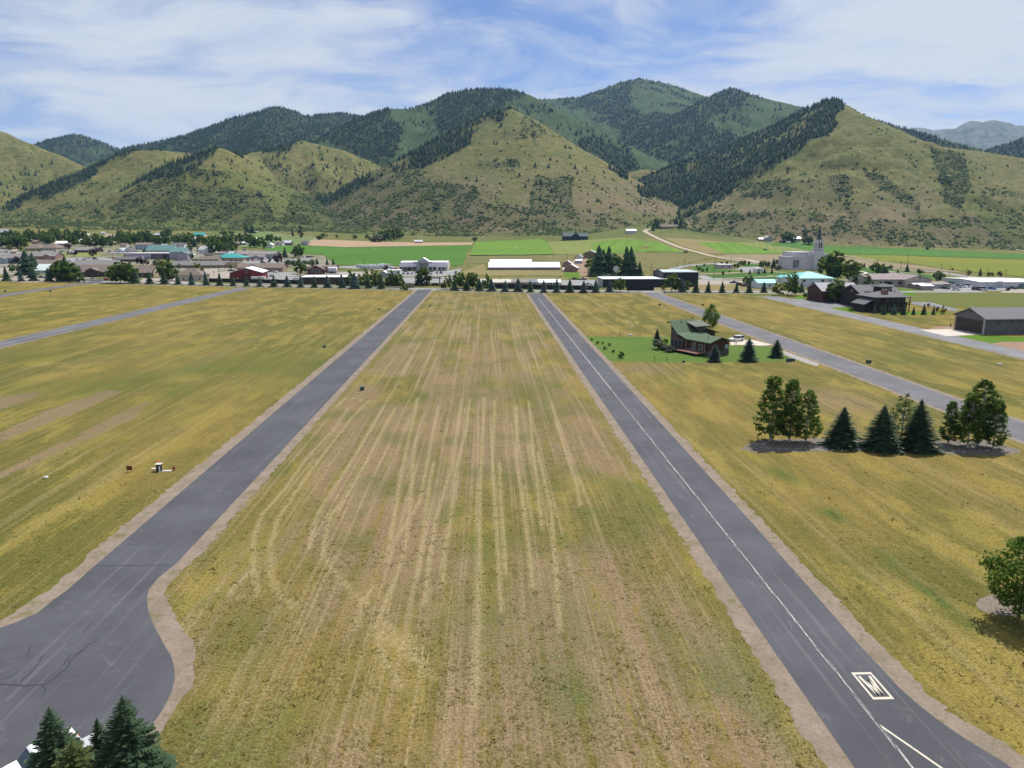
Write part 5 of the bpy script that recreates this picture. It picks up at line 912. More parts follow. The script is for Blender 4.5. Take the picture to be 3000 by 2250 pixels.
for (x0,x1,yb,yt,lb) in ((375,540,690,615,'left of the two small sheds with bright white roof'),(462,642,706,628,'right of the two small sheds with bright white roof')):
    o,w,ze,zt,d=hs('garden_shed',lb,A_,7,x0,x1,yb,yb-42,yt,7,M((.26,.20,.21),.85,key='shed_wall'),M((.78,.78,.84),.35,key='gloss_white'),axis='x',yaw=.1)
    for i in range(4): MB().box(-w/2+w*(i+.5)/4-.9,-w/2+w*(i+.5)/4+.9,-.06,.02,-.1,2.2).build('panel',M((.33,.30,.34),.8,key='shed_panel'),o)
o,w,ze,zt,d=hs('metal_warehouse','white metal warehouse at the right edge beyond the truck yard',A_,7,1290,2150,680,600,548,40,M((.52,.53,.56),.6,.06,key='warehouse_white'),WHM,axis='x',yaw=-.05); add_door(o,-.2*w,4.,4.,mat=M((.40,.42,.46),.6,key='warehouse_door'),nm='roller_door'); add_door(o,-.12*w,1.1,2.1,mat=DORW)
for k in range(1,9): MB().box(-w/2+w*k/9-.05,-w/2+w*k/9+.05,-.05,0,-.1,ze).build('seam',GYS,o)
hs('house','pale house tucked between trees on the right foothill',A_,6,330,432,292,262,238,12,GYS,GRM); hs('cabin','dark cabin left of the round tree on the right foothill',A_,6,170,232,315,302,288,9,DBR,DGR); hs('shed','small white-roofed shed on the right foothill lawn',A_,6,245,297,328,312,296,8,GYS,WHM)
# small houses between the trees of the upper town
SH=[(1,30,60,345),(1,170,70,455),(1,450,80,330),(1,590,60,330),(1,640,70,470),(1,860,60,345),(1,900,80,470),(1,1120,60,250),(1,1230,70,345),(1,1420,90,345),(1,1600,80,372),(1,1690,60,280),(1,2040,60,300),(1,2120,80,385),(2,20,70,600),(2,500,80,295),(2,690,60,320),(2,760,70,285),(2,870,60,290),(2,960,70,310),(2,1170,70,345),(2,1310,60,300),(2,1000,80,480),(2,1640,70,560),(2,880,90,480),(2,450,80,500)]
SR=[WHM,GYS,BRN,WHS,GRY,TAN,BLS,DGR]; SW=[WHS,BEI,TAN,GYS,BLS]; RN=['white','grey','brown','pale','grey shingle','tan','blue-grey','dark']; SH.sort(key=lambda e:Q(e[0],e[1],e[3])[0]); cnt={}
for i,(r,x,wz,yb) in enumerate(SH):
    k=(i*5)%8; j=cnt.get(k,0); cnt[k]=j+1
    hs('house','small %s-roofed house among the upper town trees, %s from left'%(RN[k],ORD[j]),A_,r,x-wz/2,x+wz/2,yb,yb-26,yb-48,10,SW[i%5],SR[k],axis='x' if i%3 else 'y',wins=2,group='small houses of the upper town')
# ---- black privacy fences along the street
def wallrun(nm,label,r,pts,hh,mat,th=.15,cat='fence',post=6.):
    P=[g(r,*p) for p in pts]; o=thing(nm,label,cat,P[0],0)
    for a,b in zip(P[:-1],P[1:]):
        L=(b-a).length; n=max(1,int(L/post)); d=(b-a)/n; rz=math.atan2(d.y,d.x); l=d.length
        for i in range(n):
            q=MB().box(0,l-.14,-th/2,th/2,.05,hh).build('panel',mat,o); q.location=a+d*i-P[0]; q.rotation_euler=(0,0,rz); q2=MB().box(-.12,-.01,-.12,.12,-.1,hh+.15).build('post',mat,o); q2.location=q.location; q2.rotation_euler=(0,0,rz)
    return o
FNC=M((.022,.018,.020),.85,.2,key='fence_black')
wallrun('privacy_fence','black board fence along the street left of the brown flat-roofed building',2,[(720,825),(1200,835),(1660,845),(1900,852)],2.6,FNC); wallrun('privacy_fence','black board fence left of the timber gate behind the aspens',3,[(380,868),(800,872),(1260,880)],2.4,FNC); wallrun('privacy_fence','black board fence in front of the storage row',4,[(300,905),(900,915),(1300,925),(1800,930)],2.7,FNC); wallrun('privacy_fence','black board fence below the long black warehouse',5,[(160,935),(515,935)],2.9,FNC); wallrun('privacy_fence','brown block wall left of the timber gate',3,[(1265,898),(1345,898),(1392,898)],2.6,M((.20,.15,.12),.9,.15,key='block_wall'),.4); wallrun('privacy_fence','dark fence piece right of the timber gate',3,[(1735,895),(1800,900)],2.4,FNC)
wallrun('picket_fence','white rail fence before the brown office',1,[(1060,808),(1350,812)],1.3,WHS,.06)
wallrun('field_fence','thin dark fence at the back edge of the bright green field',4,[(115,488),(640,484),(1215,474)],1.2,DBR,.05,post=14); 
# ---- low rail fence in front of the spruce row: one fence, posts and rails
RW=M((.085,.060,.045),.9,.2,key='rail_wood')
def railfence(label,x0,x1):
    a=Vector((x0,YROW(x0)-3.2,0)); o=thing('rail_fence',label,'fence',a); n=int((x1-x0)/6); pv=None
    pm=MB().box(-.11,.11,-.11,.11,-.2,1.25).mesh('fence_post',RW)
    for i in range(n+1):
        x=x0+(x1-x0)*i/n; q=Vector((x,YROW(x)-3.2,0)); p=link('post',pm,o); p.location=q-a
        if pv is not None:
            d=q-pv; rz=math.atan2(d.y,d.x); m=MB().box(0,d.length,-.05,.05,-.07,.07).mesh('fence_rail',RW)
            for z in (.5,1.0): e=link('rail',m,o); e.location=pv-a+Vector((0,0,z)); e.rotation_euler=(0,0,rz)
        pv=q
railfence('low brown rail fence along the field left of the left lane',-330,-43); railfence('low brown rail fence between the gate lane and the striped lane',-28,20); railfence('low brown rail fence between the striped lane and the third lane',34,84); railfence('low brown rail fence between the third lane and the lodge drive',97,140)
# ============================================================ trees of town and street
KN={'spr':('dark green spruce',5),'sprb':('blue-green spruce',5),'asp':('tall green aspen',4),'dec':('leafy green tree',4),'drk':('dark leafy tree',4),'pur':('purple-leaved tree',2),'yel':('yellow-green round tree',2),'bush':('low green bush',2),'pal':('pale green tree',2),'pop':('narrow dark tree',3),'sage':('grey-green sage bush',0)}
NMK={'spr':'spruce_tree','sprb':'spruce_tree','asp':'aspen_tree','dec':'leafy_tree','drk':'leafy_tree','pur':'purple_tree','yel':'leafy_tree','bush':'bush','pal':'leafy_tree','pop':'poplar_tree','sage':'bush'}
def cluster(where,group,ent,wide=1.):
    ent=sorted(ent,key=lambda e:Q(e[0],e[1],e[2])[0]); cnt={}; tot={}
    for e in ent: tot[e[4]]=tot.get(e[4],0)+1
    for (r,x,y,hz,k) in ent:
        p=g(r,x,y); hh=hz*REG[r][2]*p.y/F*(1.1 if 'row' in where else 1.04); d,nv=KN[k]; i=cnt.get(k,0); cnt[k]=i+1
        key=k if nv==0 else '%s%d'%(k,random.randrange(nv)); lb='%s %s'%(d,where)+('' if tot[k]==1 else ', %s from left'%ORD[i])
        tree(NMK[k],key,p,hh,lb,group,wide=wide*random.uniform(.92,1.1),cat='bush' if k in('bush','sage') else 'tree')
row=[(1,85,810,170,'spr'),(1,275,815,150,'sprb'),(1,440,810,160,'spr'),(1,630,815,160,'sprb'),(1,1940,850,150,'spr'),(1,2130,850,165,'spr')]+[(2,*a) for a in ((315,855,130,'spr'),(495,860,155,'sprb'),(680,865,160,'sprb'),(860,870,150,'spr'),(1030,875,120,'spr'),(1205,880,135,'spr'),(1375,885,120,'sprb'),(1560,890,135,'spr'),(1735,890,140,'sprb'),(1910,895,150,'sprb'),(2085,895,135,'spr'))]+[(3,265,900,150,'sprb'),(3,450,900,165,'sprb'),(3,615,910,190,'sprb'),(3,790,905,150,'spr'),(3,965,910,180,'spr'),(3,1450,872,190,'spr')]
cluster('in the row left of the timber gate','spruces in the street row',row,1.08)
row2=[(3,1910,935,150,'spr'),(3,2070,935,130,'spr')]+[(4,*a) for a in ((75,935,135,'spr'),(245,940,150,'spr'),(400,945,160,'sprb'),(575,950,138,'sprb'),(745,950,168,'sprb'),(900,955,140,'spr'),(1075,960,150,'sprb'),(1240,960,170,'sprb'),(1410,960,160,'spr'),(1590,965,150,'sprb'),(1745,960,155,'sprb'),(1925,955,145,'sprb'))]
cluster('in the row between gate and third lane','spruces in the street row',row2,1.08)
cluster('in the row right of the third lane','spruces in the street row',[(5,*a) for a in ((880,955,160,'sprb'),(1055,960,155,'spr'),(1215,960,140,'spr'),(1395,960,135,'spr'),(1580,960,128,'spr'),(1745,965,135,'spr'),(1935,960,130,'spr'),(2090,950,125,'spr'))]+[(6,430,960,130,'spr')],1.08)
cluster('in the thick row left of the timber gate','aspens by the gate',[(3,*a) for a in ((555,872,185,'asp'),(600,890,150,'asp'),(680,895,160,'asp'),(765,850,190,'asp'),(740,890,150,'asp'),(855,880,205,'asp'),(905,885,190,'asp'),(940,890,150,'asp'),(1060,888,180,'asp'),(1100,890,200,'asp'),(1150,890,150,'asp'),(1190,890,190,'asp'),(1225,895,150,'asp'),(1520,868,215,'dec'),(1290,930,55,'bush'),(1240,930,50,'bush'))],1.25)
cluster('in the thick row right of the timber gate','aspens by the gate',[(3,*a) for a in ((1800,915,150,'asp'),(1850,915,170,'asp'),(1925,900,200,'asp'),(1975,905,190,'asp'),(2010,905,160,'asp'),(2095,910,190,'asp'),(2160,910,190,'asp'))]+[(4,*a) for a in ((20,910,190,'asp'),(115,905,185,'asp'),(150,910,190,'asp'),(205,915,185,'asp'),(280,925,120,'asp'),(340,930,195,'asp'))],1.25)
cluster('before the black warehouses','trees before the warehouses',[(5,*a) for a in ((70,950,180,'dec'),(20,945,130,'asp'),(645,940,80,'yel'),(745,948,235,'dec'),(825,948,160,'dec'),(940,948,145,'pal'),(910,950,110,'pal'),(1700,860,110,'drk'),(1755,885,140,'drk'))])
cluster('beside the brown lodge drive','trees at the lodge drive',[(6,150,1000,140,'yel'),(6,255,985,240,'asp'),(6,310,1000,290,'asp'),(6,350,1000,250,'asp')],1.25)
# far-left town
T1=[(1,x,random.uniform(375,395),random.uniform(110,160),'dec') for x in (15,70,130,190,250,310)]+[(1,x,y,hh,k) for x,y,hh,k in ((80,255,90,'drk'),(150,265,110,'dec'),(220,270,100,'drk'),(260,300,90,'dec'),(380,262,120,'drk'),(430,265,100,'drk'),(480,300,90,'dec'),(525,265,120,'pop'),(580,280,110,'dec'),(640,300,110,'drk'),(700,260,130,'dec'),(750,240,110,'drk'),(760,300,90,'dec'),(820,300,100,'dec'),(880,265,120,'drk'),(140,420,70,'pal'),(260,425,65,'dec'),(120,405,60,'yel'))]
cluster('in the grove at the far left of town','trees at the far left of town',T1,1.15)
T2=[(1,x,y,hh,k) for x,y,hh,k in ((930,360,150,'dec'),(970,355,120,'dec'),(1000,270,120,'drk'),(1050,285,130,'drk'),(1110,275,110,'drk'),(1100,365,110,'drk'),(1165,375,110,'dec'),(1210,375,140,'dec'),(1250,300,100,'drk'),(1300,372,150,'dec'),(1350,375,130,'dec'),(1440,375,100,'dec'),(1460,330,90,'drk'),(1540,300,165,'pop'),(1575,300,140,'dec'),(1615,330,100,'dec'),(1660,325,140,'dec'),(1700,300,160,'pop'),(1750,330,110,'dec'),(1810,330,150,'drk'),(1860,320,150,'dec'),(1920,320,160,'drk'),(1960,330,120,'drk'),(2010,345,110,'dec'),(2070,345,110,'pop'),(2140,260,110,'drk'),(2160,330,90,'dec'),(2190,300,150,'pop'))]
cluster('in the belt above the town car park','trees above the town car park',T2,1.15)
cluster('beside the low brown house lawn','purple trees on the pale lawn',[(1,880,415,85,'pur'),(1,970,492,75,'pur'),(1,1200,502,100,'pur'),(1,1240,440,60,'pur'),(1,210,585,85,'pur'),(1,1820,612,100,'pur'),(1,1900,610,80,'pur')],1.2)
cluster('before the brown office','trees before the brown office',[(1,350,735,290,'spr'),(1,430,665,200,'spr'),(1,405,770,140,'spr'),(1,165,705,105,'dec'),(1,250,700,90,'dec'),(1,735,810,200,'dec'),(1,800,815,240,'dec'),(1,870,815,290,'spr'),(1,900,818,240,'dec'),(1,830,740,160,'spr'),(1,1010,828,115,'bush'),(1,1060,600,55,'drk'),(1,1205,600,60,'drk'),(1,1500,832,200,'dec'),(1,1560,838,245,'dec'),(1,1630,838,240,'dec'),(1,1700,840,230,'dec'),(1,1760,842,180,'spr'),(1,1325,430,60,'spr')],1.15)
cluster('around the white church','trees around the white church',[(2,*a) for a in ((190,240,105,'drk'),(60,335,110,'dec'),(130,335,90,'dec'),(270,330,110,'dec'),(330,330,120,'drk'),(430,360,130,'drk'),(400,300,110,'dec'),(470,420,80,'dec'),(535,372,110,'spr'),(590,300,90,'drk'),(620,345,120,'dec'),(680,360,110,'dec'),(730,330,90,'drk'),(590,445,70,'pal'),(725,455,70,'pur'),(60,525,65,'yel'),(150,530,60,'dec'),(430,530,85,'dec'),(490,530,80,'dec'),(70,655,130,'dec'),(130,660,110,'yel'),(190,812,240,'drk'),(240,805,190,'dec'),(560,660,85,'yel'),(630,710,80,'pal'),(330,660,75,'pal'))],1.15)
cluster('in the belt behind the long workshop','trees behind the workshop',[(2,*a) for a in ((800,455,190,'dec'),(820,400,180,'dec'),(870,455,130,'dec'),(920,400,170,'drk'),(960,385,180,'dec'),(950,455,110,'dec'),(1040,425,120,'drk'),(1000,430,90,'dec'),(1120,340,140,'dec'),(1195,290,100,'drk'),(1215,280,80,'drk'),(1270,375,160,'dec'),(1330,375,120,'dec'),(1380,370,120,'dec'),(1410,330,90,'drk'),(1490,310,100,'dec'),(1530,315,110,'dec'),(1440,388,90,'drk'),(1590,300,70,'drk'),(1640,300,60,'drk'))],1.15)
cluster('on the meadow below the ribbed hill','tall conifers on the meadow',[(2,1200,192,115,'pop'),(2,1280,192,110,'spr'),(2,1805,236,100,'pop'),(2,1905,252,150,'pop'),(2,2155,272,50,'bush'),(2,900,215,50,'bush'),(2,1010,210,45,'bush')],1.5)
cluster('behind the red barn','trees behind the red barn',[(2,*a) for a in ((1705,505,125,'spr'),(1845,505,130,'drk'),(1890,500,155,'dec'),(1620,595,140,'pur'),(1500,575,70,'drk'),(1745,620,85,'drk'),(1810,622,80,'drk'),(1900,722,190,'drk'),(1960,700,150,'drk'),(2050,632,95,'dec'),(2120,595,80,'spr'))]+[(3,260,608,90,'spr'),(3,340,602,82,'spr'),(3,1015,680,75,'pur')],1.1)
cluster('at the foot of the central hill','trees at the hill foot',[(3,*a) for a in ((890,305,90,'sage'),(960,300,120,'drk'),(1020,300,150,'drk'),(1080,285,150,'drk'),(1150,275,145,'drk'),(1200,260,120,'drk'),(165,272,50,'bush'),(222,248,55,'bush'),(380,248,32,'bush'),(615,262,48,'bush'),(770,265,60,'drk'))]+[(4,180,292,50,'bush')],1.25)
cluster('at the farmstead','big trees at the farmstead',[(4,*a) for a in ((1790,748,385,'spr'),(1840,740,330,'spr'),(1915,742,370,'spr'),(1690,695,190,'drk'),(1720,735,130,'drk'),(1980,700,240,'dec'),(2040,700,200,'drk'))]+[(5,150,748,375,'spr'),(5,205,748,375,'spr'),(5,250,745,250,'spr'),(5,325,748,185,'spr')],1.0)
cluster('at the canyon mouth','trees at the canyon mouth',[(5,*a) for a in ((480,70,50,'spr'),(500,158,90,'spr'),(545,110,110,'drk'),(560,130,110,'spr'),(610,60,60,'drk'),(650,55,40,'dec'),(855,112,120,'spr'),(870,80,80,'dec'),(920,115,65,'dec'),(430,125,40,'drk'),(800,70,90,'spr'))],1.1)
cluster('on the temple lawn left of the car park','young trees on the temple lawn',[(5,*a) for a in ((1065,638,38,'drk'),(1100,672,45,'bush'),(1140,692,40,'bush'),(1165,622,36,'drk'),(1200,682,58,'spr'),(1325,612,42,'spr'),(1300,610,35,'spr'),(1390,592,36,'drk'),(1455,602,52,'drk'),(1460,648,60,'spr'),(1560,640,55,'drk'),(1600,650,75,'dec'),(1640,612,65,'drk'),(1680,612,70,'drk'),(1740,605,55,'drk'),(1410,740,62,'dec'),(1490,705,35,'dec'),(1640,705,52,'dec'),(1755,722,70,'spr'),(1870,722,75,'spr'),(1945,712,75,'spr'))])
cluster('left of the temple','trees left of the temple',[(5,*a) for a in ((2040,712,65,'spr'),(1900,640,90,'drk'),(1935,630,85,'drk'),(1990,635,80,'drk'),(2060,645,125,'spr'),(2090,605,70,'pur'),(2130,605,75,'pur'),(2180,612,80,'pur'))]+[(6,*a) for a in ((150,620,80,'pur'),(215,620,70,'pur'),(260,640,80,'spr'),(130,670,60,'sage'),(50,700,60,'spr'),(480,662,95,'spr'))])
cluster('right of the temple','trees right of the temple',[(6,*a) for a in ((770,790,320,'dec'),(850,805,375,'dec'),(910,800,250,'dec'),(1050,830,290,'dec'),(1110,835,270,'dec'),(1135,860,140,'dec'),(1265,885,165,'pal'),(1385,735,165,'dec'),(1440,725,120,'drk'),(1480,720,130,'dec'),(1215,638,62,'spr'),(1245,638,65,'spr'),(1545,712,72,'spr'),(1500,725,100,'spr'),(1680,712,58,'spr'),(1800,692,95,'spr'),(1590,665,65,'drk'),(1950,712,58,'drk'),(2000,715,40,'bush'),(2190,805,130,'dec'),(1155,882,42,'spr'))],1.1)
cluster('on the right foothill','trees on the right foothill',[(6,235,312,145,'drk'),(6,300,312,115,'drk'),(6,480,255,85,'drk'),(6,490,335,100,'dec'),(6,540,338,110,'drk'),(7,550,150,40,'bush')],1.2)
cluster('beyond the truck yard','trees beyond the truck yard',[(7,*a) for a in ((440,492,75,'drk'),(905,442,42,'drk'),(1130,508,75,'drk'),(1285,512,105,'spr'),(1400,522,65,'drk'),(1450,522,65,'drk'),(1560,532,85,'pur'),(690,592,110,'pal'),(740,592,130,'dec'))])
cluster('in the line before the lodge','young spruces before the lodge',[('G',*a) for a in ((1385,705,155,'sprb'),(1550,728,195,'spr'),(1720,728,195,'sprb'),(1890,728,195,'spr'),(2065,732,150,'spr'))]+[(7,500,1052,150,'spr'),(7,635,1052,132,'spr'),(7,690,1020,82,'dec'),(7,770,1048,100,'yel'),(7,875,1212,50,'spr'),(7,775,960,50,'spr'),(7,570,950,60,'pur')],.85)
cluster('in front of the brown lodge barns','trees before the lodge barns',[('G',690,520,370,'pal'),('G',620,515,300,'dec'),('G',745,512,360,'dec'),('G',1080,585,100,'pal'),('G',960,672,62,'bush'),('G',180,420,70,'bush'),('G',1150,655,90,'spr'),('G',1085,232,60,'spr')],1.1)
rt_=random.Random(77); T3=[]
for i in range(34): T3.append((1,rt_.uniform(0,2200),rt_.uniform(300,345),rt_.uniform(80,125),rt_.choice(['dec','dec','drk','pop','asp'])))
for i in range(14): T3.append((2,rt_.uniform(250,1050),rt_.uniform(300,350),rt_.uniform(80,120),rt_.choice(['dec','drk','asp'])))
cluster('scattered between the upper town houses','trees between the upper town houses',T3,1.2)
T4=[(1,rt_.uniform(0,2200),rt_.choice([455,520,585,650]),rt_.uniform(40,70),rt_.choice(['dec','asp','pal'])) for i in range(22)]+[(2,rt_.uniform(0,1700),rt_.choice([480,575,655]),rt_.uniform(40,70),rt_.choice(['dec','asp','pal'])) for i in range(14)]
cluster('planted along the town streets','small street trees of the town',T4,1.2)
# lone hillside trees
proto('lone0',lambda:spruce(90,1.,.34,30,2),SPR,BARK); proto('lone1',lambda:spruce(91,1.,.30,30,2),SPR,BARK)
for lb,P_ in lone.items():
    P_=P_[np.argsort(prj(P_)[0])]
    for iq,q in enumerate(P_):
        me=PROTO['lone%d'%random.randrange(2)][0]; o=link('hillside_tree',me); hh=random.uniform(6,13)*(1.5 if 'behind the central' in lb else 1.); o.location=(q[0],q[1],q[2]-.4); o.scale=(hh*1.25,hh*1.25,hh); o.rotation_euler=(0,0,random.random()*6); tag(o,lb+', %s from left'%ORD[iq],'tree',lb)
# ============================================================ near trees
proto('nA0',lambda:leafy(201,1.,.20,4000,.0165,.05,'cone',170,1,0),LF['aspen'],BIRCH); proto('nA1',lambda:leafy(202,1.,.185,3900,.0165,.05,'cone',160,1,0),LF['leafy'],BIRCH); proto('nA2',lambda:leafy(203,1.,.22,3500,.0175,.06,'cone',150,1,0),LF['aspen'],BIRCH); proto('nP',lambda:leafy(204,1.,.23,2200,.017,.08,'oval',110,1,0),LF['pale'],BIRCH); proto('nB',lambda:leafy(205,1.,.43,5600,.022,.10,'oval',150,1,0),LF['aspen'],BARK); proto('nD',lambda:leafy(206,1.,.21,4600,.0175,.06,'oval',170,1,0),LF['dark'],BIRCH)
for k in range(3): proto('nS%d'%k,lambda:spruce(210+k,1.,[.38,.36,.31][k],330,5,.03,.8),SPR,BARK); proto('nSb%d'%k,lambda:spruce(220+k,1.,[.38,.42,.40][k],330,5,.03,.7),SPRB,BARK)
GB='trees in the gravel bed'
for key,x,y,top,lb,nm in (('nA0',275,632,105,'leftmost and tallest aspen of the gravel tree bed','aspen_tree'),('nA1',420,640,128,'second aspen from left in the gravel tree bed','aspen_tree'),('nA2',548,640,215,'third aspen from left in the gravel bed, beside the gap','aspen_tree'),('nS0',815,668,350,'stand-alone broad spruce in the gap of the gravel bed','spruce_tree'),('nS1',1120,692,335,'broad spruce left of the pale airy birch in the gravel bed','spruce_tree'),('nP',1270,642,240,'pale airy birch between two spruces in the gravel bed','birch_tree'),('nS2',1400,694,288,'slim spruce right of the pale airy birch','spruce_tree'),('nA1',1632,657,300,'small aspen just right of the slim spruce','aspen_tree'),('nA2',1780,682,235,'aspen in front of the dense tall tree, gravel bed right end','aspen_tree'),('nD',1855,668,128,'dense tall dark tree at the right end of the gravel bed','leafy_tree'),('nA0',1975,688,300,'rightmost aspen of the gravel tree bed','aspen_tree')):
    p=g('C',x,y); hh=(y-top)*.38427*p.y/F*1.04; tree(nm,key,p,hh,lb,GB,wide={'nA0':1.45,'nA1':1.4,'nA2':1.3,'nD':1.3,'nP':1.2,'nS0':1.25,'nS1':1.3,'nS2':1.3}.get(key,1.))
rk=random.Random(5); bedc=[g('C',x,y) for x,y in ((40,690),(180,625),(600,610),(1000,630),(1500,630),(1900,620),(2160,690),(2190,720),(2000,745),(1400,720),(900,705),(500,715),(150,715))]
sheet('gravel_bed',bedc,.02,M((.135,.115,.095),.95,.35,2.5,key='bed_gravel'),jit=.5,seg=1.2)
rm=[MB().blob((0,0,.1),(1,.8,.6),6,4,.25,rk).mesh('stone%d'%i,M((.30,.28,.26),.9,.2,4,key='bed_stone')) for i in range(4)]
bedp=thing('bed_stones','grey stones ringed around the trees in the gravel bed','stones',g('C',1000,670)); c0=bedp.location
stn=MB()
for cxx,cyy,rx_,ry_ in ((410,665,230,32),(815,680,140,24),(1120,690,160,24),(1750,680,300,34)):
    for i in range(90):
        a=rk.random()*6.283; q=g('C',cxx+rx_*math.cos(a)*rk.uniform(.85,1.1),cyy+ry_*math.sin(a)*rk.uniform(.85,1.1)); s=rk.uniform(.07,.2); stn.blob((q.x-c0.x,q.y-c0.y,.05),(s,s*.85,s*.7),5,4,.25,rk)
so_=stn.build('stones',M((.30,.28,.26),.9,.2,4,key='bed_stone'),bedp); so_['kind']='stuff'
p=g('B',1735,695); tree('leafy_tree','nB',p,7.6,'round leafy tree on a gravel patch at the right edge',rz=1.,wide=1.0)
gp=[g('B',1395+220*(1-math.cos(a))+60,600+ -75*math.sin(a)) for a in np.linspace(0,6.283,14)[:-1]]; sheet('gravel_patch',gp,.02,M((.17,.14,.11),.95,.25,2.5,key='patch_gravel'),jit=.3,seg=1.)
p=g('B',1730,1010); tree('bush','bush0',p+Vector((1.6,0,0)),1.6,'low bush cut by the right edge below the round tree',cat='bush')
# foreground spruces (tops seen, feet below the frame)
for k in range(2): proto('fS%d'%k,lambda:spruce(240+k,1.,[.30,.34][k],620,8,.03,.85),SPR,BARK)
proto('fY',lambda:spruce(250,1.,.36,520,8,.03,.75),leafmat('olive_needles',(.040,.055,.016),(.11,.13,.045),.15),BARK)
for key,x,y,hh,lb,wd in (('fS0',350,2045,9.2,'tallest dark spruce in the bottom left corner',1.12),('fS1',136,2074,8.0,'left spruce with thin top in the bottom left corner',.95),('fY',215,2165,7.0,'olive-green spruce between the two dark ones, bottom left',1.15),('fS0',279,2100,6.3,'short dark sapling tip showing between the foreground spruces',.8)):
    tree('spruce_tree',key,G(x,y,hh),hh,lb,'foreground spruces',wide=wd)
car('suv',(.70,.70,.70),G(*Q('K',420,1010),1.0),-.75,'white car half hidden under the left foreground spruce'); car('sedan',(.40,.41,.42),G(*Q('K',930,920),.9),-.7,'silver car behind the tallest foreground spruce')
# house trees
for key,x,y,top,lb,wd,k in (('nSb0',975,802,590,'blue spruce at the near corner of the green-roofed house',1.05,'spruce_tree'),('nSb1',1375,795,522,'largest blue spruce on the lawn right of the house',1.05,'spruce_tree'),('nSb2',1702,752,538,'rounded blue spruce beside the third lane',1.1,'spruce_tree'),('nSb0',300,562,415,'blue spruce at the back left of the green-roofed house',.95,'spruce_tree'),('nB',928,440,125,'bushy green tree behind the green-roofed house by the lane',.75,'leafy_tree'),('sage',335,655,540,'large grey-green bush beside the house deck',1.1,'bush'),('sage',445,692,610,'round sage bush in front of the house deck',1.0,'bush'),('bush1',395,590,530,'dark bush behind the deck bushes',1.,'bush')):
    p=g('H',x,y); hh=(y-top)*.24864*p.y/F*1.03; tree(k,key,p,hh,lb,wide=wd,cat='bush' if k=='bush' else 'tree')
for i,(x,y,s) in enumerate(((370,277,.9),(393,277,.7),(420,285,.9),(403,302,1.0),(437,314,.9),(345,262,.7))): tree('bush','bush%d'%(i%2),g('FR',x,y),s,'small green plant on the lawn left of the house, %s from left'%ORD[sorted([370,393,420,403,437,345]).index(x)],'lawn plants',cat='bush')
tree('bush','bush0',g('FR',470,338),1.9,'tall leafy plant at the lawn corner by the striped lane',cat='bush',wide=.8)
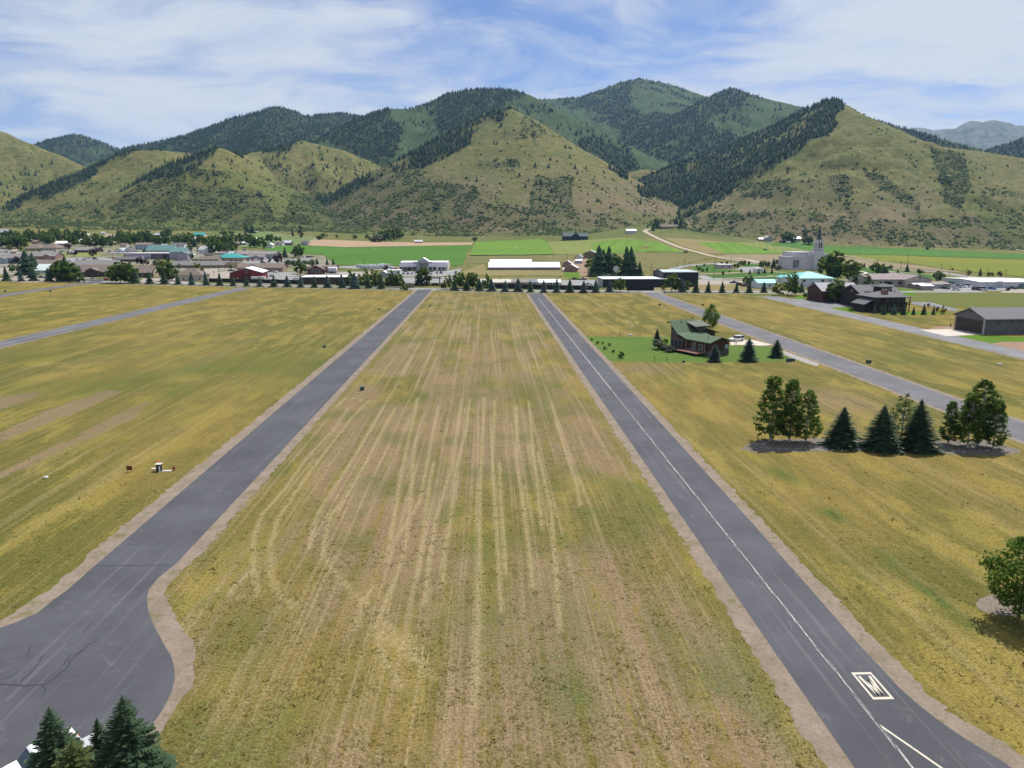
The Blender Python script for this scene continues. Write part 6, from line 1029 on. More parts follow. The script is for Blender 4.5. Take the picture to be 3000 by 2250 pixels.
# ============================================================ green-roofed house
def nhouse():
    th=.49; O=Vector((52.15,200.66,0))
    o=thing('house','dark timber house with green two-pitch roof and dormer on a green lawn','house',O,th)   # local x=B (right/back), local y=-A
    L=lambda a,b,z:(b,-a,z)
    wood=M((.062,.030,.022),.8,.25,2.,key='house_wood'); stone=M((.10,.085,.085),.9,.3,3.,key='house_stone'); roofm=M((.082,.122,.072),.9,.16,2.,key='green_shingle'); tan=M((.24,.17,.135),.8,.1,key='house_trim'); dk=M((.30,.15,.115),.8,.15,key='deck_wood')
    def solid(nm,prof,b0,b1,mat,par=None):   # profile in (a,z), extruded along b
        m=MB(); n=len(prof)
        for b in (b0,b1): m.v+=[L(a,b,z) for a,z in prof]
        for i in range(n): j=(i+1)%n; m.f.append((i,j,n+j,n+i))
        m.f+= [tuple(range(n)),tuple(range(2*n-1,n-1,-1))]; return m.build(nm,mat,par or o)
    def solidb(nm,prof,a0,a1,mat,par=None):  # profile in (b,z), extruded along a
        m=MB(); n=len(prof)
        for a in (a0,a1): m.v+=[L(a,b,z) for b,z in prof]
        for i in range(n): j=(i+1)%n; m.f.append((i,j,n+j,n+i))
        m.f+= [tuple(range(n)),tuple(range(2*n-1,n-1,-1))]; return m.build(nm,mat,par or o)
    def pane(par,a,z,w_,h_,b): MB().quad(L(a-w_/2,b,z-h_/2),L(a+w_/2,b,z-h_/2),L(a+w_/2,b,z+h_/2),L(a-w_/2,b,z+h_/2)).build('pane',WIN,par)
    t=.22
    solid('wall',[(.5,-.2),(7.2,-.2),(7.2,3.75),(3.5,4.9),(.5,7.5)],.6,9.3,wood)
    rf=solid('roof',[(-.9,7.3),(0,8.08-t),(3.52,5.0-t),(7.56,3.8-t),(7.56,3.8),(3.52,5.0),(0,8.08),(-.9,7.5)],0,9.86,roofm)
    solidb('wing_wall',[(.6,-.2),(7.9,-.2),(7.9,3.6),(4.25,4.8),(.6,3.6)],7.0,15.7,wood); solidb('stone_base',[(.54,-.2),(7.96,-.2),(7.96,1.4),(.54,1.4)],7.1,15.77,stone)
    solidb('wing_roof',[(0,3.82-t),(4.25,5.1-t),(8.5,3.82-t),(8.5,3.82),(4.25,5.1),(0,3.82)],5.6,16.44,roofm)
    solid('garage_wall',[(-3,-.2),(3.4,-.2),(3.4,4.2),(-3,4.2)],9.4,15.2,wood); solidb('garage_gable',[(9.4,4.2),(15.2,4.2),(9.4,6.0)],-2.8,3.35,wood); solidb('garage_roof',[(9.0,6.15),(16.0,4.0),(16.0,4.22),(9.0,6.4)],-3.6,4.2,roofm)
    solid('dormer',[(.8,5.),(4.0,5.),(4.0,6.55),(.8,7.2)],6.6,11.0,M((.030,.020,.018),.8,key='dormer_wall'))
    solid('dormer_roof',[(.2,7.45),(4.7,6.35),(4.7,6.55),(.2,7.68)],6.0,11.9,M((.125,.138,.105),.9,.1,key='dormer_shingle'))
    for b in (7.6,8.9,10.2): solid('window',[(3.98,5.35),(4.05,5.35),(4.05,6.2),(3.98,6.2)],b-.45,b+.45,WIN)
    # glazed wall under the rake (faces the deck)
    for a,z,w_,h_ in ((1.3,1.9,1.1,2.0),(2.9,1.9,1.1,2.0),(4.5,1.9,1.1,2.0),(1.3,4.6,1.0,1.6),(2.8,4.2,1.0,1.1)):
        f=solid('window',[(a-w_/2-.1,z-h_/2-.1),(a+w_/2+.1,z-h_/2-.1),(a+w_/2+.1,z+h_/2+.1),(a-w_/2-.1,z+h_/2+.1)],.52,.6,tan); pane(f,a,z,w_,h_,.50)
    solid('trim_band',[(.6,3.15),(5.6,3.15),(5.6,3.35),(.6,3.35)],.50,.6,tan)
    for a,z,w_,h_ in ((9.4,1.9,.5,2.2),(10.2,1.9,.5,2.2),(12.4,2.2,1.4,1.4)):
        f=solid('window',[(a-w_/2-.1,z-h_/2-.1),(a+w_/2+.1,z-h_/2-.1),(a+w_/2+.1,z+h_/2+.1),(a-w_/2-.1,z+h_/2+.1)],.52,.6,M((.42,.39,.35),.7,key='trim_white')); pane(f,a,z,w_,h_,.50)
    for a in (7.4,11.0,14.4): solid('porch_post',[(a-.1,.8),(a+.1,.8),(a+.1,3.55),(a-.1,3.55)],.02,.2,tan)
    solid('deck',[(6.0,.65),(14.0,.65),(14.0,.85),(6.0,.85)],-2.4,.5,dk)
    for a in (6.4,8.8,11.2,13.6): solid('deck_post',[(a-.08,-.2),(a+.08,-.2),(a+.08,.65),(a-.08,.65)],-2.3,-2.14,DBR)
    solid('deck',[(.2,.5),(5.9,.5),(5.9,.7),(.2,.7)],-3.4,.5,DBR)
    for k in range(7): solid('railing',[(.2+k*.92,.7),(.28+k*.92,.7),(.28+k*.92,1.6),(.2+k*.92,1.6)],-3.4,-3.3,DBR)
    solid('railing',[(.2,1.55),(5.9,1.55),(5.9,1.65),(.2,1.65)],-3.42,-3.28,DBR)
    MB().quad(L(15.80,6.3,1.7),L(15.80,7.6,1.7),L(15.80,7.6,2.9),L(15.80,6.3,2.9)).build('window',M((.30,.36,.42),.15,key='bright_pane',spec=.6),o)
    MB().cyl(L(.5,4.6,7.4),L(.5,4.6,8.6),.16,.16,8).build('flue',GRM,rf); MB().cyl(L(13.4,2.2,4.3),L(13.4,2.2,5.2),.06,.06,6).build('vent_pipe',BLK,o)
nhouse()
car('suv',(.72,.71,.68),g('H',1235,560),-1.25,'white and gold SUV on the concrete driveway of the house')
p=g('H',1228,600); o=thing('sawhorse','small dark sawhorse on the concrete driveway','sawhorse',p,.4); MB().box(-.5,.5,-.06,.06,.62,.72).build('beam',BLK,o)
for u in (-.4,.4):
    for s in (-1,1): MB().cyl((u,s*.3,0),(u,0,.64),.035,.035,6).build('leg',BLK,o)
# ============================================================ hangar
def yawbox(r,l,rr): a=g(r,*l); b=g(r,*rr); d=b-a; return (a+b)/2,d.length,math.atan2(d.y,d.x)
c,w,yw=yawbox(7,(915,1250),(1340,1330)); o=thing('hangar','large grey plank hangar with bifold door beside the concrete apron','hangar',c,yw)
plank=M((.130,.128,.135),.85,.35,1.5,key='grey_plank'); D=27.; ze,zr_=5.1,7.9
gable_walls(w,D,ze,zr_,'y').build('wall',plank,o); rf=gable_roof(w,D,ze,zr_,'y',.6).build('roof',M((.145,.14,.15),.9,.12,2,key='hangar_shingle'),o)
for k in range(2):
    d_=MB().box(-w*.44,w*.44,-.10,.02,.05+k*2.2,.05+k*2.2+2.12).build('door_leaf',M((.050,.040,.036),.8,.25,2,key='hangar_door'),o)
    for i in range(1,9): MB().box(-w*.44+w*.88*i/9-.03,-w*.44+w*.88*i/9+.03,-.13,-.10,.1+k*2.2,.05+k*2.2+2.0).build('batten',M((.04,.033,.03),.8,key='door_batten'),d_)
MB().box(-w*.49,-w*.44,-.13,.02,-.1,5.0).build('door_post',TAN,o); MB().box(w*.44,w*.495,-.13,.02,-.1,5.0).build('door_post',M((.36,.35,.34),.8,key='post_grey'),o)
for z in np.arange(.35,ze,.42): MB().box(w/2,w/2+.045,.05,D,z,z+.38).build('plank',plank,o)
for z in np.arange(4.75,7.4,.42):
    hw=w/2*(zr_-z-.45)/(zr_-ze)
    if hw>.3: MB().box(-min(hw,w/2),min(hw,w/2),-.045,0,z,z+.38).build('plank',plank,o)
MB().box(-.2,.2,-.09,0,6.4,7.1).build('gable_vent',BLK,o); MB().cyl((0,.6,zr_+.1),(0,.6,zr_+.75),.3,.15,8).build('cupola',WHM,rf)
for v,L_ in ((3.6,2.4),(8.5,1.4),(11.5,1.4)): MB().box(w/2+.05,w/2+.09,v,v+L_,3.7,4.2).build('window',WIN,o)
MB().box(w/2+.05,w/2+.10,15,16.1,.02,2.3).build('door',DBR,o)
gable_walls(9,9,2.9,4.6,'x').build('annex_wall',plank,o).location=(w/2+4.6,17.5,0); gable_roof(9,9,2.9,4.6,'x',.5).build('annex_roof',MATS['hangar_shingle'],o).location=(w/2+4.6,17.5,0)
# ============================================================ lodge
lw=M((.080,.038,.030),.85,.25,2.,key='lodge_wood'); ldk=M((.035,.026,.024),.85,.25,2.,key='lodge_dark'); lrf=M((.120,.120,.125),.9,.12,2,key='lodge_shingle'); lpr=M((.30,.285,.31),.8,.08,key='lodge_pale_roof')
c,w,yw=yawbox('G',(200,455),(465,512)); o=thing('lodge_barn','red-brown timber barn with pale roof at the lodge','building',c,yw); gable_walls(w,18,5.4,8.6,'y').build('wall',lw,o); gable_roof(w,18,5.4,8.6,'y',.7).build('roof',lpr,o); MB().box(-w*.36,w*.36,-.08,.02,0,3.6).build('barn_door',M((.065,.03,.025),.85,key='lodge_door'),o); MB().box(-w/2,w/2,-.12,.02,3.7,3.95).build('beam',DBR,o)
for v in (4,9,14): add_win(o,v,2.2,1.2,1.2,w/2,'r')
c,w,yw=yawbox('G',(775,528),(1165,625)); o=thing('lodge_barn','dark timber barn with grey roof, middle of the lodge','building',c,yw); gable_walls(w,17,5.8,9.4,'y').build('wall',ldk,o); gable_roof(w,17,5.8,9.4,'y',.8).build('roof',lrf,o); MB().box(-w*.36,w*.36,-.08,.02,0,3.8).build('barn_door',M((.028,.02,.018),.85,key='lodge_door2'),o); add_win(o,0,6.8,.9,.9)
c,w,yw=yawbox('G',(1390,690),(1905,684)); o=thing('lodge','dark two-storey lodge with wide grey hip roof and lookout tower','building',c,yw); D=11.; ze=6.2
MB().box(-w/2,w/2,0,D,-.2,ze).build('wall',ldk,o); rf=hip_roof(w,D,ze,8.4,1.6,.25).build('roof',lrf,o); MB().box(-2.6,-.1,2.0,3.4,6.8,9.2).build('chimney',M((.20,.13,.115),.9,.2,key='chimney_stone'),rf)
LFR=M((.10,.085,.075),.8,key='lodge_frame')
for u in (-.42,-.1,.1,.28,.42): add_win(o,u*w,5.0,.8,1.2,frame_=LFR)
for u in (-.3,0,.3): add_win(o,u*w,1.7,1.3,1.4,frame_=LFR)
for u in (-w/2-1.2,w/2+1.2): MB().box(u-.15,u+.15,-1.3,-1.0,-.1,ze).build('post',DBR,o)
MB().box(-w/2-1.3,w/2+1.3,-1.5,-.05,3.2,3.4).build('balcony_floor',DBR,o)
for k in range(14): MB().box(-w/2-1.2+k*(w+2.4)/13-.04,-w/2-1.2+k*(w+2.4)/13+.04,-1.5,-1.42,3.4,4.3).build('baluster',DBR,o)
MB().box(-w/2-1.3,w/2+1.3,-1.52,-1.40,4.3,4.42).build('rail',DBR,o)
MB().prism([(-w/2-5,3.4),(-w/2,5.9),(-w/2,5.6),(-w/2-5,3.1)],0,D*.9,'y').build('porch_roof',lrf,o); MB().box(-w/2-4.4,-w/2,1,D*.8,-.2,3.4).build('porch_wall',ldk,o); MB().prism([(w/2,5.4),(w/2+4,3.0),(w/2+4,2.75),(w/2,5.1)],3,D,'y').build('side_roof',lrf,o); MB().box(w/2,w/2+3.4,3.5,D-.5,-.2,3.1).build('side_wall',ldk,o)
tw=MB().box(w*.16,w*.16+5.2,D,D+5.2,-.2,9.6).build('tower',ldk,o); t_=hip_roof(5.2,5.2,9.6,11.0,.9,.2).build('tower_roof',M((.085,.10,.095),.9,key='tower_shingle'),tw); t_.location=(w*.16+2.6,D,0)
for u in (1.0,2.6,4.2): q=MB().box(w*.16+u-.45,w*.16+u+.45,D-.05,D,8.3,9.3).build('window',M((.35,.37,.38),.2,key='sky_pane'),tw)
MB().box(w*.16-3.5,w*.16+6.2,D-1.1,D+6.2,7.25,7.5).build('balcony',DBR,tw)
for k in range(11): MB().box(w*.16-3.5+k*.97-.04,w*.16-3.5+k*.97+.04,D-1.1,D-1.02,7.5,8.3).build('baluster',DBR,tw)
MB().box(w*.16-3.5,w*.16+6.2,D-1.12,D-1.0,8.25,8.35).build('rail',DBR,tw)
# ============================================================ temple
st_=M((.56,.53,.55),.75,.05,.3,key='temple_stone'); trm=M((.44,.42,.46),.75,.05,key='temple_trim'); gl=M((.05,.06,.09),.2,key='temple_glass')
c=g('T',770,1560); k=.09646*c.y/F; T=lambda x:(x-770)*k; TZh=lambda y:(1560-y)*k
o=thing('temple','white stone temple with square tower, dark spire and gold statue','temple',c)
MB().box(T(235),T(800),0,26,-.3,TZh(1190)).build('wing',st_,o); MB().box(T(235)-.3,T(800)+.3,-.3,26.3,TZh(1190)+.004,TZh(1172)).build('cornice',trm,o)
for x in (335,372,410,450,487): MB().box(T(x)-.32,T(x)+.32,-.12,.02,TZh(1495),TZh(1255)).build('window',gl,o)
MB().box(T(410),T(960),4,30,0,TZh(1085)+.6).build('hall',st_,o); MB().box(T(410)-.3,T(960)+.3,3.7,30.3,TZh(1085)+.61,TZh(1070)+1.).build('hall_cornice',trm,o)
MB().box(T(800),T(960),-1,24,-.3,TZh(1090)).build('shoulder',st_,o); MB().box(T(960),T(1310),-3,22,-.3,TZh(1095)).build('front_block',st_,o); MB().box(T(960)-.25,T(1310)+.25,-3.25,22,TZh(1095)+.004,TZh(1078)).build('cornice',trm,o)
tb=MB().box(T(905),T(1190),-4,7,-.3,TZh(1000)).build('tower_base',st_,o)
t0=MB().box(T(965),T(1180),-3,4.6,TZh(1000),TZh(920)).build('tower_plinth',trm,o); sh_=MB().box(T(980),T(1175),-2.4,4.0,TZh(920),TZh(690)).build('tower_shaft',st_,o); MB().box(T(968),T(1192),-2.9,4.5,TZh(690),TZh(660)).build('tower_cornice',st_,o)
def arch(par,u,z0,z1,w_,v,mat,n=8):
    pr=[(u-w_/2,z0),(u+w_/2,z0)]+[(u+w_/2*math.cos(t),z1-w_/2+w_/2*math.sin(t)) for t in np.linspace(0,PI,n)]; MB().prism(pr,v-.12,v+.05,'y').build('window',mat,par)
for x in (1045,1112): arch(sh_,T(x),TZh(905),TZh(745),1.15,-2.4,gl)
m=MB()
pr=[(-.8+.55*math.cos(t)*1.,0) for t in (0,)]
for v in (-.6,2.2): MB().box(T(980)-.1,T(980)+.04,v-.5,v+.5,TZh(905),TZh(750)).build('window',gl,sh_)
sp=MB(); cx_,cy_=(T(980)+T(1175))/2,.8
sp.cyl((cx_,cy_,TZh(660)),(cx_,cy_,TZh(600)),2.75,2.0,8); sp.cyl((cx_,cy_,TZh(600)),(cx_,cy_,TZh(235)),2.0,.28,8); sp.build('spire',M((.055,.075,.085),.6,.1,key='spire_slate'),o)
au=M((.75,.48,.14),.3,.03,metal=.9,key='gold'); stt=MB(); zb=TZh(235); stt.cyl((cx_,cy_,zb),(cx_,cy_,zb+.7),.35,.35,8); stt.cyl((cx_,cy_,zb+.7),(cx_,cy_,zb+2.9),.42,.30,8); stt.blob((cx_,cy_,zb+3.2),(.24,.24,.3),8,6,0); stt.cyl((cx_,cy_,zb+2.6),(cx_-.9,cy_-.3,zb+3.4),.1,.07,6); stt.cyl((cx_-.5,cy_-.2,zb+3.2),(cx_-1.5,cy_-.4,zb+3.5),.03,.09,6); stt.build('statue',au,o)
arch(o,T(1072),TZh(1360),TZh(1222),2.6,-4.,gl); po=MB().box(T(1000),T(1150),-6.5,-3.9,TZh(1400),TZh(1375)).build('portico',st_,o)
for x in (1025,1140): MB().box(T(x)-.35,T(x)+.35,-6.4,-5.7,-.3,TZh(1400)).build('column',st_,po)
MB().box(T(1045),T(1115),-4.12,-3.95,0,TZh(1430)).build('door',M((.04,.035,.035),.6,key='temple_door'),o)
# ============================================================ store
c=g('S',1000,652); k=.08137*c.y/F; T=lambda x:(x-1000)*k; TZh=lambda y:(652-y)*k
o=thing('store','grey farm store with gabled sign front and red band','store',c); sw=M((.40,.38,.42),.8,.05,key='store_wall'); awn=M((.27,.27,.33),.5,.06,key='store_awning'); rb_=M((.22,.020,.030),.7,key='store_red')
x0,x1=T(152),T(1845); D=44.
MB().box(x0,x1,0,D,-.3,6.2).build('wall',M((.52,.48,.40),.8,.05,key='store_side'),o); MB().prism([(0,6.2),(D/2,7.3),(D,6.2),(D,6.35),(D/2,7.5),(0,6.35)],x0-.2,x1+.2,'x').build('roof',WHM,o)
MB().box(x0,T(800),-.35,-.002,3.4,7.0).build('parapet',sw,o); MB().box(T(1180),x1,-.35,-.002,3.4,7.0).build('parapet',sw,o)
for (a,b,z) in ((480,680,7.0),(680,798,7.4),(1182,1320,7.3),(1320,1525,6.95)): MB().box(T(a),T(b),-.45,-.36,z-.55,z).build('red_band',rb_,o)
gw=MB().prism([(T(800),-.2),(T(1180),-.2),(T(1180),TZh(325)),(T(988),TZh(215)),(T(800),TZh(325))],-1.6,.2,'y').build('sign_front',sw,o); s_=(TZh(215)-TZh(325))/(T(988)-T(800))
MB().prism([(T(785),TZh(335)),(T(988),TZh(212)),(T(1195),TZh(335)),(T(1195),TZh(335)+.35),(T(988),TZh(212)+.35),(T(785),TZh(335)+.35)],-2.0,12,'y').build('gable_roof',WHM,o)
for (a,b,wht) in ((152,410,True),(410,800,False),(1180,1460,False),(1460,1845,True)):
    MB().prism([(-.4,TZh(370)),(-3.2,TZh(498)),(-3.2,TZh(498)-.15),(-.4,TZh(370)-.2)],T(a),T(b),'x').build('awning',awn,o); MB().box(T(a),T(b),-3.35,-3.2,TZh(520),TZh(495)).build('fascia',WHS if wht else sw,o)
for x in (160,290,420,620,790,1190,1320,1460,1650,1830): MB().box(T(x)-.15,T(x)+.15,-3.1,-2.8,-.2,TZh(505)).build('pillar',WHS,o)
for i in range(6): add_win(o,T(200+i*95),1.7,2.2,1.9)
for i in range(4): add_win(o,T(1240+i*150),1.7,2.2,1.9)
MB().box(T(890),T(1090),-1.75,-1.6,0,3.0).build('entrance',WIN,o); MB().box(T(880),T(1110),-2.6,-1.6,3.1,3.6).build('entrance_canopy',M((.05,.05,.06),.5,key='canopy_black'),o)
def text(s,size,par,loc,mat,nm='lettering',ext=.04,bold=True):
    cu=bpy.data.curves.new('t','FONT'); cu.body=s; cu.size=size; cu.extrude=ext; cu.align_x='CENTER'; cu.offset=.03*size if bold else 0; ob=bpy.data.objects.new('t',cu); COL.objects.link(ob); bpy.context.view_layer.update(); me=bpy.data.meshes.new_from_object(ob.evaluated_get(bpy.context.evaluated_depsgraph_get())); bpy.data.objects.remove(ob); me.materials.clear(); me.materials.append(mat)
    q=link(nm,me,par); q.location=loc; q.rotation_euler=(PI/2,0,0); return q
sg=M((.012,.012,.02),.5,key='sign_black'); text('TRACTOR',1.65,o,(T(1005),-1.66,TZh(430)),sg); text('SUPPLY Cº',1.5,o,(T(1010),-1.66,TZh(478)),sg)
for x in (900,985,1072): MB().cyl((T(x),-2.3,TZh(365)),(T(x),-1.6,TZh(352)),.14,.1,8).build('sign_lamp',BLK,o)
for i in range(9):
    p=g('S',1290+i*22,642); b=tag(MB().box(-.5,.5,-.4,.4,0,.9,.05,.05).build('goods_crate',M((.50,.22,.05),.7,key='orange_goods')),'orange goods crate before the store front, %s from left'%ORD[i],'crate','orange crates at the store'); b.location=p
# ============================================================ timber gate
c=g('S',1230,1205); k=.08137*c.y/F; T=lambda x:(x-1230)*k; TZh=lambda y:(1205-y)*k
o=thing('gate_portal','dark timber gate portal with stone piers and two arched black gates','gate',c); tm=M((.035,.024,.020),.85,.2,key='gate_timber'); sto=M((.17,.145,.135),.9,.3,3,key='pier_stone')
for x in (868,1215,1572): MB().box(T(x)-.55,T(x)+.55,-.55,.55,-.2,TZh(1110)).build('pier',sto,o); MB().box(T(x)-.3,T(x)+.3,-.3,.3,TZh(1110),TZh(905)).build('post',tm,o)
MB().box(T(820),T(1640),-.2,.2,TZh(940),TZh(925)+.1).build('beam',tm,o); MB().box(T(840),T(1610),-.25,.25,TZh(905),TZh(885)).build('beam',tm,o)
for (a,b) in ((895,1180),(1258,1535)):
    w_=(T(b)-T(a))/2
    for sgn in (0,1):
        xa=T(a)+sgn*w_+.03; xb=xa+w_-.06; pr=[(xa,.12),(xb,.12)]+[(x,1.25+.75*math.sin(PI*(x-T(a))/(2*w_))) for x in np.linspace(xb,xa,9)]
        MB().prism(pr,-.05,.05,'y').build('gate_leaf',M((.022,.022,.028),.6,.1,key='gate_black'),o)
    MB().box(T((a+b)/2)-.05,T((a+b)/2)+.05,-.09,.09,.1,2.1).build('gate_stile',GRM,o)
# ============================================================ small things near the lanes
def ubox(x,y,r,label,s=.9,mat=None,nm='utility_box'):
    p=g(r,x,y); m=mat or M((.045,.075,.055),.6,.12,key='utility_green'); o=thing(nm,label,'utility box',p,random.uniform(-.2,.2)); MB().box(-.5*s,.5*s,-.45*s,.45*s,0,.75*s,.03,.03).build('cabinet',m,o); MB().box(-.55*s,.55*s,-.5*s,.5*s,.75*s,.86*s,.05,.05).build('lid',m,o); MB().box(-.6*s,.6*s,-.55*s,.55*s,-.05,.06).build('pad',M((.30,.30,.28),.9,key='pad_concrete'),o); return o
ubox(1806,550,'FL','green utility box in the grass right of the left lane'); ubox(1618,338,'FL','dark utility box in the left field near the lane',.8); ubox(1892,148,'FL','small dark box far up the left field',.7); ubox(2144,133,'FL','small box beside the left lane near the gate',.7); ubox(252,60,'FL','dark box by the far left lane',1.); ubox(27,60,'FL','dark box at the left edge of the far field',1.); ubox(638,110,'FR','green box left of the third lane, far end',.9); ubox(825,110,'FR','dark box right of the third lane, far end',.8,M((.10,.05,.03),.8,key='rust')); ubox(780,166,'FR','small rusty box left of the bushy tree by the third lane',.6,MATS['rust']); ubox(1540,360,'FR','green utility box in the field right of the third lane',1.); ubox(1195,354,'FR','left of the pair of green boxes at the lawn corner',1.1); ubox(1212,352,'FR','right of the pair of green boxes at the lawn corner',.9); ubox(612,812,'H','low dark box at the lawn edge before the house',.6,BLK)
p=g('U',590,985); o=thing('sign_board','small red-brown sign board on two legs in the left field','sign',p,.1); MB().box(-.38,.38,-.03,.03,.32,.92).build('board',M((.14,.035,.025),.8,.15,key='sign_red'),o)
for u in (-.34,.34): MB().cyl((u,0,-.1),(u,0,.95),.025,.025,6).build('leg',BLK,o)
p=g('U',1230,955); o=thing('utility_pedestal','dark green utility pedestal with pale cap beside the left lane','utility box',p); MB().box(-.30,.30,-.28,.28,0,1.0).build('cabinet',M((.02,.045,.045),.6,key='pedestal_green'),o); MB().box(-.42,.42,-.40,.40,1.0,1.08).build('cap',M((.50,.50,.42),.8,key='cap_pale'),o)
p=g('U',1237,990); b=MB().cyl((0,0,-.1),(0,0,.78),.085,.085,10); b.cyl((0,0,.78),(0,0,.84),.085,.03,10); tag(b.build('marker_post',WHS),'white round marker post before the utility pedestal','post').location=p
for (x,y,sx_,lb) in ((1130,915,.9,'pale concrete slab left of the utility pedestal'),(1395,965,1.3,'long pale concrete slab right of the utility pedestal')): b=MB().box(-sx_/2,sx_/2,-.3,.3,0,.12,.03,.03); tag(b.build('concrete_slab',CONC),lb,'slab').location=g('U',x,y)
p=g('U',1550,950); o=thing('standpipe','dark red standpipe right of the utility pedestal','hydrant',p); MB().cyl((0,0,-.1),(0,0,.55),.12,.11,10).build('pipe',M((.22,.02,.035),.6,key='pipe_red'),o); MB().blob((0,0,.57),(.15,.15,.12),8,5,0).build('bonnet',MATS['pipe_red'],o); MB().cyl((-.2,0,.36),(.2,0,.36),.05,.05,8).build('outlet',MATS['pipe_red'],o)
b=MB(); 
for i in range(5): b.blob((.22*math.cos(i*1.3),.18*math.sin(i*1.3),.1+.05*(i%2)),(.16,.13,.11),7,5,.2)
tag(b.build('rubble_heap',M((.42,.14,.05),.9,.2,4,key='orange_clay')),'small orange clay heap behind the utility pedestal','rubble').location=g('U',1200,775)
def rock(r,x,y,s,label): b=MB().blob((0,0,.15*s),(s*.5,s*.35,s*.25),8,6,.25); tag(b.build('stone',M((.55,.53,.49),.9,.15,3,key='white_stone'),smooth=False),label,'stone').location=g(r,x,y)
rock('L',320,712,.7,'white stone lying alone in the left field'); rock('FR',510,241,1.3,'pale stones at the back edge of the lawn'); rock('FR',2105,368,1.3,'white flat stone in the field right of the third lane'); rock('H',265,628,1.0,'white stone beside the deck bushes')
for i,(r,x,y,lb) in enumerate((('H',270,802,'left of two short posts at the near lawn edge'),('H',418,812,'right of two short posts at the near lawn edge'),('FR',466,243,'short post at the back corner of the lawn'),('FL',1815,225,'thin dark stake in the left field near the lane'),('C',180,640,'thin stake left of the gravel tree bed'))): b=MB().cyl((0,0,-.1),(0,0,1.35),.06,.06,6); b.box(-.09,.09,-.09,.09,1.15,1.4); tag(b.build('short_post',BLK),lb,'post').location=g(r,x,y)
# ============================================================ cars
COLS={'white':(.70,.70,.70),'black':(.012,.012,.014),'dark grey':(.05,.05,.055),'silver':(.42,.43,.44),'red':(.42,.02,.02),'maroon':(.12,.012,.018),'dark blue':(.02,.035,.11),'blue':(.04,.12,.34),'pale blue':(.34,.48,.52),'green':(.03,.09,.06),'teal':(.10,.30,.32)}
KNM={'s':('sedan','car'),'u':('suv','SUV'),'p':('pickup','pickup truck'),'v':('van','van')}
def cars(where,group,r,ent):
    ent=sorted(ent,key=lambda e:e[0]); tot={};cnt={}
    for e in ent: tot[(e[2],e[3])]=tot.get((e[2],e[3]),0)+1
    for (x,y,cl_,kd,yaw) in ent:
        kk=(cl_,kd); i=cnt.get(kk,0); cnt[kk]=i+1; lb='%s %s %s'%(cl_,KNM[kd][1],where)+('' if tot[kk]==1 else ', %s from left'%ORD[i]); car(KNM[kd][0],COLS[cl_],g(r,x,y),math.radians(yaw),lb,group,False)
cars('in the store car park','cars in the store car park','S',[(115,795,'white','v',10),(185,692,'maroon','p',0),(265,785,'black','s',5),(350,700,'dark grey','u',0),(425,785,'dark grey','s',0),(450,650,'black','p',0),(580,785,'white','u',180),(755,742,'black','u',180),(1240,640,'silver','s',20),(1275,810,'white','p',180),(1290,700,'dark grey','s',170),(1480,755,'silver','u',180),(1625,755,'dark blue','u',10)])
cars('in the town car park by the fuel canopy','cars in the town car park',1,[(1010,535,'white','s',80),(1090,545,'dark grey','s',70),(1120,535,'white','u',60),(1150,525,'silver','s',80),(1235,530,'black','u',80),(915,562,'white','u',60),(630,528,'white','s',80),(1290,560,'silver','s',80),(1470,530,'red','s',30)])
cars('near the left spruces','cars by the left spruces',1,[(540,772,'black','p',60),(640,765,'white','u',70),(680,745,'white','s',80),(1205,802,'silver','p',70),(1395,806,'red','u',80),(130,472,'dark grey','s',70),(30,445,'white','s',80),(90,445,'silver','u',80),(800,432,'teal','p',80),(790,378,'white','v',80),(1700,388,'white','v',70)])
cars('between the motel and the red barn','cars around the motel',2,[(460,642,'white','s',30),(490,640,'black','s',0),(540,558,'white','v',80),(460,558,'silver','s',80),(400,558,'white','s',80),(350,560,'silver','s',80),(1010,686,'green','p',85),(590,802,'dark blue','p',75),(700,792,'white','u',75),(850,560,'dark grey','s',10)])
cars('in the yards behind the red barn','cars behind the red barn',2,[(1580,702,'white','u',60),(1545,757,'white','u',80),(1600,818,'white','p',85),(1850,800,'white','p',80),(1225,548,'dark grey','u',10),(1290,548,'red','s',0),(1320,545,'white','s',0),(1355,530,'white','p',80),(1400,548,'black','p',0),(1420,577,'black','u',80),(1745,528,'white','s',80),(1800,520,'silver','s',80),(1880,525,'white','s',80),(1930,508,'white','p',80),(2010,506,'dark grey','u',80),(2090,562,'white','p',60),(1185,418,'white','v',80),(1480,690,'maroon','s',60)])
cars('behind the maroon restaurant','cars by the restaurant',3,[(330,714,'black','p',80),(60,500,'black','s',80),(20,505,'dark grey','p',80),(1100,655,'silver','s',80),(1150,660,'red','s',80)])
cars('on the street by the farmstead','cars by the farmstead',4,[(1485,797,'black','u',85),(1585,798,'dark grey','p',85),(1660,862,'pale blue','s',85),(1520,657,'white','s',60)])
cars('by the dirt road and the teal sheds','cars on the right side',5,[(855,456,'white','p',85),(1550,842,'dark blue','p',80),(1640,870,'maroon','u',60),(1700,882,'maroon','p',60),(2190,862,'white','p',80)])
cars('in the truck yard before the white warehouse','vehicles in the truck yard',7,[(905,640,'teal','v',30),(945,650,'white','p',40),(960,682,'silver','p',70),(990,612,'white','u',20),(1010,660,'teal','u',20),(1065,640,'blue','u',20),(1045,675,'white','u',30),(1105,668,'white','v',20),(1230,662,'blue','u',10),(1290,668,'white','v',30),(1230,712,'maroon','u',60),(1310,712,'white','v',60),(1430,705,'blue','p',60),(1720,698,'dark grey','p',80),(1780,690,'silver','s',80),(1840,695,'green','p',80),(1885,680,'teal','v',80),(810,698,'black','u',20),(945,714,'white','s',80)])
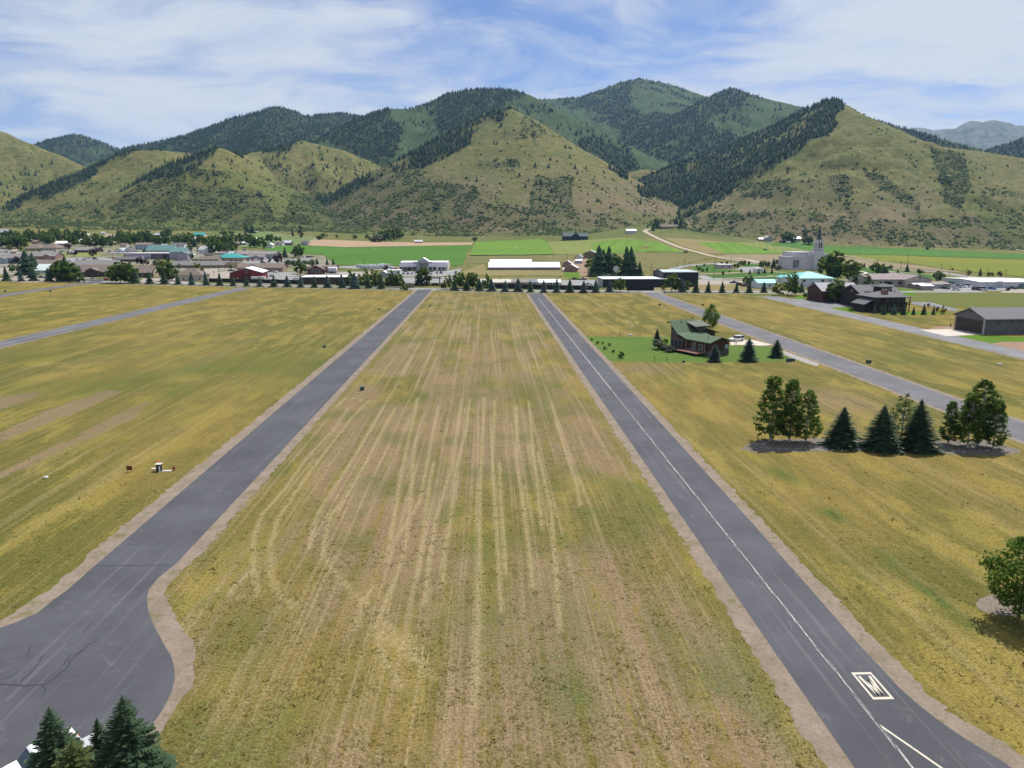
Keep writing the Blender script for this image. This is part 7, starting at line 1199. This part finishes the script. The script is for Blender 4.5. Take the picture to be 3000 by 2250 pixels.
# implements
def implement(r,x,y,label,mat,nm='farm_implement'):
    p=g(r,x,y); o=thing(nm,label,'farm machine',p,.3); MB().box(-2.2,2.2,-1.2,1.2,.7,2.3,.2,.2).build('body',mat,o); MB().box(-4.2,-2.2,-.1,.1,.7,.9).build('drawbar',DBR,o)
    for u in (-1.3,1.3):
        for v in (-1.3,1.3): MB().cyl((u,v-.15,.5),(u,v+.15,.5),.5,.5,10).build('wheel',TYR,o)
implement(5,925,446,'brown hay wagon beside the white pickup on the field edge',M((.14,.085,.06),.9,key='wagon_brown')); implement(5,1955,416,'dark tractor implement alone in the right hay field',M((.05,.05,.05),.8,key='machine_dark'))
p=g(7,700,690); o=thing('cargo_trailer','grey cargo trailer beside the two white-roofed sheds','trailer',p,.1); MB().box(-2.6,2.6,-1.1,1.1,.5,2.7,.05,.05).build('body',GYS,o); MB().box(-3.8,-2.6,-.06,.06,.5,.62).build('tongue',BLK,o)
for v in (-1.05,1.05): MB().cyl((0,v-.12,.4),(0,v+.12,.4),.4,.4,10).build('wheel',TYR,o)
# ============================================================ poles and pylon signs
PL=[(2,850,735,600,'behind the spruce row left of the red barn'),(2,1075,665,540,'behind the red barn'),(3,735,705,530,'left of the trailer row'),(3,1400,838,560,'tallest, in front of the store'),(4,1380,575,460,'behind the brick cottage'),(4,1510,605,545,'right of the brick cottage'),(5,478,752,590,'between the big spruces and the black warehouse'),(5,810,662,580,'left one behind the tall black warehouse'),(5,905,628,530,'middle one behind the tall black warehouse'),(5,975,664,560,'right one behind the tall black warehouse'),(5,1305,612,520,'left of the pale block on the temple lawn'),(5,1510,594,490,'right of the pale block on the temple lawn'),(5,1287,782,650,'at the near edge of the temple lawn'),(5,597,240,175,'on the dirt road bend at the canyon mouth'),(6,345,397,300,'in the green field left of the temple tower'),(6,958,487,370,'in the green field right of the temple tower'),(6,1805,612,470,'tall one behind the tan hall'),(6,1410,592,520,'left of the leafy trees right of the temple'),(6,1720,655,560,'thin one behind the tan hall'),(7,742,445,335,'first along the curved road at right'),(7,858,505,375,'second along the curved road at right'),(7,1090,545,410,'third along the curved road at right'),(7,1643,512,425,'behind the white warehouse'),(7,1390,492,415,'left of the white warehouse roof'),(4,1285,780,745,'at the yard fence right of the long barn'),(4,498,780,745,'at the yard fence under the long barn')]
for (r,x,yb,yt,wh) in PL: pole(r,x,yb,yt,'utility pole %s'%wh,group='utility poles')
def pylon(r,x,yb,yt,wz,hz,label,mat):
    p=g(r,x,yb); k=REG[r][2]*p.y/F; hh=(yb-yt)*k; o=thing('pylon_sign',label,'sign',p); MB().cyl((0,0,-.2),(0,0,hh-hz*k),.22,.22,8).build('mast',GRM,o); MB().box(-wz*k/2,wz*k/2,-.2,.2,hh-hz*k,hh).build('panel',mat,o)
pylon(1,1862,612,488,28,62,'tall white pylon sign above the brown office roof',WHS); pylon(2,785,752,682,26,26,'small white pylon sign in the gravel lot by the motel',WHS); pylon('S',1505,905,530,38,120,'white pylon sign right of the store entrance',WHS)
p=g(4,2010,752); o=thing('satellite_dish','pale round dish on a pole below the big farm spruces','dish',p); MB().cyl((0,0,-.2),(0,0,5.2),.2,.18,8).build('mast',GRM,o); MB().cyl((0,-.2,5.8),(0,.5,5.9),2.2,.5,16).build('reflector',WHS,o)
# irrigation wheel lines and spray
def spray(r,x,y,label,n=420,L=9.,hh=5.):
    p=g(r,x,y); m=MB(); rr=random.Random(int(x))
    for i in range(n):
        t=rr.random()**.7; q=(t*L*.5+rr.gauss(0,.25+.5*t),rr.gauss(0,.3+.6*t),max(.1,1.+hh*t*(1.3-t)*rr.uniform(.5,1.)+rr.gauss(0,.2))); e=.02+.035*rr.random(); m.quad((q[0]-e,q[1],q[2]),(q[0]+e,q[1],q[2]-e),(q[0]+e*.3,q[1]+e,q[2]+e))
    o=m.build('sprinkler_spray',M((.75,.80,.82),.3,.02,key='water_drops')); o.location=p; struct(o,'stuff'); tag(o,label,'water spray')
spray(3,860,412,'white sprinkler spray over the dark green field'); spray(4,1120,515,'white sprinkler spray near the farm sheds'); spray(6,1205,430,'sprinkler spray in the right green field, left one'); spray(6,1360,440,'sprinkler spray in the right green field, middle one'); spray(6,1545,455,'sprinkler spray in the right green field, right one'); spray(4,690,400,'faint sprinkler spray on the bright green field')
# ============================================================ grass tufts on the near fields (uncountable: stuff)
def tufts(nm,label,n,x0,x1,y0,y1,skip):
    u=rng.random(n); Y=1/(1/y1+(1/y0-1/y1)*u); X=rng.uniform(x0,x1,n); ok=~skip(X,Y)&(np.abs(X-Y*.036)<Y*.80+6); X=X[ok];Y=Y[ok]
    dn=fbm(X/2.6,Y/2.6,3,61); ok=(dn+rng.normal(0,.07,len(X))>.45)&(rng.random(len(X))<np.clip((y1-Y)/(y1*.55),0,1)); X=X[ok];Y=Y[ok]; n=len(X); nb=4
    s=rng.gamma(5,.022,n)*(.9+Y/160.)
    V=np.zeros((n,nb,3,3)); a=rng.random((n,nb))*6.283; tl=rng.uniform(1.,2.6,(n,nb)); hh=s[:,None]*rng.uniform(.22,.55,(n,nb)); r=s[:,None]*.55
    bx=X[:,None]+np.cos(a)*r*.5; by=Y[:,None]+np.sin(a)*r*.5; w_=s[:,None]*.28
    V[:,:,0]=np.stack([bx-np.sin(a)*w_,by+np.cos(a)*w_,np.zeros_like(bx)],-1); V[:,:,1]=np.stack([bx+np.sin(a)*w_,by-np.cos(a)*w_,np.zeros_like(bx)],-1); V[:,:,2]=np.stack([bx+np.cos(a)*hh*tl,by+np.sin(a)*hh*tl,hh],-1)
    Fc=np.arange(n*nb*3).reshape(-1,3)
    v=np.repeat(np.clip(rng.normal(.5,.28,n),0,1),nb*3)
    return V.reshape(-1,3),Fc,v
def gmat():
    m,h=newmat('grass_tuft'); p=h.pos(); n=h.noise(p,.12,4.,.6); c=h.mix(h.mr(n,.36,.64),(.22,.172,.058),(.150,.145,.044)); c=h.mix(h.mr(h.attr('var'),.45,.95),c,(.32,.26,.11)); h.L(c,h.b.inputs['Base Color']); h.b.inputs['Roughness'].default_value=.95; h.b.inputs['Specular IOR Level'].default_value=.05; t=h.add('ShaderNodeBsdfTranslucent'); h.L(c,t.inputs[0]); mx=h.add('ShaderNodeMixShader'); mx.inputs[0].default_value=.5; h.L(h.b.outputs[0],mx.inputs[1]); h.L(t.outputs[0],mx.inputs[2]); h.L(mx.outputs[0],h.o.inputs[0]); return m
TM=gmat()
Pin=[tuple(p[:2]) for p in outer]
def sk1(X,Y): return ((X<-30)&(X>-42))|(inpoly(X,Y,[(-29.5,70)]+Pin+[(-60,20),(-90,20),(-90,66),(-41,72)]))
V,Fc,v=tufts('','',20000,-30,21.2,37,120,lambda X,Y:inpoly(X,Y,[(-29.5,72)]+Pin+[(-60,20),(-90,20)])|(X>21.1))
o=link('grass_tufts',npmesh('grass_tufts',V,Fc,TM,{'var':v})); struct(o,'stuff'); tag(o,'dry grass tufts across the near centre field','grass')
V,Fc,v=tufts('','',11000,32.6,80,37,115,lambda X,Y:inpoly(X,Y,[tuple(p[:2]) for p in eo]+[(70,20),(32,20),(32,76)])|inpoly(X,Y,[tuple(p[:2]) for p in bedc]))
o=link('grass_tufts',npmesh('grass_tufts',V,Fc,TM,{'var':v})); struct(o,'stuff'); tag(o,'dry grass tufts across the field right of the striped lane','grass')
V,Fc,v=tufts('','',9000,-85,-42,55,115,lambda X,Y:inpoly(X,Y,[tuple(p[:2]) for p in louter]+[(-41,70),(-30,20),(-90,20),(-90,62)])|(X>-42))
o=link('grass_tufts',npmesh('grass_tufts',V,Fc,TM,{'var':v})); struct(o,'stuff'); tag(o,'dry grass tufts across the field left of the left lane','grass')
# ============================================================ haze
hz=MB().box(-14000,14000,-6000,14000,-1.2,1100); m=bpy.data.materials.new('haze_air'); m.use_nodes=True; m.node_tree.nodes.clear(); h=NT(m.node_tree); o_=h.add('ShaderNodeOutputMaterial'); pv=h.add('ShaderNodeVolumePrincipled'); pv.inputs['Color'].default_value=(.30,.58,1,1); pv.inputs['Density'].default_value=.000033; pv.inputs['Anisotropy'].default_value=.2; h.L(pv.outputs[0],o_.inputs['Volume'])
ho=hz.build('haze',m); struct(ho,'stuff'); tag(ho,'thin blue summer haze in the valley air','haze')
